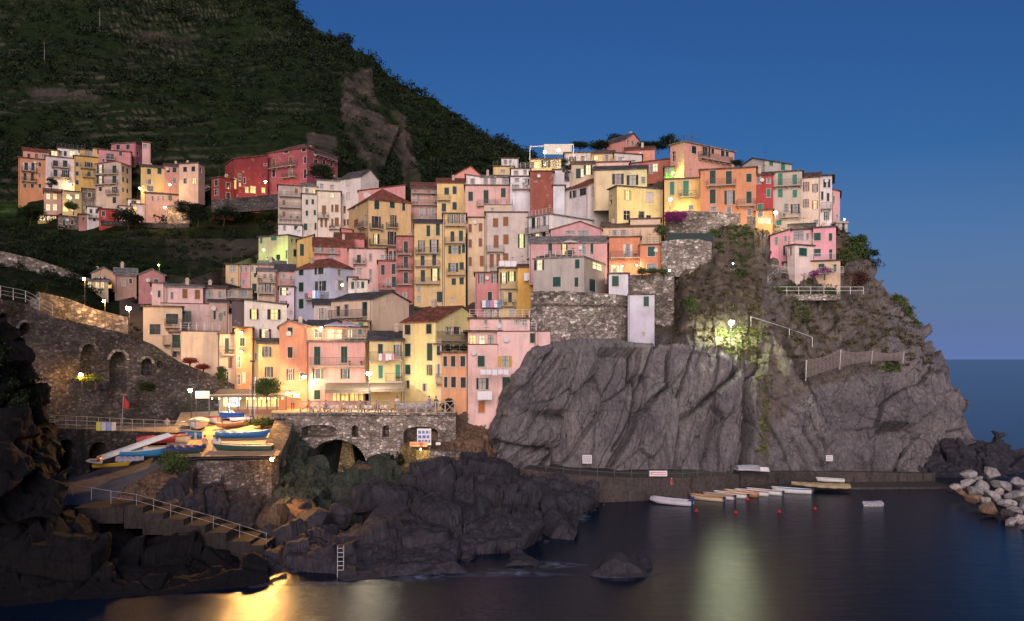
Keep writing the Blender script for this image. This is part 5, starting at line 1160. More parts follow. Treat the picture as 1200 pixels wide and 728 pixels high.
# quay along the cliff foot
Q1 = [(612,549,600,95.5),(640,553,600,94.8),(680,557,600,94.8),(740,560,600,96),(800,560,600,98),(850,557,600,101.0),(866,556,600,103)]
q1 = ribbon('quay', Q1, 9, m_quay, kind='structure')
Q2 = [(866,563,600,101.6),(900,561,600,103.2),(960,560,600,104.6),(1040,560,600,105.6),(1100,560,600,105.8),(1122,562,600,106)]
Q3 = [(868,554,590,104.8),(900,553,590,107),(960,553,590,108.5),(1040,554,590,109.5),(1096,555,590,109.8)]
ribbon('harbour_wall', Q3, 1.2, m_quay, 'long grey concrete wall at the foot of the right cliff', 'wall')
L1 = [(646,583,600,None),(700,586,600,None),(760,583,600,None),(830,577,600,None),(900,573.5,600,None),(980,571.5,600,None),(1060,571,600,None),(1118,571,600,None)]
lp = []
for (px, y, _, _) in L1:
    p = atz(px, y, .25); lp.append(p)
mb = MB()
for i in range(len(lp)-1):
    a, b = lp[i], lp[i+1]
    mb.hexa([(a.x,a.y,-1),(b.x,b.y,-1),(b.x,b.y+9,-1),(a.x,a.y+9,-1),(a.x,a.y,.25),(b.x,b.y,.25),(b.x,b.y+9,.3),(a.x,a.y+9,.3)])
lq = mb.build('quay_ledge', m_quay); lq['kind'] = 'structure'
# steps at the front left
stm = rockmat('worn_concrete', (.016,.014,.015), (.042,.037,.038), (.08,.07,.07), 85, 1.5, .3); 
sb = MB(); sx = [(150,590),(172,597),(196,604),(220,611),(245,618),(270,626),(298,636),(314,640)]
for i in range(len(sx)-1):
    a = at(sx[i][0], sx[i+1][1]-3, 68); b = at(sx[i+1][0], sx[i+1][1]-3, 68)
    sb.box(a.x, b.x-.002, 67.3-.25*i*.3, 71, a.z-1.6, a.z+.1)
so_ = sb.build('steps', stm); so_['kind'] = 'structure'
so2 = MB(); a = at(92, 594, 69); b = at(150, 594, 69); so2.box(a.x, b.x-.01, 68.2, 71.8, a.z-1.2, a.z+.05); s2 = so2.build('landing', stm); s2['kind'] = 'structure'

# ------------------------------------------------------------------ railings
def railing(name, pts, mat, label, cat='railing', h=1.0, gap=1.5, rails=(.5, 1.0), r=.03, group=None, pickets=False, xbr=False):
    P = [Vector(p) for p in pts]; root = empty(name, P[0], 0, label, cat, group); o0 = P[0]
    posts, rl = MB(), MB(); seg = []
    for i in range(len(P)-1):
        d = P[i+1]-P[i]; n = max(1, round(d.length/gap))
        for k in range(n): seg.append((P[i]+d*k/n, P[i]+d*(k+1)/n))
    for k, (a, b) in enumerate(seg):
        for q in ([a] if k < len(seg)-1 else [a, b]):
            pm = MB(); pm.tube([q-o0, q-o0+Vector((0,0,h+.03))], r*1.3, 6); 
            if xbr: pm = MB(); qq = q-o0; pm.box(qq.x-.07, qq.x+.07, qq.y-.06, qq.y+.06, qq.z, qq.z+h)
            po = pm.build('post', mat, root)
        for z in rails: rl.tube([a-o0+Vector((0,0,h*z)), b-o0+Vector((0,0,h*z))], r, 5)
        if xbr:
            rl.tube([a-o0+Vector((0,0,.12)), b-o0+Vector((0,0,h-.08))], .045, 4); rl.tube([b-o0+Vector((0,.05,.12)), a-o0+Vector((0,.05,h-.08))], .045, 4)
        if pickets:
            m_ = int((b-a).length/.18)
            for j in range(m_): q = a+(b-a)*j/m_-o0; rl.box(q.x-.012, q.x+.012, q.y-.012, q.y+.012, q.z+.1, q.z+h)
    rl.build('rails', mat, root); return root
wood_pale = plain('weathered_pale_wood', (.42,.34,.28), .8, var=.3)
steel = plain('galvanised_steel', (.42,.42,.44), .45, .3)
darkst = plain('dark_steel', (.12,.12,.13), .5)
railing('wooden_railing', [(xyD(352,95.7)[0], 95.75, 9.965), (xyD(533,95.7)[0], 95.75, 9.965)], wood_pale, 'pale wooden cross-braced railing along the edge of the restaurant square', h=1.35, gap=1.08, rails=(.05, .97), r=.05, xbr=True)
railing('metal_railing', [t[0]+Vector((0,.3,0)) for t in rp2], steel, 'metal railing of the walkway over the two vaults', h=1.15, gap=1.15, rails=(.3,.65,1.0), r=.022)
railing('metal_railing', [at(2,348,87.5)+Vector((0,-.2,-.1)), at(28,354,90.5)+Vector((0,.3,0)), at(60,370,92.6)+Vector((0,.3,0))], steel, 'metal railing on top of the tall arched wall at the far left', h=1.2, gap=1.6, rails=(.3,.65,1.0), r=.03)
railing('rope_railing', [atz(612,549.5,3.7+.0)+Vector((0,0,0)) if False else at(614,549,95.8), at(640,552.8,95.1), at(680,556.8,95.1), at(740,559.8,96.3), at(800,559.8,98.3), at(850,556.8,101.3)], darkst, 'thin dark railing along the path at the foot of the cliff', h=1.0, gap=2.2, rails=(.5,1.0), r=.02)
railing('stair_railing', [at(130,590,68.6), at(160,594,68.3), at(200,606,68), at(250,620,67.7), at(312,640,67.4)], plain('rail_grey', (.25,.25,.27), .5), 'pale double handrail descending beside the waterfront steps', h=1.0, gap=1.8, rails=(.5,1.0), r=.018)
railing('stair_railing', [at(8,583,70), at(50,589,70.5), at(85,582,71), at(130,590,69)], steel, 'thin pale rail crossing the lower end of the slipway', h=1.0, gap=2.0, rails=(1.0,), r=.02)
railing('metal_railing', [at(908,345,126.4), at(950,345,126.4), at(1012,345,127)], rail_white, 'white railing of the empty terrace below the pink villa', h=1.1, gap=2.0, rails=(.5,1.0), r=.035)
railing('metal_railing', [at(905,318,130.5), at(928,322,130), at(955,322,129.6), at(988,320,130)], rail_white, 'pale picket railing at the foot of the pink villa', h=1.0, gap=2.0, rails=(.1,1.0), r=.025, pickets=True)
railing('metal_railing', [at(900,332,128), at(912,322,130)], steel, 'short handrail of the stair left of the pink villa', h=1.0, gap=1.6)
railing('metal_railing', [at(560,486,103),at(548,497,99.6),at(536,520,96.5)], darkst, 'dark handrail going down from the square to the lower walkway', h=1.0, gap=1.6)
railing('path_railing', [at(880,383,119), at(925,397,120), at(952,407,120)], steel, 'single steel handrail with tall posts crossing the bushy slope', h=1.4, gap=5.5, rails=(1.0,), r=.045)
# rockfall net fence
nf = empty('net_fence', at(944,444,114.5), 0, 'drooping rockfall net hung between leaning posts on the cliff', 'fence'); o0 = at(944,444,114.5)
posts_ = [(944,444,422,114.5),(984,431,410,116.5),(1021,424,411,118.5),(1058,424,412,121)]
for (px, yb, yt, D) in posts_:
    pm = MB(); pm.tube([at(px,yb+2,D)-o0, at(px+1.5,yt,D-.4)-o0], .09, 6); pm.build('post', steel, nf)
nm_ = MB()
for i in range(3):
    a, b = posts_[i], posts_[i+1]
    def pt(t, s):
        sag = 3.0*math.sin(math.pi*t); px = a[0]+(b[0]-a[0])*t; yt = a[2]+(b[2]-a[2])*t+sag*(1-s)*.9; yb_ = a[1]+(b[1]-a[1])*t-1-sag*.2
        return at(px, yt+(yb_-yt)*s, a[3]+(b[3]-a[3])*t-.3)-o0
    for k in range(26): nm_.tube([pt(k/25,0), pt(k/25,1)], .03, 3)
    for s in np.linspace(0, 1, 10): nm_.tube([pt(k/8, s) for k in range(9)], .026, 3)
nm_.build('net', plain('net_wire', (.30,.25,.24), .6), nf)
# dark green screen fence on the terrace wall
gs = MB(); a, b = at(783,281.5,135.2), at(836,281.5,135.0); gs.box(a.x, b.x, a.y-.05, a.y+.05, a.z-.3, a.z+1.1)
tag(gs.build('screen_fence', plain('green_screen_cloth', (.03,.05,.05), .9)), 'dark green screen fence on the light stone terrace wall', 'fence')
# ------------------------------------------------------------------ lamps
bulb_mats = {}
def bulb_mat(c, s=30):
    k = tuple(c)
    if k not in bulb_mats:
        m, nt, b = newmat('lamp_bulb'); b.inputs['Emission Color'].default_value = (*c, 1); b.inputs['Emission Strength'].default_value = s
        b.inputs['Base Color'].default_value = (0, 0, 0, 1); bulb_mats[k] = m
    return bulb_mats[k]
OR = (1, .50, .12); WA = (1, .70, .34); GR = (.93, 1, .60); WH = (.92, .96, 1); YE = (1, .74, .25); GG = (.55, 1, .2)
lamp_iron = plain('lamp_iron', (.05,.05,.055), .5)
def lamp(px, py, D, c, power, pole, label, r=.17, group='street lamps of the village', fwd=.35, s=30):
    p = at(px, py, D); name = 'street_lamp' if pole > 0 else 'wall_lamp'
    root = empty(name, (p.x, p.y, p.z-max(pole, .3)), 0, label, 'street lamp' if pole > 0 else 'wall lamp', group)
    zz = max(pole, .3)
    mb = MB()
    if pole > 0:
        mb.tube([(0,.25,0), (0,.25,zz*.6), (0,.25,zz+.25)], .06, 6, .035); mb.tube([(0,.25,zz+.25), (0,.1,zz+.36), (0,-.02,zz+.30)], .03, 5)
        mb.lathe([(.13,0),(.10,.12),(.06,.3)], (0,.25,0), 8)
        mb.build('pole', lamp_iron, root)
    else:
        mb.tube([(0,.9,zz+.1), (0,.35,zz+.35), (0,0,zz+.26)], .025, 5); mb.box(-.08,.08,.85,.92,zz-.05,zz+.25); mb.build('bracket', lamp_iron, root)
    sh = MB(); sh.lathe([(.05,.27),(.13,.24),(r*1.5,.13),(r*1.45,.12)], (0,0,zz), 10); sh.build('lamp_shade', lamp_iron, root)
    bb = MB(); bb.lathe([(.02,-r),(r*.7,-r*.7),(r,0),(r*.7,r*.65),(.03,.12)], (0,0,zz), 10); bo = bb.build('bulb', bulb_mat(c, s), root, smooth=True)
    if power <= 0: return root
    l = bpy.data.lights.new('lamp_light', 'POINT'); l.color = c; l.energy = power; l.shadow_soft_size = .15
    lo = bpy.data.objects.new('lamp_light', l); col.objects.link(lo); lo.parent = root; lo.location = (0, -fwd, zz-.12)
    return root
lamp(150.5,361,103.5,OR,0,4.5,'brightest orange street lamp at the bend of the road above the arched wall', r=.3, s=480)
lamp(122,353,108,OR,700,4,'smaller orange street lamp left of the brightest one')
lamp(98.5,327,120,OR,700,4,'orange street lamp farthest up the road by the lamplit beige gable')
lamp(94.6,439,93.2,OR,0,3.5,'orange lamp standing in front of the blind arches of the tall wall', r=.22, s=320)
pl = lamp(223,457,96,(1,.66,.30),0,5.5,'warm white street lamp at the back of the boat plaza', r=.24, s=300)
fr = empty('flood_lamp', at(296,470,97), 0, 'floodlight on a tall mast washing the boat plaza in orange', 'floodlight'); mb = MB(); mb.tube([(0,0,-2.6),(0,0,4.4)], .06, 6); mb.build('pole', lamp_iron, fr)
mb = MB(); mb.box(-.25,.25,-.2,.2,4.4,4.62); mb.build('lamp_housing', lamp_iron, fr)
fl_ = bpy.data.lights.new('flood_light', 'SPOT'); fl_.color = (1, .47, .12); fl_.energy = 30000; fl_.spot_size = R(84); fl_.spot_blend = .5; fl_.shadow_soft_size = .2
fo_ = bpy.data.objects.new('flood_light', fl_); col.objects.link(fo_); fo_.parent = fr; fo_.location = (0, -.25, 4.3)
fo_.rotation_euler = ((fr.location+Vector((0,-.25,4.3)))-at(250,518,88)).to_track_quat('Z','Y').to_euler()
ql = lamp(318.5,538,78.0,OR,0,0,'orange lamp fixed on the corner of the cobbled quay wall', r=.17, s=110)
l2 = bpy.data.lights.new('lamp_light', 'SPOT'); l2.color = (1, .45, .12); l2.energy = 5200; l2.spot_size = R(75); l2.spot_blend = .7; l2.shadow_soft_size = .1
lo2 = bpy.data.objects.new('lamp_light', l2); col.objects.link(lo2); lo2.parent = ql; lo2.location = (0, -.35, .3)
lo2.rotation_euler = (ql.location+Vector((0,-.35,.3))-at(350,612,73)).to_track_quat('Z','Y').to_euler()
lamp(282.7,390,105.4,WA,600,0,'upper of the two lamps on the narrow orange tower', r=.18)
lamp(282.7,412,105.2,WA,600,0,'lower of the two lamps on the narrow orange tower', r=.18)
lamp(376.5,384,106,WA,600,2.3,'warm lamp on the roof terrace over the pink awning restaurant', r=.16)
lamp(356.5,441.5,103.6,WA,1300,0,'warm wall lamp between the salmon and the pink house', r=.25)
lamp(337,461,103,OR,450,0,'left of the twin lamps above the café door on the square')
lamp(347.5,463,102.8,OR,450,0,'right of the twin lamps above the café door on the square')
lamp(432,437.5,100.3,(1,.86,.58),1500,4.6,'bright white street lamp over the awnings of the square', r=.26, s=350)
lamp(309,293,170,GG,800,5,'greenish lamp lighting the pale yellow-green house', r=.22)
lamp(401,334,136,WH,900,0,'cold white lamp beside the blue-grey house', r=.2)
lamp(311,213,199,OR,380,4,'orange street lamp before the largest magenta red building', r=.26)
lamp(164,220.5,206,YE,600,4,'yellow lamp between the corner house and the golden row house', r=.26)
lamp(199,216.5,205,YE,600,4,'yellow street lamp over the long low pink house', r=.26)
lamp(193,243,199,OR,500,5,'orange lamp on the lower edge of the upper hamlet', r=.26)
lamp(82.5,216,213,YE,350,0,'yellow wall lamp at the foot of the pale pink-white block', r=.2)
lamp(82.5,232,204,YE,700,3,'yellow lamp above the glowing terrace of the upper hamlet', r=.24)
lamp(638.5,178,167.5,YE,800,3,'left lamp of the pair under the white rooftop pergola', r=.3)
lamp(654.5,176,167.5,YE,800,3,'right lamp of the pair under the white rooftop pergola', r=.3)
lamp(785.5,233.5,143.5,YE,2000,5,'strong yellow street lamp above the bougainvillea', r=.3)
lamp(909,249,137,WA,1800,4.5,'strong white street lamp in front of the dark red and grey houses', r=.3)
lamp(857,378,114,GR,0,4,'strong greenish white lamp standing alone on the bushy cliff slope', r=.34, s=1500)
lamp(788,203,150,GG,900,2.5,'green lamp on the terrace with orange canopies', r=.2)
lamp(186,310.5,150,GG,500,4,'small green-yellow lamp on the terraces behind the old pink gabled house')
lamp(989.5,257,147,WH,60,2,'tiny white lamp on the concrete platform at the right end of the village', r=.13)
lamp(746,311,137.3,WA,260,0,'café lamp on the terrace below the orange house', r=.14)
lamp(729,312,137.3,WA,260,0,'café lamp left on the terrace beneath the red roof railing', r=.14)
lamp(784.5,317,131.3,WH,40,0,'small white lamp on the rubble terrace wall', r=.12)
lamp(859,309,131,WH,15,1.5,'tiny white path lamp on the slope above the greenish lamp', r=.1)
lamp(-4,226,208,GG,900,4,'green lamp at the left edge beyond the upper hamlet', r=.25)
lamp(273,474,103,WH,420,0,'white lamp inside the left restaurant pavilion', r=.2)
lamp(493,527,89.8,YE,120,0,'small yellow lamp by the notice board walkway', r=.08)

# ------------------------------------------------------------------ restaurant on the square
canvas = plain('awning_canvas', (.20,.16,.13), .8, var=.15); canvas2 = plain('awning_canvas_pale', (.36,.29,.22), .8)
def awning(px0, px1, yb, yt, D, depth, label, mat=canvas, name='awning'):
    a = at(px0, yt, D+depth); b = at(px1, yt, D+depth); c = at(px1, yb, D); d = at(px0, yb, D); root = empty(name, d, 0, label, 'awning')
    mb = MB(); f = [Vector(v)-Vector(d) for v in (d, c, b, a)]; n = 8
    for i in range(n):
        t0, t1 = i/n, (i+1)/n; p = [f[0].lerp(f[1], t0), f[0].lerp(f[1], t1), f[3].lerp(f[2], t1), f[3].lerp(f[2], t0)]
        mid = -.06
        mb.slab([p[0], p[1], p[2], p[3]], .04)
        mb.hexa([p[0]+Vector((.01,-.03,-.32)), p[1]+Vector((-.01,-.03,-.32)), p[1]+Vector((-.01,-.001,-.32)), p[0]+Vector((.01,-.001,-.32)), p[0]+Vector((.01,-.03,-.041)), p[1]+Vector((-.01,-.03,-.041)), p[1]+Vector((-.01,-.001,-.041)), p[0]+Vector((.01,-.001,-.041))])
    mb.build('canvas', mat, root)
    fm = MB()
    for v in (f[0], f[1]): fm.tube([v+Vector((0,.05,-.05)), (v.x, v.y+.05, 9.92-d.z)], .05, 6)
    fm.tube([f[0], f[1]], .04, 5); fm.tube([f[3], f[2]], .04, 5); fm.build('frame', darkst, root); return root
awning(381,434,458,449,101.6,3.2,'wide grey-brown awning in front of the pink restaurant house')
awning(434,474,456,449,101.2,3.0,'second grey-brown awning reaching in front of the yellow corner house')
awning(325,352,463,458,102.6,2.5,'small awning above the café door of the salmon house', canvas2)
# left pavilion
pv = empty('restaurant_pavilion', at(246,487,102.5), 0, 'open restaurant pavilion with a pale canvas roof beside the boat plaza', 'pavilion'); o0 = at(246,487,102.5)
x0, x1 = at(246,0,102.5).x-o0.x, at(336,0,102.5).x-o0.x
mb = MB(); zt = at(0,462,102.5).z-o0.z
for i in range(6):
    a0, a1 = x0+(x1-x0)*i/6, x0+(x1-x0)*(i+1)/6-.02; mb.slab([(a0,-.3,zt-.35),(a1,-.3,zt-.35),(a1,3.4,zt+.5),(a0,3.4,zt+.5)], .05)
mb.build('canvas_roof', canvas, pv)
mb = MB(); mb.tube([(x0,-.35,zt-.1),(x1,-.35,zt+.05)], .07, 6); mb.build('front_beam', plain('cream_beam', (.6,.52,.42)), pv)
for i in range(9):
    a0 = x0+(x1-x0)*i/8; mb = MB(); mb.box(a0-.06,a0+.06,-.3,-.18,-.3,zt-.4); mb.build('post', darkst, pv)
mb = MB(); mb.box(x0,x1,3.2,3.35,-.3,zt+.3); mb.build('back_wall', stucco((.5,.36,.2)), pv)
for i, (a0, a1, m_) in enumerate([(.06,.17,pane_lit2),(.18,.27,bulb_mat((.85,.92,1), 3)),(.37,.45,pane_lit),(.47,.56,pane_lit),(.58,.68,pane_lit),(.70,.80,pane_lit),(.83,.93,pane_lit)]):
    mb = MB(); mb.box(x0+(x1-x0)*a0, x0+(x1-x0)*a1, 3.1, 3.19, .9, zt-.1); mb.build('lit_panel', m_, pv)
mb = MB(); mb.box(x0+(x1-x0)*.32, x1, -.33, -.305, -.2, .75); mb.build('screen_fence', plain('reddish_slats', (.32,.14,.09)), pv)
for i in range(11):
    a0 = x0+(x1-x0)*(i+.5)/11; mb = MB(); mb.lathe([(.02,-.07),(.07,0),(.02,.07)], (a0,-.42,zt-.5), 8); mb.build('bulb', bulb_mat(YE, 25), pv)
# blue covered stall table and white sign roof
mb = MB(); a = at(257,494,99.5); mb.box(0,2.6,0,1.0,0,.95); mb.box(-.05,2.65,-.05,1.05,.951,1.0); o = mb.build('stall', plain('blue_tarpaulin', (.02,.09,.36), .6), None); o.location = a
tag(o, 'long stall wrapped in bright blue tarpaulin before the pavilion', 'stall')
sg = empty('canvas_panel', at(229,467,97.6), 0, 'blank white canvas panel next to the lamp on the boat plaza', 'panel'); mb = MB(); mb.box(0,1.6,0,.05,0,.85); mb.build('panel', plain('white_canvas', (.72,.66,.58)), sg); mb = MB(); mb.tube([(.05,.1,.8),(.05,.1,-2.6)], .04, 5); mb.tube([(1.55,.1,.8),(1.55,.1,-2.6)], .04, 5); mb.build('frame', darkst, sg)
# mast poles of the plaza
for px, lab in ((293,'left of the two thin tall poles beside the boat plaza'), (298.5,'right of the two thin tall poles beside the boat plaza')):
    mb = MB(); mb.tube([(0,0,0),(0,0,5.6)], .05, 6, .03); o = mb.build('pole', plain('pale_pole', (.55,.5,.45)), None); o.location = at(px,498,97); tag(o, lab, 'pole')

# ------------------------------------------------------------------ boats
def hull(name, L, B, Hh, c_out, c_in, c_rim, label, loc, rz, cover=None, motor=False, stripe=None, upside=False, tilt=0, cat='boat', group=None, seats=2, fill=.72, bowup=.35, pitch=0):
    root = empty(name, loc, rz, label, cat, group); root.rotation_euler = (tilt, pitch, rz)
    if upside: root.rotation_euler = (math.pi+tilt, pitch, rz)
    n, m = 15, 9; V = []; 
    def sect(t):   # t 0 stern .. 1 bow
        w = B/2*(min(1, .82+.6*t) if t < .45 else math.cos((t-.45)/.55*math.pi/2)**.62)
        w = max(w, .02); z1 = Hh*(1+bowup*t**2.5); z0 = Hh*.55*max(0, t-.75)**1.3*2.2
        return w, z0, z1
    mb = MB(); G = []
    for i in range(n):
        t = i/(n-1); w, z0, z1 = sect(t); r = []
        for j in range(m):
            s = -1+2*j/(m-1); a = abs(s)
            y = math.copysign(w*(1-(1-a)**1.9), s); z = z0+(z1-z0)*a**2.2; r.append((-L/2+L*t+(.06*L*(z/Hh)*t**3), y, z))
        G.append(r)
    for i in range(n-1):
        for j in range(m-1): mb.quad(G[i][j], G[i+1][j], G[i+1][j+1], G[i][j+1])
    mb.poly(G[0]); 
    if stripe:
        pass
    mb.build('hull', c_out, root, smooth=False)
    ib = MB(); k = .9
    I = []
    for i in range(n):
        t = i/(n-1); w, z0, z1 = sect(t); x = -L/2+L*t*.97+.05; r = []
        for j in range(m):
            s = -1+2*j/(m-1); a = abs(s); y = math.copysign(max(w-.05, .005)*(1-(1-a)**1.9), s); z = z0+.09+(z1-z0-.09)*a**2.2; r.append((x+(.06*L*(z/Hh)*t**3), y, z))
        I.append(r)
    for i in range(n-1):
        for j in range(m-1): ib.quad(I[i][j], I[i][j+1], I[i+1][j+1], I[i+1][j])
    ib.build('inside_lining', c_in, root)
    rb = MB()
    for sd in (0, m-1):
        rb.tube([(p[sd][0], p[sd][1], p[sd][2]+.01) for p in G], .045, 5)
    rb.tube([G[0][0], G[0][m-1]], .05, 5); rb.build('gunwale', c_rim, root)
    if cover:
        cb = MB(); 
        for i in range(n-1):
            for j in range(8):
                def cpnt(ii, jj):
                    t = ii/(n-1); w, z0, z1 = sect(t); s = -1+2*jj/8; return (-L/2+L*t+(.06*L*t**3)*(z1/Hh), (w+.05)*s, z1+.04+.28*(1-abs(s)**1.6)*(1-.6*t)+.05*math.sin(ii*2.1+jj))
                cb.quad(cpnt(i,j), cpnt(i+1,j), cpnt(i+1,j+1), cpnt(i,j+1))
        for sg_ in (0, 8):
            for i in range(n-1):
                a, b = cpnt(i, sg_), cpnt(i+1, sg_); cb.quad(a, b, (b[0],b[1],b[2]-.22), (a[0],a[1],a[2]-.22))
        cb.build('cover', cover, root, smooth=True)
    else:
        for k in range(seats):
            x = -L*.28+k*L*.3; w = sect(.5+x/L)[0]; sb = MB(); sb.box(x-.12, x+.12, -w+.07, w-.07, Hh*fill-.03, Hh*fill+.01); sb.build('bench', c_rim, root)
    if motor:
        mo = MB(); mo.box(-L/2-.28,-L/2-.02,-.13,.13,Hh*.75,Hh*1.25); mo.box(-L/2-.2,-L/2-.1,-.05,.05,-.25,Hh*.75); mo.build('outboard_motor', plain('motor_casing', (.03,.03,.04), .35), root)
    return root
wpaint = plain('boat_white_paint', (.66,.66,.66), .4); bpaint = plain('boat_blue_paint', (.03,.14,.32), .4); varn = plain('varnished_wood', (.36,.19,.09), .45, var=.25)
crm = plain('boat_cream_paint', (.58,.50,.36), .45); dgreen = plain('boat_dark_green', (.03,.07,.06), .45); rpaint = plain('boat_red_paint', (.36,.05,.05), .45)
btarp = plain('tarpaulin_blue', (.03,.15,.42), .6); dtarp = plain('tarpaulin_navy', (.02,.03,.14), .65); ptarp = plain('tarpaulin_purple', (.10,.09,.30), .65); gtarp = plain('tarpaulin_grey', (.30,.30,.36), .7); rtarp = plain('tarpaulin_red', (.40,.08,.09), .7)
lining = plain('boat_inside', (.28,.24,.19), .7)
PB = 'boats pulled up on the plaza and slipway'
hull('rowing_boat',5.0,1.7,.55,bpaint,lining,bpaint,'blue boat under a blue cover lying broadside on the orange lit plaza',at(283,513.5,88.5),R(4),cover=btarp,group=PB)
hull('rowing_boat',5.2,1.8,.6,dgreen,lining,crm,'dark green boat with cream rim at the edge of the plaza',at(287,529,82.5),R(186),group=PB)
hull('motor_boat',5.0,2.1,.8,wpaint,lining,crm,'white boat with a grey cover bow on, under the warm plaza lamp',at(232,502,92.5),R(-75),cover=gtarp,group=PB)
hull('rowing_boat',3.0,1.7,.5,wpaint,bpaint,crm,'small white and blue boat tipped up at the left of the plaza',at(219,516,87.5),R(200),group=PB,tilt=R(-38))
hull('rowing_boat',3.2,1.5,.5,dgreen,lining,dgreen,'small dark boat under a navy cover in the front corner of the plaza',at(217,531.5,80.8),R(8),cover=dtarp,group=PB)
hull('rowing_boat',3.6,1.6,.55,wpaint,lining,varn,'boat with a purple cover standing behind the blue covered one',at(281,498,95),R(60),cover=ptarp,group=PB)
hull('rowing_boat',3.4,1.5,.5,varn,lining,crm,'brown boat partly hidden behind the purple cover, nearest the pavilion',at(273,500.5,94),R(50),cover=None,group=PB)
hull('rowing_boat',4.2,1.8,.6,wpaint,lining,rpaint,'white boat with a red rim left of the blue tarpaulin stall',at(250,496,97),R(-60),group=PB)
hull('rowing_boat',4.2,1.7,.55,rpaint,lining,rpaint,'red boat under a faded red cover at the top of the slipway',at(186,520,85),R(30),cover=rtarp,group=PB)
hull('rowing_boat',4.0,1.6,.5,wpaint,lining,crm,'white boat lying across the top of the slipway, next to the lit bush',at(196,530,81.5),R(5),group=PB)
hull('rowing_boat',4.6,1.8,.6,crm,lining,varn,'cream boat glowing orange between slipway and plaza',at(207,518.5,86.5),R(-40),group=PB)
hull('rowing_boat',3.6,1.7,.6,plain('boat_bright_blue', (.04,.22,.42), .4),lining,wpaint,'bright blue boat with white rim on the slipway beneath the long white hull',at(166,535.5,80),R(15),group=PB)
hull('canoe',6.4,1.05,.45,wpaint,lining,wpaint,'long slender white hull resting slanted against the vaulted wall',at(155,523,80.5)+Vector((0,0,.2)),R(20),pitch=R(-19),upside=True,group=PB,bowup=.1,cat='canoe')
hull('kayak',2.9,.6,.25,plain('kayak_yellow', (.50,.32,.03), .4),lining,plain('kayak_yellow', (.50,.32,.03), .4),'yellow kayak lying lowest along the slipway edge',at(129,547.5,77),R(30),group=PB,cat='kayak',seats=1)
hull('kayak',2.2,.65,.22,gtarp,lining,gtarp,'pale grey-blue board-like kayak below the bright blue boat',at(151,541,78.5),R(18),upside=False,group=PB,cat='kayak',seats=1,cover=gtarp)
hull('kayak',2.0,.6,.3,plain('kayak_orange', (.55,.13,.03), .4),lining,plain('kayak_orange', (.55,.13,.03), .4),'short orange kayak leaning in front of the right vault',at(118,541,76.5),R(-60),group=PB,cat='kayak',seats=1,tilt=R(30))
hull('kayak',2.6,.5,.2,wpaint,lining,wpaint,'narrow white board leaning in front of the right vault',at(112,543,76),R(-40),group=PB,cat='kayak',seats=0,tilt=R(20))
# moored boats: one row along the ledge
MG = 'boats moored along the quay'
def wb(px, py): return atz(px, py, -.08)
hull('moored_boat',3.6,1.35,.5,crm,varn,varn,'wooden boat with brown inside, first right of the grey inflatable dinghy',wb(829,587),R(150),group=MG,motor=True)
hull('moored_boat',3.4,1.3,.5,wpaint,lining,varn,'white boat with a dark motor, second right of the dinghy',wb(843,585),R(148),group=MG,motor=True)
hull('moored_boat',3.6,1.35,.5,wpaint,varn,wpaint,'white boat with varnished inside, third right of the dinghy',wb(857,583.5),R(150),group=MG,motor=True)
hull('moored_boat',3.8,1.4,.52,varn,varn,crm,'varnished brown boat in the middle of the moored row',wb(869,582),R(149),group=MG)
hull('moored_boat',3.6,1.35,.5,wpaint,rpaint,wpaint,'white boat with a red inside beside a red buoy',wb(882,581),R(152),group=MG)
hull('moored_boat',3.8,1.4,.5,wpaint,lining,wpaint,'all white boat with pale inside near the end of the moored row',wb(897,580),R(152),group=MG,motor=True)
hull('moored_boat',4.2,1.5,.52,wpaint,bpaint,wpaint,'separate white boat with a blue seat left of the wooden barge',wb(929,578.5),R(162),group=MG,motor=True)
hull('small_dinghy',2.0,1.0,.35,wpaint,gtarp,wpaint,'tiny white dinghy floating alone at the right of the harbour',wb(1023,594),R(185),cover=gtarp,cat='dinghy')
bg_ = hull('wooden_barge',6.2,2.0,.55,plain('dark_hull', (.03,.03,.03)),varn,crm,'large flat wooden barge with a white tender on its deck',wb(964,576.5)+Vector((0,0,.25)),R(167),group=MG,cover=plain('deck_planks', (.34,.26,.16), .7, var=.3))
hull('tender',3.0,1.2,.35,wpaint,lining,wpaint,'small white tender lying on the deck of the wooden barge',wb(974,576)+Vector((0,0,1.15)),R(163),cat='boat')
# two covered boats on the path
hull('rowing_boat',3.0,1.5,.5,gtarp,lining,wpaint,'grey upturned boat stored on the path beneath the dark crevice',at(876,553.5,104)+Vector((0,0,.9)),R(12),upside=True,group='boats stored on the quay path')
hull('rowing_boat',2.0,1.1,.4,wpaint,lining,wpaint,'small white upturned boat stored right of the grey one',at(891,554,105)+Vector((0,0,.7)),R(0),upside=True,group='boats stored on the quay path')
# inflatable dinghy
rb = empty('inflatable_dinghy', wb(787,591.5), R(157), 'grey inflatable dinghy with a blue covered motor, left end of the moored boats', 'dinghy', MG)
mb = MB(); pts = [(-2.3,.72,.35),(-1,.78,.35),(.8,.75,.4),(1.6,.55,.5),(2.2,.18,.62),(2.25,0,.64),(2.2,-.18,.62),(1.6,-.55,.5),(.8,-.75,.4),(-1,-.78,.35),(-2.3,-.72,.35)]
mb.tube(pts, .27, 10); mb.build('inflated_tube', plain('dinghy_grey', (.48,.47,.52), .5), rb, smooth=True)
mb = MB(); mb.box(-2.0,1.6,-.55,.55,.12,.18); mb.build('floor', plain('dinghy_floor', (.12,.12,.16)), rb)
mb = MB(); mb.box(-1.98,-1.9,-.5,.5,.18,.62); mb.build('transom', darkst, rb)
mb = MB(); mb.box(-.3,.1,-.5,.5,.45,.5); mb.build('bench', wpaint, rb)
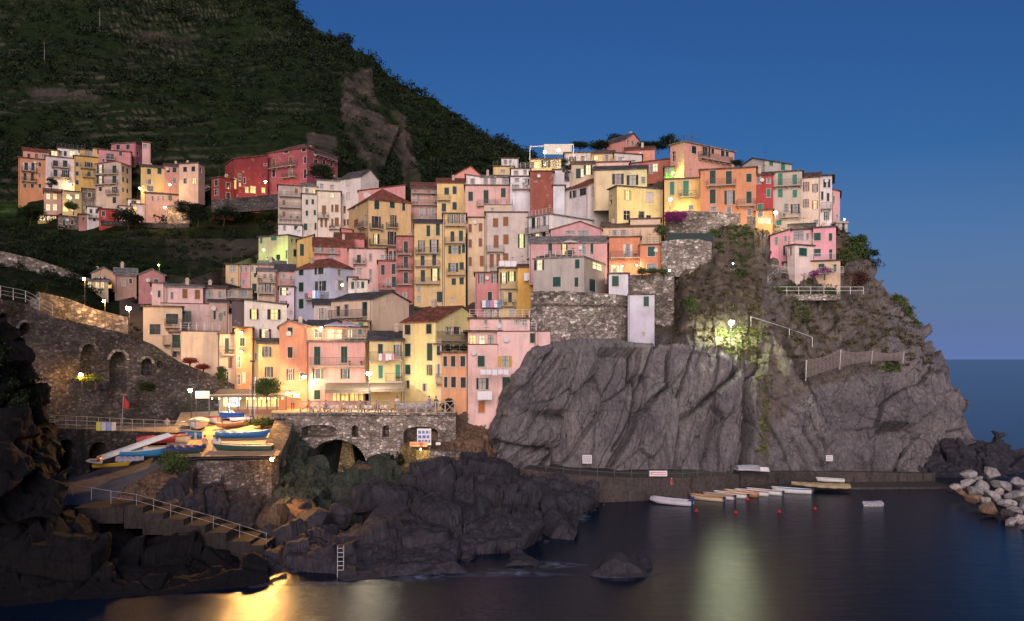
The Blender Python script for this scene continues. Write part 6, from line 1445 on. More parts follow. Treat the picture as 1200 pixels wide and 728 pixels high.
mb = MB(); mb.box(-2.45,-2.1,-.2,.2,.55,1.0); mb.box(-2.35,-2.2,-.06,.06,-.3,.55); mb.build('outboard_motor', dtarp, rb)
for px, py, lab in ((816,599.5,'leftmost red mooring buoy in front of the moored boats'), (862,601.5,'red mooring buoy second from the left, out in the reflection'), (913,600.5,'round red mooring buoy in the middle of the buoy line'), (955,597,'rightmost red mooring buoy, below the wooden barge'), (876,586,'red buoy tucked between the moored boats')):
    mb = MB(); mb.lathe([(.04,-.1),(.17,-.06),(.22,.05),(.17,.17),(.05,.24),(.03,.32)], n=12); o = mb.build('mooring_buoy', plain('buoy_red', (.34,.03,.025), .5), None, smooth=True); o.location = atz(px, py, 0); tag(o, lab, 'buoy', 'red mooring buoys')

# ------------------------------------------------------------------ signs
def sign(px, py, D, w, h, label, lines=3, colr=(.5,.05,.06), post=0, back=(.72,.70,.72), tilt=0):
    root = empty('sign', at(px, py, D), R(tilt), label, 'sign')
    mb = MB(); mb.box(-w/2,w/2,0,.05,-h/2,h/2); mb.build('panel', plain('sign_panel_%.2f' % back[1], back, .6, var=.04), root)
    mb = MB(); 
    for i in range(lines):
        z = h/2-h*(i+.8)/(lines+.6); x = -w*.42
        while x < w*.40:
            l = h/(lines+1)*(.35+.5*random.random()); mb.box(x, min(x+l, w*.43), -.012, -.001, z-h*.09, z+h*.09); x += l+h/(lines+1)*.25
    mb.build('lettering', plain('sign_ink_%.2f' % colr[0], colr, .6), root)
    if post:
        mb = MB(); mb.tube([(-w*.4,.08,h/2),(-w*.4,.08,-h/2-post)], .035, 5); mb.tube([(w*.4,.08,h/2),(w*.4,.08,-h/2-post)], .035, 5); mb.build('posts', darkst, root)
sign(688,538.3,101.3,1.1,1.0,'square white notice on the smooth slab above the quay path',4,(.25,.25,.3))
sign(771.5,555,97.1,2.0,.62,'long white notice with small red writing fixed to the quay railing',2)
sign(972,537,107.5,.85,.7,'small white notice at the foot of the right cliff',3,(.25,.25,.3))
sign(497,512,90.8,1.5,1.75,'large white notice board on the walkway below the square',3,(.12,.2,.5),post=.6)
sign(490.5,520.6,90.2,1.9,.5,'orange and white banner on the walkway railing',1,(.5,.45,.5),back=(.62,.27,.16),tilt=-4)
sign(513.5,520,91.6,.5,.28,'small white plate right of the notice board',1,(.2,.2,.25))
# ladder
ld = empty('ladder', at(399,675,62.6), R(4), 'pale metal ladder hanging down the dark foreground reef', 'ladder')
for x in (-.22,.22): mb = MB(); mb.tube([(x,0,-.3),(x,.1,2.2)], .035, 6); mb.build('rail', steel, ld)
for i in range(7): mb = MB(); mb.tube([(-.22,.03,.1+i*.32),(.22,.03,.1+i*.32)], .025, 5); mb.build('rung', steel, ld)
# flag
fl = empty('flagpole', at(143,498,94), 0, 'flagpole with a red and dark flag before the arched wall', 'flagpole'); mb = MB(); mb.tube([(0,0,0),(.15,0,3.2)], .035, 6); mb.build('pole', steel, fl)
mb = MB()
for i in range(6): mb.quad((.16+i*.09,.06*math.sin(i*1.3),1.9-.03*i),(.16+(i+1)*.09,.06*math.sin(i*1.3+1.3),1.9-.03*(i+1)),(.16+(i+1)*.09,.06*math.sin(i*1.3+1.3),3.1-.1*(i+1)),(.16+i*.09,.06*math.sin(i*1.3),3.1-.1*i))
mb.build('flag', plain('red_flag', (.45,.04,.04)), fl)
# laundry
def laundry(px0, px1, yt, yb, D, n, label, cols):
    a, b = at(px0,yt,D), at(px1,yt,D); root = empty('laundry', a, 0, label, 'laundry'); w = (b-a).length; h = (yb-yt)*D/F; x = 0
    d = (b-a); mb = MB(); mb.tube([(0,0,.02),tuple(d+Vector((0,0,.02)))], .01, 4); mb.build('line', darkst, root)
    for i in range(n):
        ww = w/n*.9; mb = MB(); hh = h*(.8+.2*random.random()); k = 5
        for j in range(k):
            x0_, x1_ = w*i/n+ww*j/k, w*i/n+ww*(j+1)/k; y0, y1 = .05*math.sin(j*1.9+i), .05*math.sin((j+1)*1.9+i)
            f0, f1 = x0_/w, x1_/w; p0, p1 = d*f0, d*f1
            mb.hexa([(p0.x,p0.y+y0-.03,p0.z-hh),(p1.x,p1.y+y1-.03,p1.z-hh),(p1.x,p1.y+y1,p1.z-hh),(p0.x,p0.y+y0,p0.z-hh),(p0.x,p0.y+y0-.03,p0.z),(p1.x,p1.y+y1-.03,p1.z),(p1.x,p1.y+y1,p1.z),(p0.x,p0.y+y0,p0.z)])
        mb.build('cloth', cols[i % len(cols)], root)
wc = plain('white_cloth', (.72,.72,.76), .8, var=.05); pc = plain('pink_cloth', (.55,.25,.35), .8); bc = plain('blue_cloth', (.2,.3,.5), .8)
laundry(563,597,433,440,98.3,5,'row of white washing hanging across the pink seafront house',[wc])
laundry(559.5,578.5,458.5,469.5,98.6,1,'large white sheet hanging low on the pink seafront house',[wc])
laundry(444,463,414.5,423,103.2,5,'small towels drying on the yellow house balcony beside the corner house',[wc,pc,wc])
laundry(361,375,340.5,350,139.5,3,'pink and white washing at the balcony of the blue-grey house',[pc,wc,bc])
laundry(565,588,352,362,143.2,5,'washing on the balcony of the rose house',[wc,bc,pc])
laundry(614,624,320,330,140,2,'pale sheets hung from the bright orange-yellow wall',[wc])
laundry(585,606,306,313,142.5,3,'long white awning cloth over the terrace of the yellow house with glowing windows',[wc])
# pergola on the lamplit top house
pg = empty('pergola', at(621,186,169.5), 0, 'white rooftop pergola glowing above the highest lamplit house', 'pergola'); o0 = at(621,186,169.5)
mb = MB(); q = [at(621,172,169.5)-o0, at(672,170,170)-o0, at(672,169,175)-o0, at(621,172,175)-o0]
for i in range(4): mb.tube([q[i], q[(i+1) % 4]], .09, 4)
for i in range(4): mb.tube([q[i], q[i]+Vector((0,0,-2.6))], .09, 4)
mb.build('frame', plain('pergola_white', (.66,.62,.55)), pg)
mb = MB(); z_ = q[2]; mb.box(q[0].x+3, q[1].x, 5.1, 5.3, q[2].z-2.2, q[2].z-.1); mb.build('back_screen', plain('pergola_screen', (.66,.62,.55)), pg)
# columns carrying a platform at the right end of the skyline row
pf = empty('concrete_platform', at(985,279,147), 0, 'concrete platform on tall pillars at the right end of the skyline row', 'platform'); o0 = at(985,279,147)
for px in (980.5, 984.5, 991): mb = MB(); a = at(px,292,147)-o0; mb.box(a.x-.25,a.x+.25,-.25,.25,a.z,at(px,262,147).z-o0.z); mb.build('pillar', stucco((.4,.36,.34)), pf)
mb = MB(); mb.box(at(978,0,147).x-o0.x, at(993,0,147).x-o0.x, -.6, 3, at(0,262,147).z-o0.z+.001, at(0,260,147).z-o0.z); mb.build('deck', slab_mat, pf)
# ------------------------------------------------------------------ trees and plants
bark = plain('bark', (.07,.05,.035), .9)
def tree(px, py, D, r, h, label, mat, name='tree', cat='tree', nb=14, nleaf=150, size=None, flat=.8, group=None, trunk_r=.12, spread=.6):
    b = at(px, py, D); root = empty(name, b, 0, label, cat, group)
    mb = MB(); top = Vector((.1*r, 0, h)); mb.tube([(0,0,-.6),(.05*r,.02,h*.35),(.1*r,0,h*.75)], trunk_r, 7, trunk_r*.55)
    cs = []; rr = []
    for i in range(nb):
        a = rng.random()*2*math.pi; e = rng.random(); z = r*.25+e*(h+r*.45*flat-r*.25); wd = .55+.45*math.sin(math.pi*min(1, .15+.8*e)); rd = r*wd*spread*1.15*math.sqrt(rng.random())
        q = Vector((math.cos(a)*rd, math.sin(a)*rd, z))
        cs.append(tuple(q)); rr.append(r*(.34+.25*rng.random()))
        mb.tube([(.07*r,.01,h*(.35+.3*rng.random())), q*.55+Vector((0,0,h*.2)), q], trunk_r*.35, 4, .02)
    mb.build('trunk', bark, root)
    leaves('crown', cs, rr, nleaf, size or max(.07, r*.055), mat, kind=None, parent=root, flat=.85)
    return root
tree(312.5,466,101.5,1.8,1.1,'round green tree in front of the yellow house on the square',leaf_green,'round_tree',nb=34)
tree(377,212,193,3.4,1.2,'bushy tree standing before the largest magenta red building',leaf_hill,'leafy_tree')
tree(86,249,199.5,2.4,1.0,'tree catching yellow lamplight beside the glowing terrace',leaf_green,'leafy_tree')
tree(60,222,206,1.6,2.0,'small dark palm-like tree below the pale pink-white block',leaf_hill,'leafy_tree')
tree(35,262,196,3.5,2.0,'dark tree under the leftmost orange block',leaf_hill,'leafy_tree')
tree(214,252,196,2.4,1.4,'dark tree right of the lamp at the lower edge of the hamlet',leaf_hill,'leafy_tree')
tree(232,262,192,3.5,2.5,'wide dark bush below the dark red flat-roofed wing',leaf_hill,'leafy_tree',flat=.5)
tree(262,262,190,3.5,2.0,'wide green bush on the terrace under the lamplit red wing',leaf_hill,'leafy_tree',flat=.5)
tree(150,268,196,4.0,2.5,'broad dark bush under the small bright red house',leaf_hill,'leafy_tree',flat=.5)
tree(33,356,98,2.2,1.6,'round dark bush growing above the railing of the arched wall',leaf_hill,'round_tree')
tree(723,169,190,2.6,.4,'tree crown peeping over the salmon pink gabled ridge house',leaf_hill,'leafy_tree')
tree(679,176,184,2.2,.3,'dark shrub tree on the skyline left of the crowning gable',leaf_hill,'leafy_tree')
tree(700,177,186,3.0,.3,'longer dark shrub tree on the skyline next to the crowning gable',leaf_hill,'leafy_tree',flat=.5)
tree(759,176,184,2.4,.4,'skyline tree right of the crowning gable',leaf_hill,'leafy_tree')
tree(784,176,182,2.8,1.2,'tallest skyline tree left of the salmon flat-roofed house',leaf_hill,'leafy_tree')
tree(771,177,183,2.2,.4,'low skyline tree between two taller ones',leaf_hill,'leafy_tree')
tree(862,196,150,1.4,.3,'small bush at the right foot of the salmon flat-roofed house',leaf_hill,'leafy_tree')
tree(1000,318,138,3.0,4.0,'big dark green tree right of the pink villa',leaf_green,'leafy_tree',nb=22,nleaf=220)
tree(1014,330,138,2.6,4.5,'leaning green tree at the outer edge right of the pink villa',leaf_hill,'leafy_tree',nb=18)
tree(990,322,136,1.8,3.0,'slim green tree next to the villa corner',leaf_green,'leafy_tree')
tree(1002,345,134,2.6,1.8,'reddish brown shrub below the villa trees',leafmat('reddish_shrub', (.03,.018,.015), (.07,.035,.03), (.13,.07,.05)),'shrub','shrub')
tree(788,262,138.5,1.7,.9,'magenta bougainvillea under the yellow street lamp',leaf_boug,'bougainvillea','shrub',nb=16)
tree(798,262,138.6,1.4,1.0,'second magenta bougainvillea clump nearer the orange house',leaf_boug,'bougainvillea','shrub')
tree(775,278,137,1.4,.9,'green shrub hanging under the bougainvillea',leaf_green,'shrub','shrub')
tree(966,324,130.2,1.4,.7,'purple bougainvillea along the villa railing',leaf_boug,'bougainvillea','shrub',flat=.5)
tree(954,326,130.2,1.0,.6,'small purple bougainvillea left on the villa railing',leaf_boug,'bougainvillea','shrub',flat=.5)
for px, lab in ((752,'left green hedge shrub below the café lamps'), (765,'middle green hedge shrub under the arched window'), (778,'right green hedge shrub under the orange block')): tree(px,323,131.5,1.1,.5,lab,leaf_green,'shrub','shrub',flat=.6,group='hedge on the rubble terrace wall')
tree(260,448,103.8,.8,1.3,'upright green creeper beside the blank peach building',leaf_green,'creeper','creeper',flat=1.3,nb=26)
for px, py, lab in ((222,426,'left part of the red creeper on top of the arched wall'), (238,433,'right part of the red creeper on top of the arched wall')): tree(px,py,104,1.1,-.1,lab,leaf_redv,'creeper','creeper',flat=.4,group='red creeper on the wall')
tree(205,558,76.8,1.5,1.2,'dark bush lit yellow from behind at the front of the slipway',leaf_green,'round_tree','shrub',nb=18)
tree(305,502,93.5,1.7,.0,'green shrub behind the plaza boats',leaf_green,'shrub','shrub',flat=.6)
tree(322,500,94,1.3,.0,'green shrub where the plaza meets the viaduct',leaf_hill,'shrub','shrub',flat=.6)
tree(465,555,93,1.5,1.4,'hanging green creeper in the dark recess right of the big arch',leaf_hill,'creeper','creeper',flat=1.2)
tree(452,552,94,1.2,1.0,'smaller creeper beside the big arch',leaf_hill,'creeper','creeper',flat=1.2)
tree(98,450,94.5,1.2,.4,'yellow lit shrub under the lamp of the blind arches',leaf_grass,'shrub','shrub',flat=.6)
tree(112,450,95,1.1,.4,'second lit shrub right of the lamp of the blind arches',leaf_grass,'shrub','shrub',flat=.6)
tree(172,462,97.5,1.3,.7,'dark shrub clinging to the wall under the third arch',leaf_hill,'shrub','shrub',flat=.8)
tree(524,484,99.5,.9,1.0,'thin tree at the quay end beside the orange house',leaf_hill,'slim_tree','tree',flat=1.2)
tree(668,300,131,.9,.3,'pot plants in front of the grey roof above the round house',leaf_green,'shrub','shrub')
tree(664,206,157,1.3,1.8,'climbing plant on the small white wall',leaf_hill,'creeper','creeper',flat=1.3)
# terrace plants of the orange quay house
for i, (px, lab) in enumerate(((526,'left terrace plant on the orange quay house'), (536,'middle terrace plant on the orange quay house'), (544,'right terrace plant on the orange quay house'))): tree(px,412,101.8,.6,.4,lab,leaf_hill,'shrub','shrub',group='terrace plants of the orange house')
# palms by the far hamlet
# masts on the hill
for px, py, h, lab in ((52,76,8,'lower pale utility mast on the dark hillside'), (117,28,6,'upper pale utility mast on the dark hillside')):
    mb = MB(); mb.tube([(0,0,-1),(0,0,h)], .10, 6, .05); o = mb.build('utility_mast', plain('mast_grey', (.22,.22,.2)), None); o.location = at(px,py,300 if py > 50 else 330); tag(o, lab, 'mast', 'masts on the hillside')

# ------------------------------------------------------------------ boulders of the breakwater
def ico(sub=3):
    import bmesh
    bm = bmesh.new(); bmesh.ops.create_icosphere(bm, subdivisions=sub, radius=1); V = np.array([v.co[:] for v in bm.verts]); Fc = [tuple(v.index for v in f.verts) for f in bm.faces]; bm.free(); return V, Fc
IV, IF = ico(3)
def rock_mesh(name, sx, sy, sz, seed, mat, cut=5):
    V = IV.copy(); rs = np.random.default_rng(seed)
    for k in range(15):       # chop flat facets
        n = rs.normal(size=3); n /= np.linalg.norm(n); d = .48+.26*rs.random(); s = V@n; V = V-np.clip(s-d, 0, None)[:, None]*n
    V = V*(1.25+.06*ridged(V*2.2+seed, 4, seed)[:, None]); V = V*np.array([sx, sy, sz])
    me = bpy.data.meshes.new(name); me.from_pydata([tuple(v) for v in V], [], IF); me.update(); return me
m_boulder = rockmat('pale_boulder_rock', (.16,.15,.15), (.42,.40,.41), (.62,.60,.62), 20, 1.6, .25)
m_boulder2 = rockmat('brown_boulder_rock', (.12,.08,.05), (.26,.18,.12), (.4,.3,.2), 20, 1.6, .3)
m_dkb = rockmat('dark_boulder_rock', (.03,.027,.03), (.09,.08,.085), (.16,.14,.15), 20, 1.6, .3)
bl = [(1161,554,11,'biggest pale boulder on the crest of the breakwater'),(1136,557,8,'upper left pale boulder of the breakwater'),(1150,570,8,'white slanting boulder in the middle of the breakwater heap'),(1132,566,7,'grey boulder below the upper left one'),(1121,570,6,'boulder at the left tip of the breakwater'),(1176,569,11,'wide pale boulder right of the crest'),(1166,566,6,'flat bluish boulder under the biggest one'),(1142,575,9,'long white boulder lying low on the left slope'),(1165,583,10,'pale flat boulder in the middle of the slope'),(1192,581,10,'large white boulder near the right edge of the picture'),(1154,588,7,'boulder with dark cracks above the waterline'),(1160,598,10,'brownish boulder at the waterline'),(1180,590,8,'grey boulder in the second lowest row'),(1189,597,7,'small pale boulder near the lowest right'),(1196,608,9,'pale boulder at the lower right corner of the heap'),(1178,603,8,'dark boulder between two pale ones at the water'),(1206,592,10,'boulder cut by the right edge'),(1208,575,9,'pale boulder above the one cut by the right edge'),(1195,566,8,'upper right grey boulder'),(1148,561,5,'small boulder tucked left of the biggest one'),(1184,612,6,'lowest small boulder touching the water'),(1126,577,6,'flat brown boulder left of the long white one'),(1145,586,8,'brown wet boulder low on the left slope'),(1172,576,6,'small bluish boulder in the centre gap'),(1205,618,8,'lowest boulder at the picture corner')]
for i, (px, py, w_, lab) in enumerate(bl):
    zz_ = float(np.interp(py, [552,575,618], [2.3,1.2,.25])); p = atz(px, py, zz_); D = p.y; s = w_*D/F*1.05
    o = link_mesh('boulder', rock_mesh('boulder', s*(.85+.4*rng.random()), s*(.8+.4*rng.random()), s*(.55+.25*rng.random()), 100+i, None), m_boulder2 if 'brown' in lab else (m_dkb if 'dark boulder' in lab else m_boulder))
    o.location = p; o.rotation_euler = (rng.normal()*.25, rng.normal()*.25, rng.random()*6); tag(o, lab, 'boulder', 'boulders of the breakwater')
loft('breakwater_core', [[(1112,573,106),(1135,566,106),(1160,565,105),(1200,572,103),(1230,578,102)],[(1112,575,None),(1140,584,None),(1165,595,None),(1190,607,None),(1230,628,None)],[(1112,600,104),(1165,630,90),(1230,680,80)]], 60, [20,6], m_dkb, d_rough(.4,.2,.5,5))
# lone rock in the water and shore blocks
o = link_mesh('sea_rock', rock_mesh('sea_rock', 1.9, 1.3, 1.35, 7, None), m_shore); o.location = atz(722,668,.35); tag(o, 'dark half-submerged rock alone in the harbour water', 'rock')
o = link_mesh('sea_rock', rock_mesh('sea_rock', 1.0, .8, .7, 9, None), m_shore); o.location = atz(747,662,.25); tag(o, 'small submerged rock right of the lone dark rock', 'rock')
o = link_mesh('sea_rock', rock_mesh('sea_rock', 1.6, 1.0, .6, 11, None), m_shore); o.location = atz(712,672,.1); tag(o, 'low flat rock at the left foot of the lone dark rock', 'rock')
bk = [(345,603,76,26,16,m_warmrock,'banded orange lit rock under the quay lamp'),(362,615,72,30,16,m_shore,'rounded dark rock in front of the banded one'),(404,604,75,15,19,m_shore,'upright blue-black boulder right of the banded rock'),(325,612,73,16,20,m_warmrock,'orange lit rock stub beside the steps'),(430,585,79,26,20,m_shore,'large dark rock block near the gorge mouth'),(455,608,74,34,17,m_shore,'long dark rock slab before the gorge'),(372,553,88,20,26,m_moss,'tall mossy rock pillar left of the big arch'),(397,575,85,24,22,m_moss,'slanting mossy rock under the big arch'),(425,562,88,24,14,m_warmrock,'brownish rock shelf right of the big arch'),
 (560,570,90,34,20,m_shore,'broad bluish rock dome under the quay wall'),(600,580,88,26,20,m_shore,'dark rock dome beside the cliff path'),(640,590,83,26,18,m_shore,'outer bluish rock block at the harbour mouth'),(520,580,86,26,16,m_shore,'dark rock dome below the yellow-lit wall')]
for i, (px, py, D, w_, h_, m_, lab) in enumerate(bk):
    o = link_mesh('shore_rock', rock_mesh('shore_rock', w_*D/F, w_*D/F*.8, h_*D/F, 300+i, None), m_); o.location = at(px, py, D+.8); o.rotation_euler = (0, .25*rng.normal(), rng.random()*6); tag(o, lab, 'rock')

# sea foam round the lone rock and the reef tip
def foam():
    m, nt, b = newmat('sea_foam'); n = noise(nt, coords(nt, (1, 1.6, 1)), 1.1, 5, .65)
    tc = nt.nodes.new('ShaderNodeAttribute'); tc.attribute_name = 'edge'
    f = mix(nt, 1, ramp(nt, n, [(.42, 0), (.72, .75)]), tc.outputs['Fac'], 'MULTIPLY')
    b.inputs['Base Color'].default_value = (.32,.42,.62,1); b.inputs['Roughness'].default_value = .9; nt.links.new(f, b.inputs['Alpha'])
    V, Fs, E_ = [], [], []
    for (px, py, rx_, ry_) in ((741,668,1.7,2.2),(735,674,2.6,1.2),(722,677,2.2,.9),(490,676,4.0,1.3),(600,672,4.5,1.4),(655,662,2.2,1.5),(678,607,1.6,2.2),(380,684,3.5,.7)):
        c = atz(px, py, .03); n0 = len(V); V.append(tuple(c)); E_.append(1)
        for k in range(24): a = 2*math.pi*k/24; q = 1+.2*math.sin(3*a+px); V.append((c.x+rx_*q*math.cos(a), c.y+ry_*q*math.sin(a), c.z)); E_.append(0)
        for k in range(24): Fs.append((n0, n0+1+k, n0+1+(k+1) % 24))
    me = bpy.data.meshes.new('sea_foam'); me.from_pydata(V, [], Fs); o = link_mesh('sea_foam', me, m); o['kind'] = 'stuff'; setattr_f(o, 'edge', E_)
foam()
# ------------------------------------------------------------------ people
skin = plain('skin', (.45,.28,.2), .6)
def body(joints, edges, radii, name='body'):
    me = bpy.data.meshes.new('p'); me.from_pydata(joints, edges, []); o = bpy.data.objects.new('p', me); col.objects.link(o)
    md = o.modifiers.new('s', 'SKIN'); me.skin_vertices[0].data[0].use_root = True
    for i, r in enumerate(radii): me.skin_vertices[0].data[i].radius = (r, r)
    sd = o.modifiers.new('d', 'SUBSURF'); sd.levels = 1
    bpy.context.view_layer.update(); dg = bpy.context.evaluated_depsgraph_get(); nm = bpy.data.meshes.new_from_object(o.evaluated_get(dg)); bpy.data.objects.remove(o); return nm
J = [(0,0,.95),(0,0,1.15),(0,0,1.38),(0,0,1.5),(0,0,1.60),(0,-.01,1.72), (.19,0,1.40),(.25,.02,1.13),(.24,-.08,.88),(.24,-.1,.80), (-.19,0,1.40),(-.25,.02,1.13),(-.24,-.06,.88),(-.24,-.08,.80), (.10,0,.90),(.11,-.02,.50),(.12,.03,.09),(.12,-.13,.04), (-.10,0,.90),(-.11,.02,.50),(-.13,.10,.10),(-.13,-.05,.04)]
E = [(0,1),(1,2),(2,3),(3,4),(4,5),(2,6),(6,7),(7,8),(8,9),(2,10),(10,11),(11,12),(12,13),(0,14),(14,15),(15,16),(16,17),(0,18),(18,19),(19,20),(20,21)]
Rr = [.15,.14,.16,.06,.09,.09,.07,.05,.04,.035,.07,.05,.04,.035,.10,.065,.045,.04,.10,.065,.045,.04]
stand = body(J, E, Rr)
JS = list(J); JS[14:22] = [(.10,-.05,.88),(.12,-.48,.90),(.12,-.46,.46),(.12,-.60,.42),(-.10,-.05,.88),(-.12,-.48,.90),(-.12,-.46,.46),(-.12,-.60,.42)]; JS[8] = (.2,-.28,1.05); JS[9] = (.15,-.36,1.06); JS[12] = (-.2,-.28,1.05); JS[13] = (-.15,-.36,1.06)
sit = body(JS, E, Rr)
def person(loc, rz, top, legs, hair, label, seated=False, apron=None):
    src = (sit if seated else stand); me = src.copy(); me.materials.clear()
    for m_ in (skin, plain('cloth_%.2f_%.2f_%.2f' % top, top, .8), plain('cloth_%.2f_%.2f_%.2f' % legs, legs, .8)): me.materials.append(m_)
    for p in me.polygons:
        c = p.center; z = c.z
        if z > 1.47 or (abs(c.x) > .2 and z < 1.15 and not seated) : p.material_index = 0
        elif seated and c.y < -.2 and z > .98: p.material_index = 0
        elif z > .93 and not (seated and c.y < -.12 and z < .99): p.material_index = 1
        elif z < .08: p.material_index = 2
        else: p.material_index = 2
    me.polygons.foreach_set('use_smooth', [True]*len(me.polygons))
    o = bpy.data.objects.new('person', me); col.objects.link(o); o.location = loc; o.rotation_euler = (0,0,rz); tag(o, label, 'person')
    if seated: o.location.z -= .43
    hb = MB(); hb.lathe([(.095,-.02),(.115,.04),(.105,.10),(.06,.15),(.01,.165)], (0,.012,1.67), 10); hb.build('hair', plain('hair_%.2f' % hair[0], hair, .8), o, smooth=True)
    return o
DK = (.03,.02,.015); BR = (.12,.06,.03)
person(at(240,532,83)+Vector((0,0,.02)),.4,(.5,.25,.2),(.12,.3,.12),DK,'person in a red-brown top and green trousers on the orange lit plaza')
person(at(251,532,82.6),2.8,(.5,.5,.55),(.25,.3,.42),BR,'person in pale grey clothes right of the one in red-brown')
person(at(257,532.5,82.3),-.8,(.55,.55,.6),(.4,.4,.45),DK,'person in whitish clothes beside the dark green boat')
person(at(787,575.5,97.5)+Vector((0,0,-.1)),.9,(.35,.08,.08),(.08,.08,.1),DK,'person in a dark red top standing on the quay ledge above the dinghy')
person(Vector((xyD(511,98.5)[0],98.5,9.9)),0,(.04,.04,.06),(.03,.03,.04),DK,'person in black standing at the right end of the square')
person(Vector((xyD(465.5,99)[0],99,9.9)),.5,(.7,.7,.7),(.05,.05,.06),DK,'waiter in a white shirt before the yellow lit restaurant')
person(Vector((xyD(503,100)[0],100,9.9)),-.6,(.15,.18,.3),(.1,.1,.12),BR,'person in a navy top near the folded stall on the square')
person(Vector((xyD(343,101)[0],101,9.9)),.2,(.4,.3,.2),(.08,.08,.1),BR,'person in a tan top at the lit café door')
person(at(196,508,92)+Vector((0,0,.0)),.2,(.45,.4,.35),(.1,.1,.15),DK,'person leaning by the boats under the plaza lamp')
# tables with seated guests on the square
tw = plain('tablecloth_white', (.66,.60,.52), .8)
for i, (px, lab) in enumerate(((372,'café table at the left end of the square railing'), (392,'second café table behind the railing, counted from the left'), (412,'café table in front of the awning lights'), (432,'café table under the bright white lamp'), (451,'rightmost café table behind the railing'))):
    x, y = xyD(px, 98); root = empty('cafe_table', (x, y, 9.9), 0, lab, 'table', 'café tables on the square')
    mb = MB(); mb.box(-.45,.45,-.4,.4,.72,.75); mb.build('tabletop', tw, root); mb = MB(); mb.hexa([(-.5,-.45,.45),(.5,-.45,.45),(.5,.45,.45),(-.5,.45,.45),(-.46,-.41,.719),(.46,-.41,.719),(.46,.41,.719),(-.46,.41,.719)]); mb.build('tablecloth', tw, root)
    mb = MB(); mb.tube([(0,0,0),(0,0,.45)], .05, 6); mb.build('leg', darkst, root)
    for s in (-1, 1):
        ch = empty('chair', (x+s*.95, y, 9.9), R(90)*-s, ('left' if s < 0 else 'right')+' chair of the '+lab[:60].replace(', counted from the left', ''), 'chair', 'chairs on the square')
        mb = MB(); mb.box(-.22,.22,-.22,.22,.43,.46); mb.build('seat', varn, ch); mb = MB(); mb.box(-.22,.22,.19,.22,.46,.9); mb.build('backrest', varn, ch)
        for a_ in (-.19,.19):
            for b_ in (-.19,.19): mb = MB(); mb.box(a_-.02,a_+.02,b_-.02,b_+.02,0,.43); mb.build('leg', varn, ch)
    cols_ = [((.5,.12,.1),(.1,.1,.15),'red'), ((.1,.2,.5),(.2,.2,.2),'blue'), ((.6,.55,.5),(.15,.12,.1),'cream'), ((.12,.3,.2),(.1,.1,.1),'green'), ((.3,.1,.3),(.1,.1,.12),'purple')]
    t_, l_, nm_ = cols_[i]
    person((x-.93, y-.02, 9.9), R(90), t_, l_, DK if i % 2 else BR, 'seated guest in a %s top at the %s' % (nm_, ['leftmost café table','second café table','table in front of the awning lights','table under the white lamp','rightmost café table'][i]), seated=True)
# boat stored on the square at right, dark
hull('rowing_boat',4.0,1.5,.5,gtarp,lining,wpaint,'grey covered boat parked on the square near the yellow corner house',Vector((xyD(487,99.5)[0],99.5,10.0)),R(5),cover=gtarp)
for px, c_, lab in ((1095/1,None,''),): pass
# parasols of the roof terrace restaurant and others
def parasol(px, py, D, r, mat, label, h=2.3):
    root = empty('parasol', at(px, py, D), 0, label, 'parasol'); mb = MB(); mb.tube([(0,0,0),(0,0,h)], .03, 6); mb.build('pole', steel, root)
    mb = MB(); n = 8
    for k in range(n):
        a0, a1 = 2*math.pi*k/n, 2*math.pi*(k+1)/n; mb.poly([(0,0,h+.1),(r*math.cos(a0),r*math.sin(a0),h-.35),(r*math.cos(a1),r*math.sin(a1),h-.35)]); mb.quad((r*math.cos(a0),r*math.sin(a0),h-.35),(r*math.cos(a1),r*math.sin(a1),h-.35),(r*math.cos(a1),r*math.sin(a1),h-.5),(r*math.cos(a0),r*math.sin(a0),h-.5))
    mb.build('canopy', mat, root)
lav = plain('lavender_canvas', (.45,.42,.52), .8)
parasol(394,400,103.8,1.5,lav,'left lavender parasol on the roof terrace restaurant')
parasol(408,400,103.8,1.5,lav,'right lavender parasol on the roof terrace restaurant')
parasol(668,299,131,1.3,plain('pale_canvas', (.55,.5,.48)),'pale parasol on the terrace over the round grey house')
# beach things drying at the walkway rail
for i, (px, c_, lab) in enumerate(((113,(.6,.55,.1),'yellow towel over the walkway railing, leftmost of the towels'), (119,(.5,.5,.6),'white striped towel over the walkway railing'), (125,(.25,.3,.5),'blue towel over the walkway railing'), (131,(.6,.5,.4),'beige towel over the walkway railing, rightmost of the towels'))):
    a = at(px, 495, 77.2); mb = MB()
    for k in range(4): mb.hexa([(k*.1,-.06+.02*math.sin(k*2),-.75),((k+1)*.1,-.06+.02*math.sin(k*2+2),-.75),((k+1)*.1,-.03,-.75),(k*.1,-.03,-.75),(k*.1,-.05,.02),((k+1)*.1,-.05,.02),((k+1)*.1,-.02,.02),(k*.1,-.02,.02)])
    o = mb.build('towel', plain('towel_%d' % i, c_, .9), None); o.location = a; tag(o, lab, 'towel', 'towels on the walkway railing')
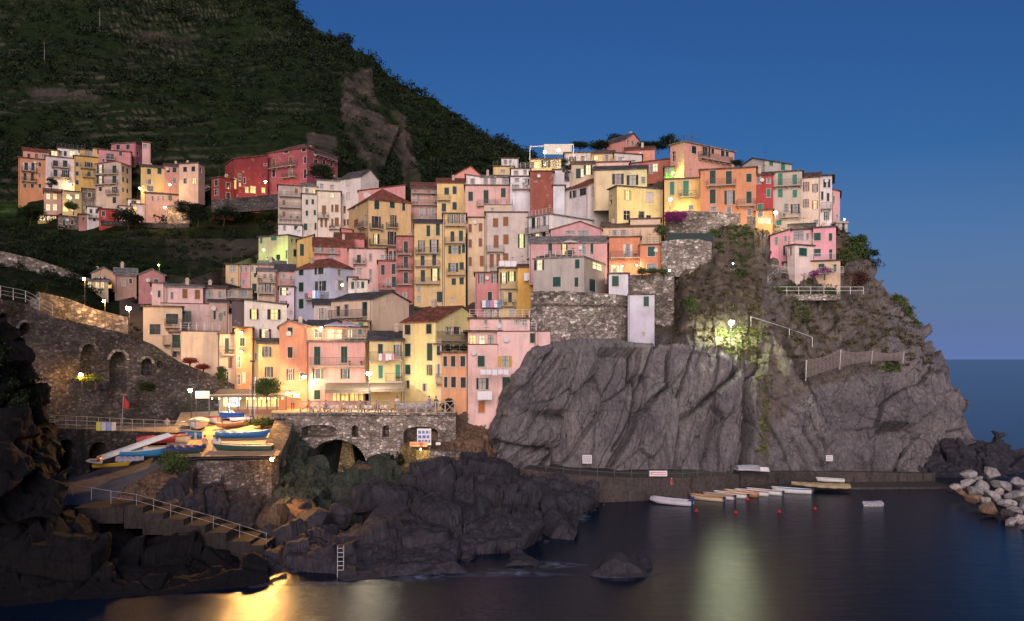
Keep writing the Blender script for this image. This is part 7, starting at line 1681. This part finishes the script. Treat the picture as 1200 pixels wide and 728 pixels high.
# ------------------------------------------------------------------ world, sun, camera
w = bpy.data.worlds.new('World'); scn.world = w; w.use_nodes = True
nt = w.node_tree; bg = nt.nodes['Background']
sky = nt.nodes.new('ShaderNodeTexSky'); sky.sky_type = 'NISHITA'; sky.sun_disc = False
SUN_EL, SUN_AZ = R(4.0), R(182)     # azimuth measured clockwise from +Y: behind the camera
sky.sun_elevation = SUN_EL; sky.sun_rotation = SUN_AZ; sky.altitude = 30; sky.air_density = 1.0; sky.dust_density = .5; sky.ozone_density = 3.0
tint = mix(nt, 1, sky.outputs[0], (.33, .53, .90), 'MULTIPLY'); 
tcw = nt.nodes.new('ShaderNodeTexCoord'); sxw = nt.nodes.new('ShaderNodeSeparateXYZ'); nt.links.new(tcw.outputs['Generated'], sxw.inputs[0])
low = ramp(nt, sxw.outputs[2], [(0, 1), (.22, 0)]); front = ramp(nt, sxw.outputs[1], [(-.2, 0), (.45, 1)])
lowf = mix(nt, 1, low, front, 'MULTIPLY')      # the dusk band above the sea on the side away from the sunset
tint2 = mix(nt, lowf, tint, (.80, 1.25, 2.8)); nt.links.new(tint2, bg.inputs[0]); bg.inputs[1].default_value = WORLD_STR
sl = bpy.data.lights.new('afterglow', 'SUN'); so = bpy.data.objects.new('afterglow', sl); col.objects.link(so)
sl.energy = SUN_STR; sl.angle = R(50); sl.color = (1, .79, .73)
el, az = R(15), SUN_AZ
dvec = Vector((math.sin(az)*math.cos(el), math.cos(az)*math.cos(el), math.sin(el)))
so.rotation_euler = dvec.to_track_quat('Z', 'Y').to_euler(); so.location = (0, -20, 60)
cam = bpy.data.cameras.new('camera'); co = bpy.data.objects.new('camera', cam); col.objects.link(co)
co.location = (0, 0, CAMZ); co.rotation_euler = (R(90), 0, 0); cam.lens = 30; cam.sensor_width = 36; cam.shift_y = 57/1200
cam.clip_start = .5; cam.clip_end = 60000
scn.camera = co
vs = scn.view_settings; vs.view_transform = 'Standard'; vs.look = 'None'; vs.gamma = 1; vs.use_curve_mapping = False; vs.exposure = EXPO
c = scn.cycles; c.use_denoising = True; c.max_bounces = 6; c.diffuse_bounces = 3; c.glossy_bounces = 3; c.transmission_bounces = 2
c.sample_clamp_indirect = 4; c.sample_clamp_direct = 0
try: c.denoiser = 'OPENIMAGEDENOISE'; c.denoising_input_passes = 'RGB_ALBEDO_NORMAL'
except Exception: pass
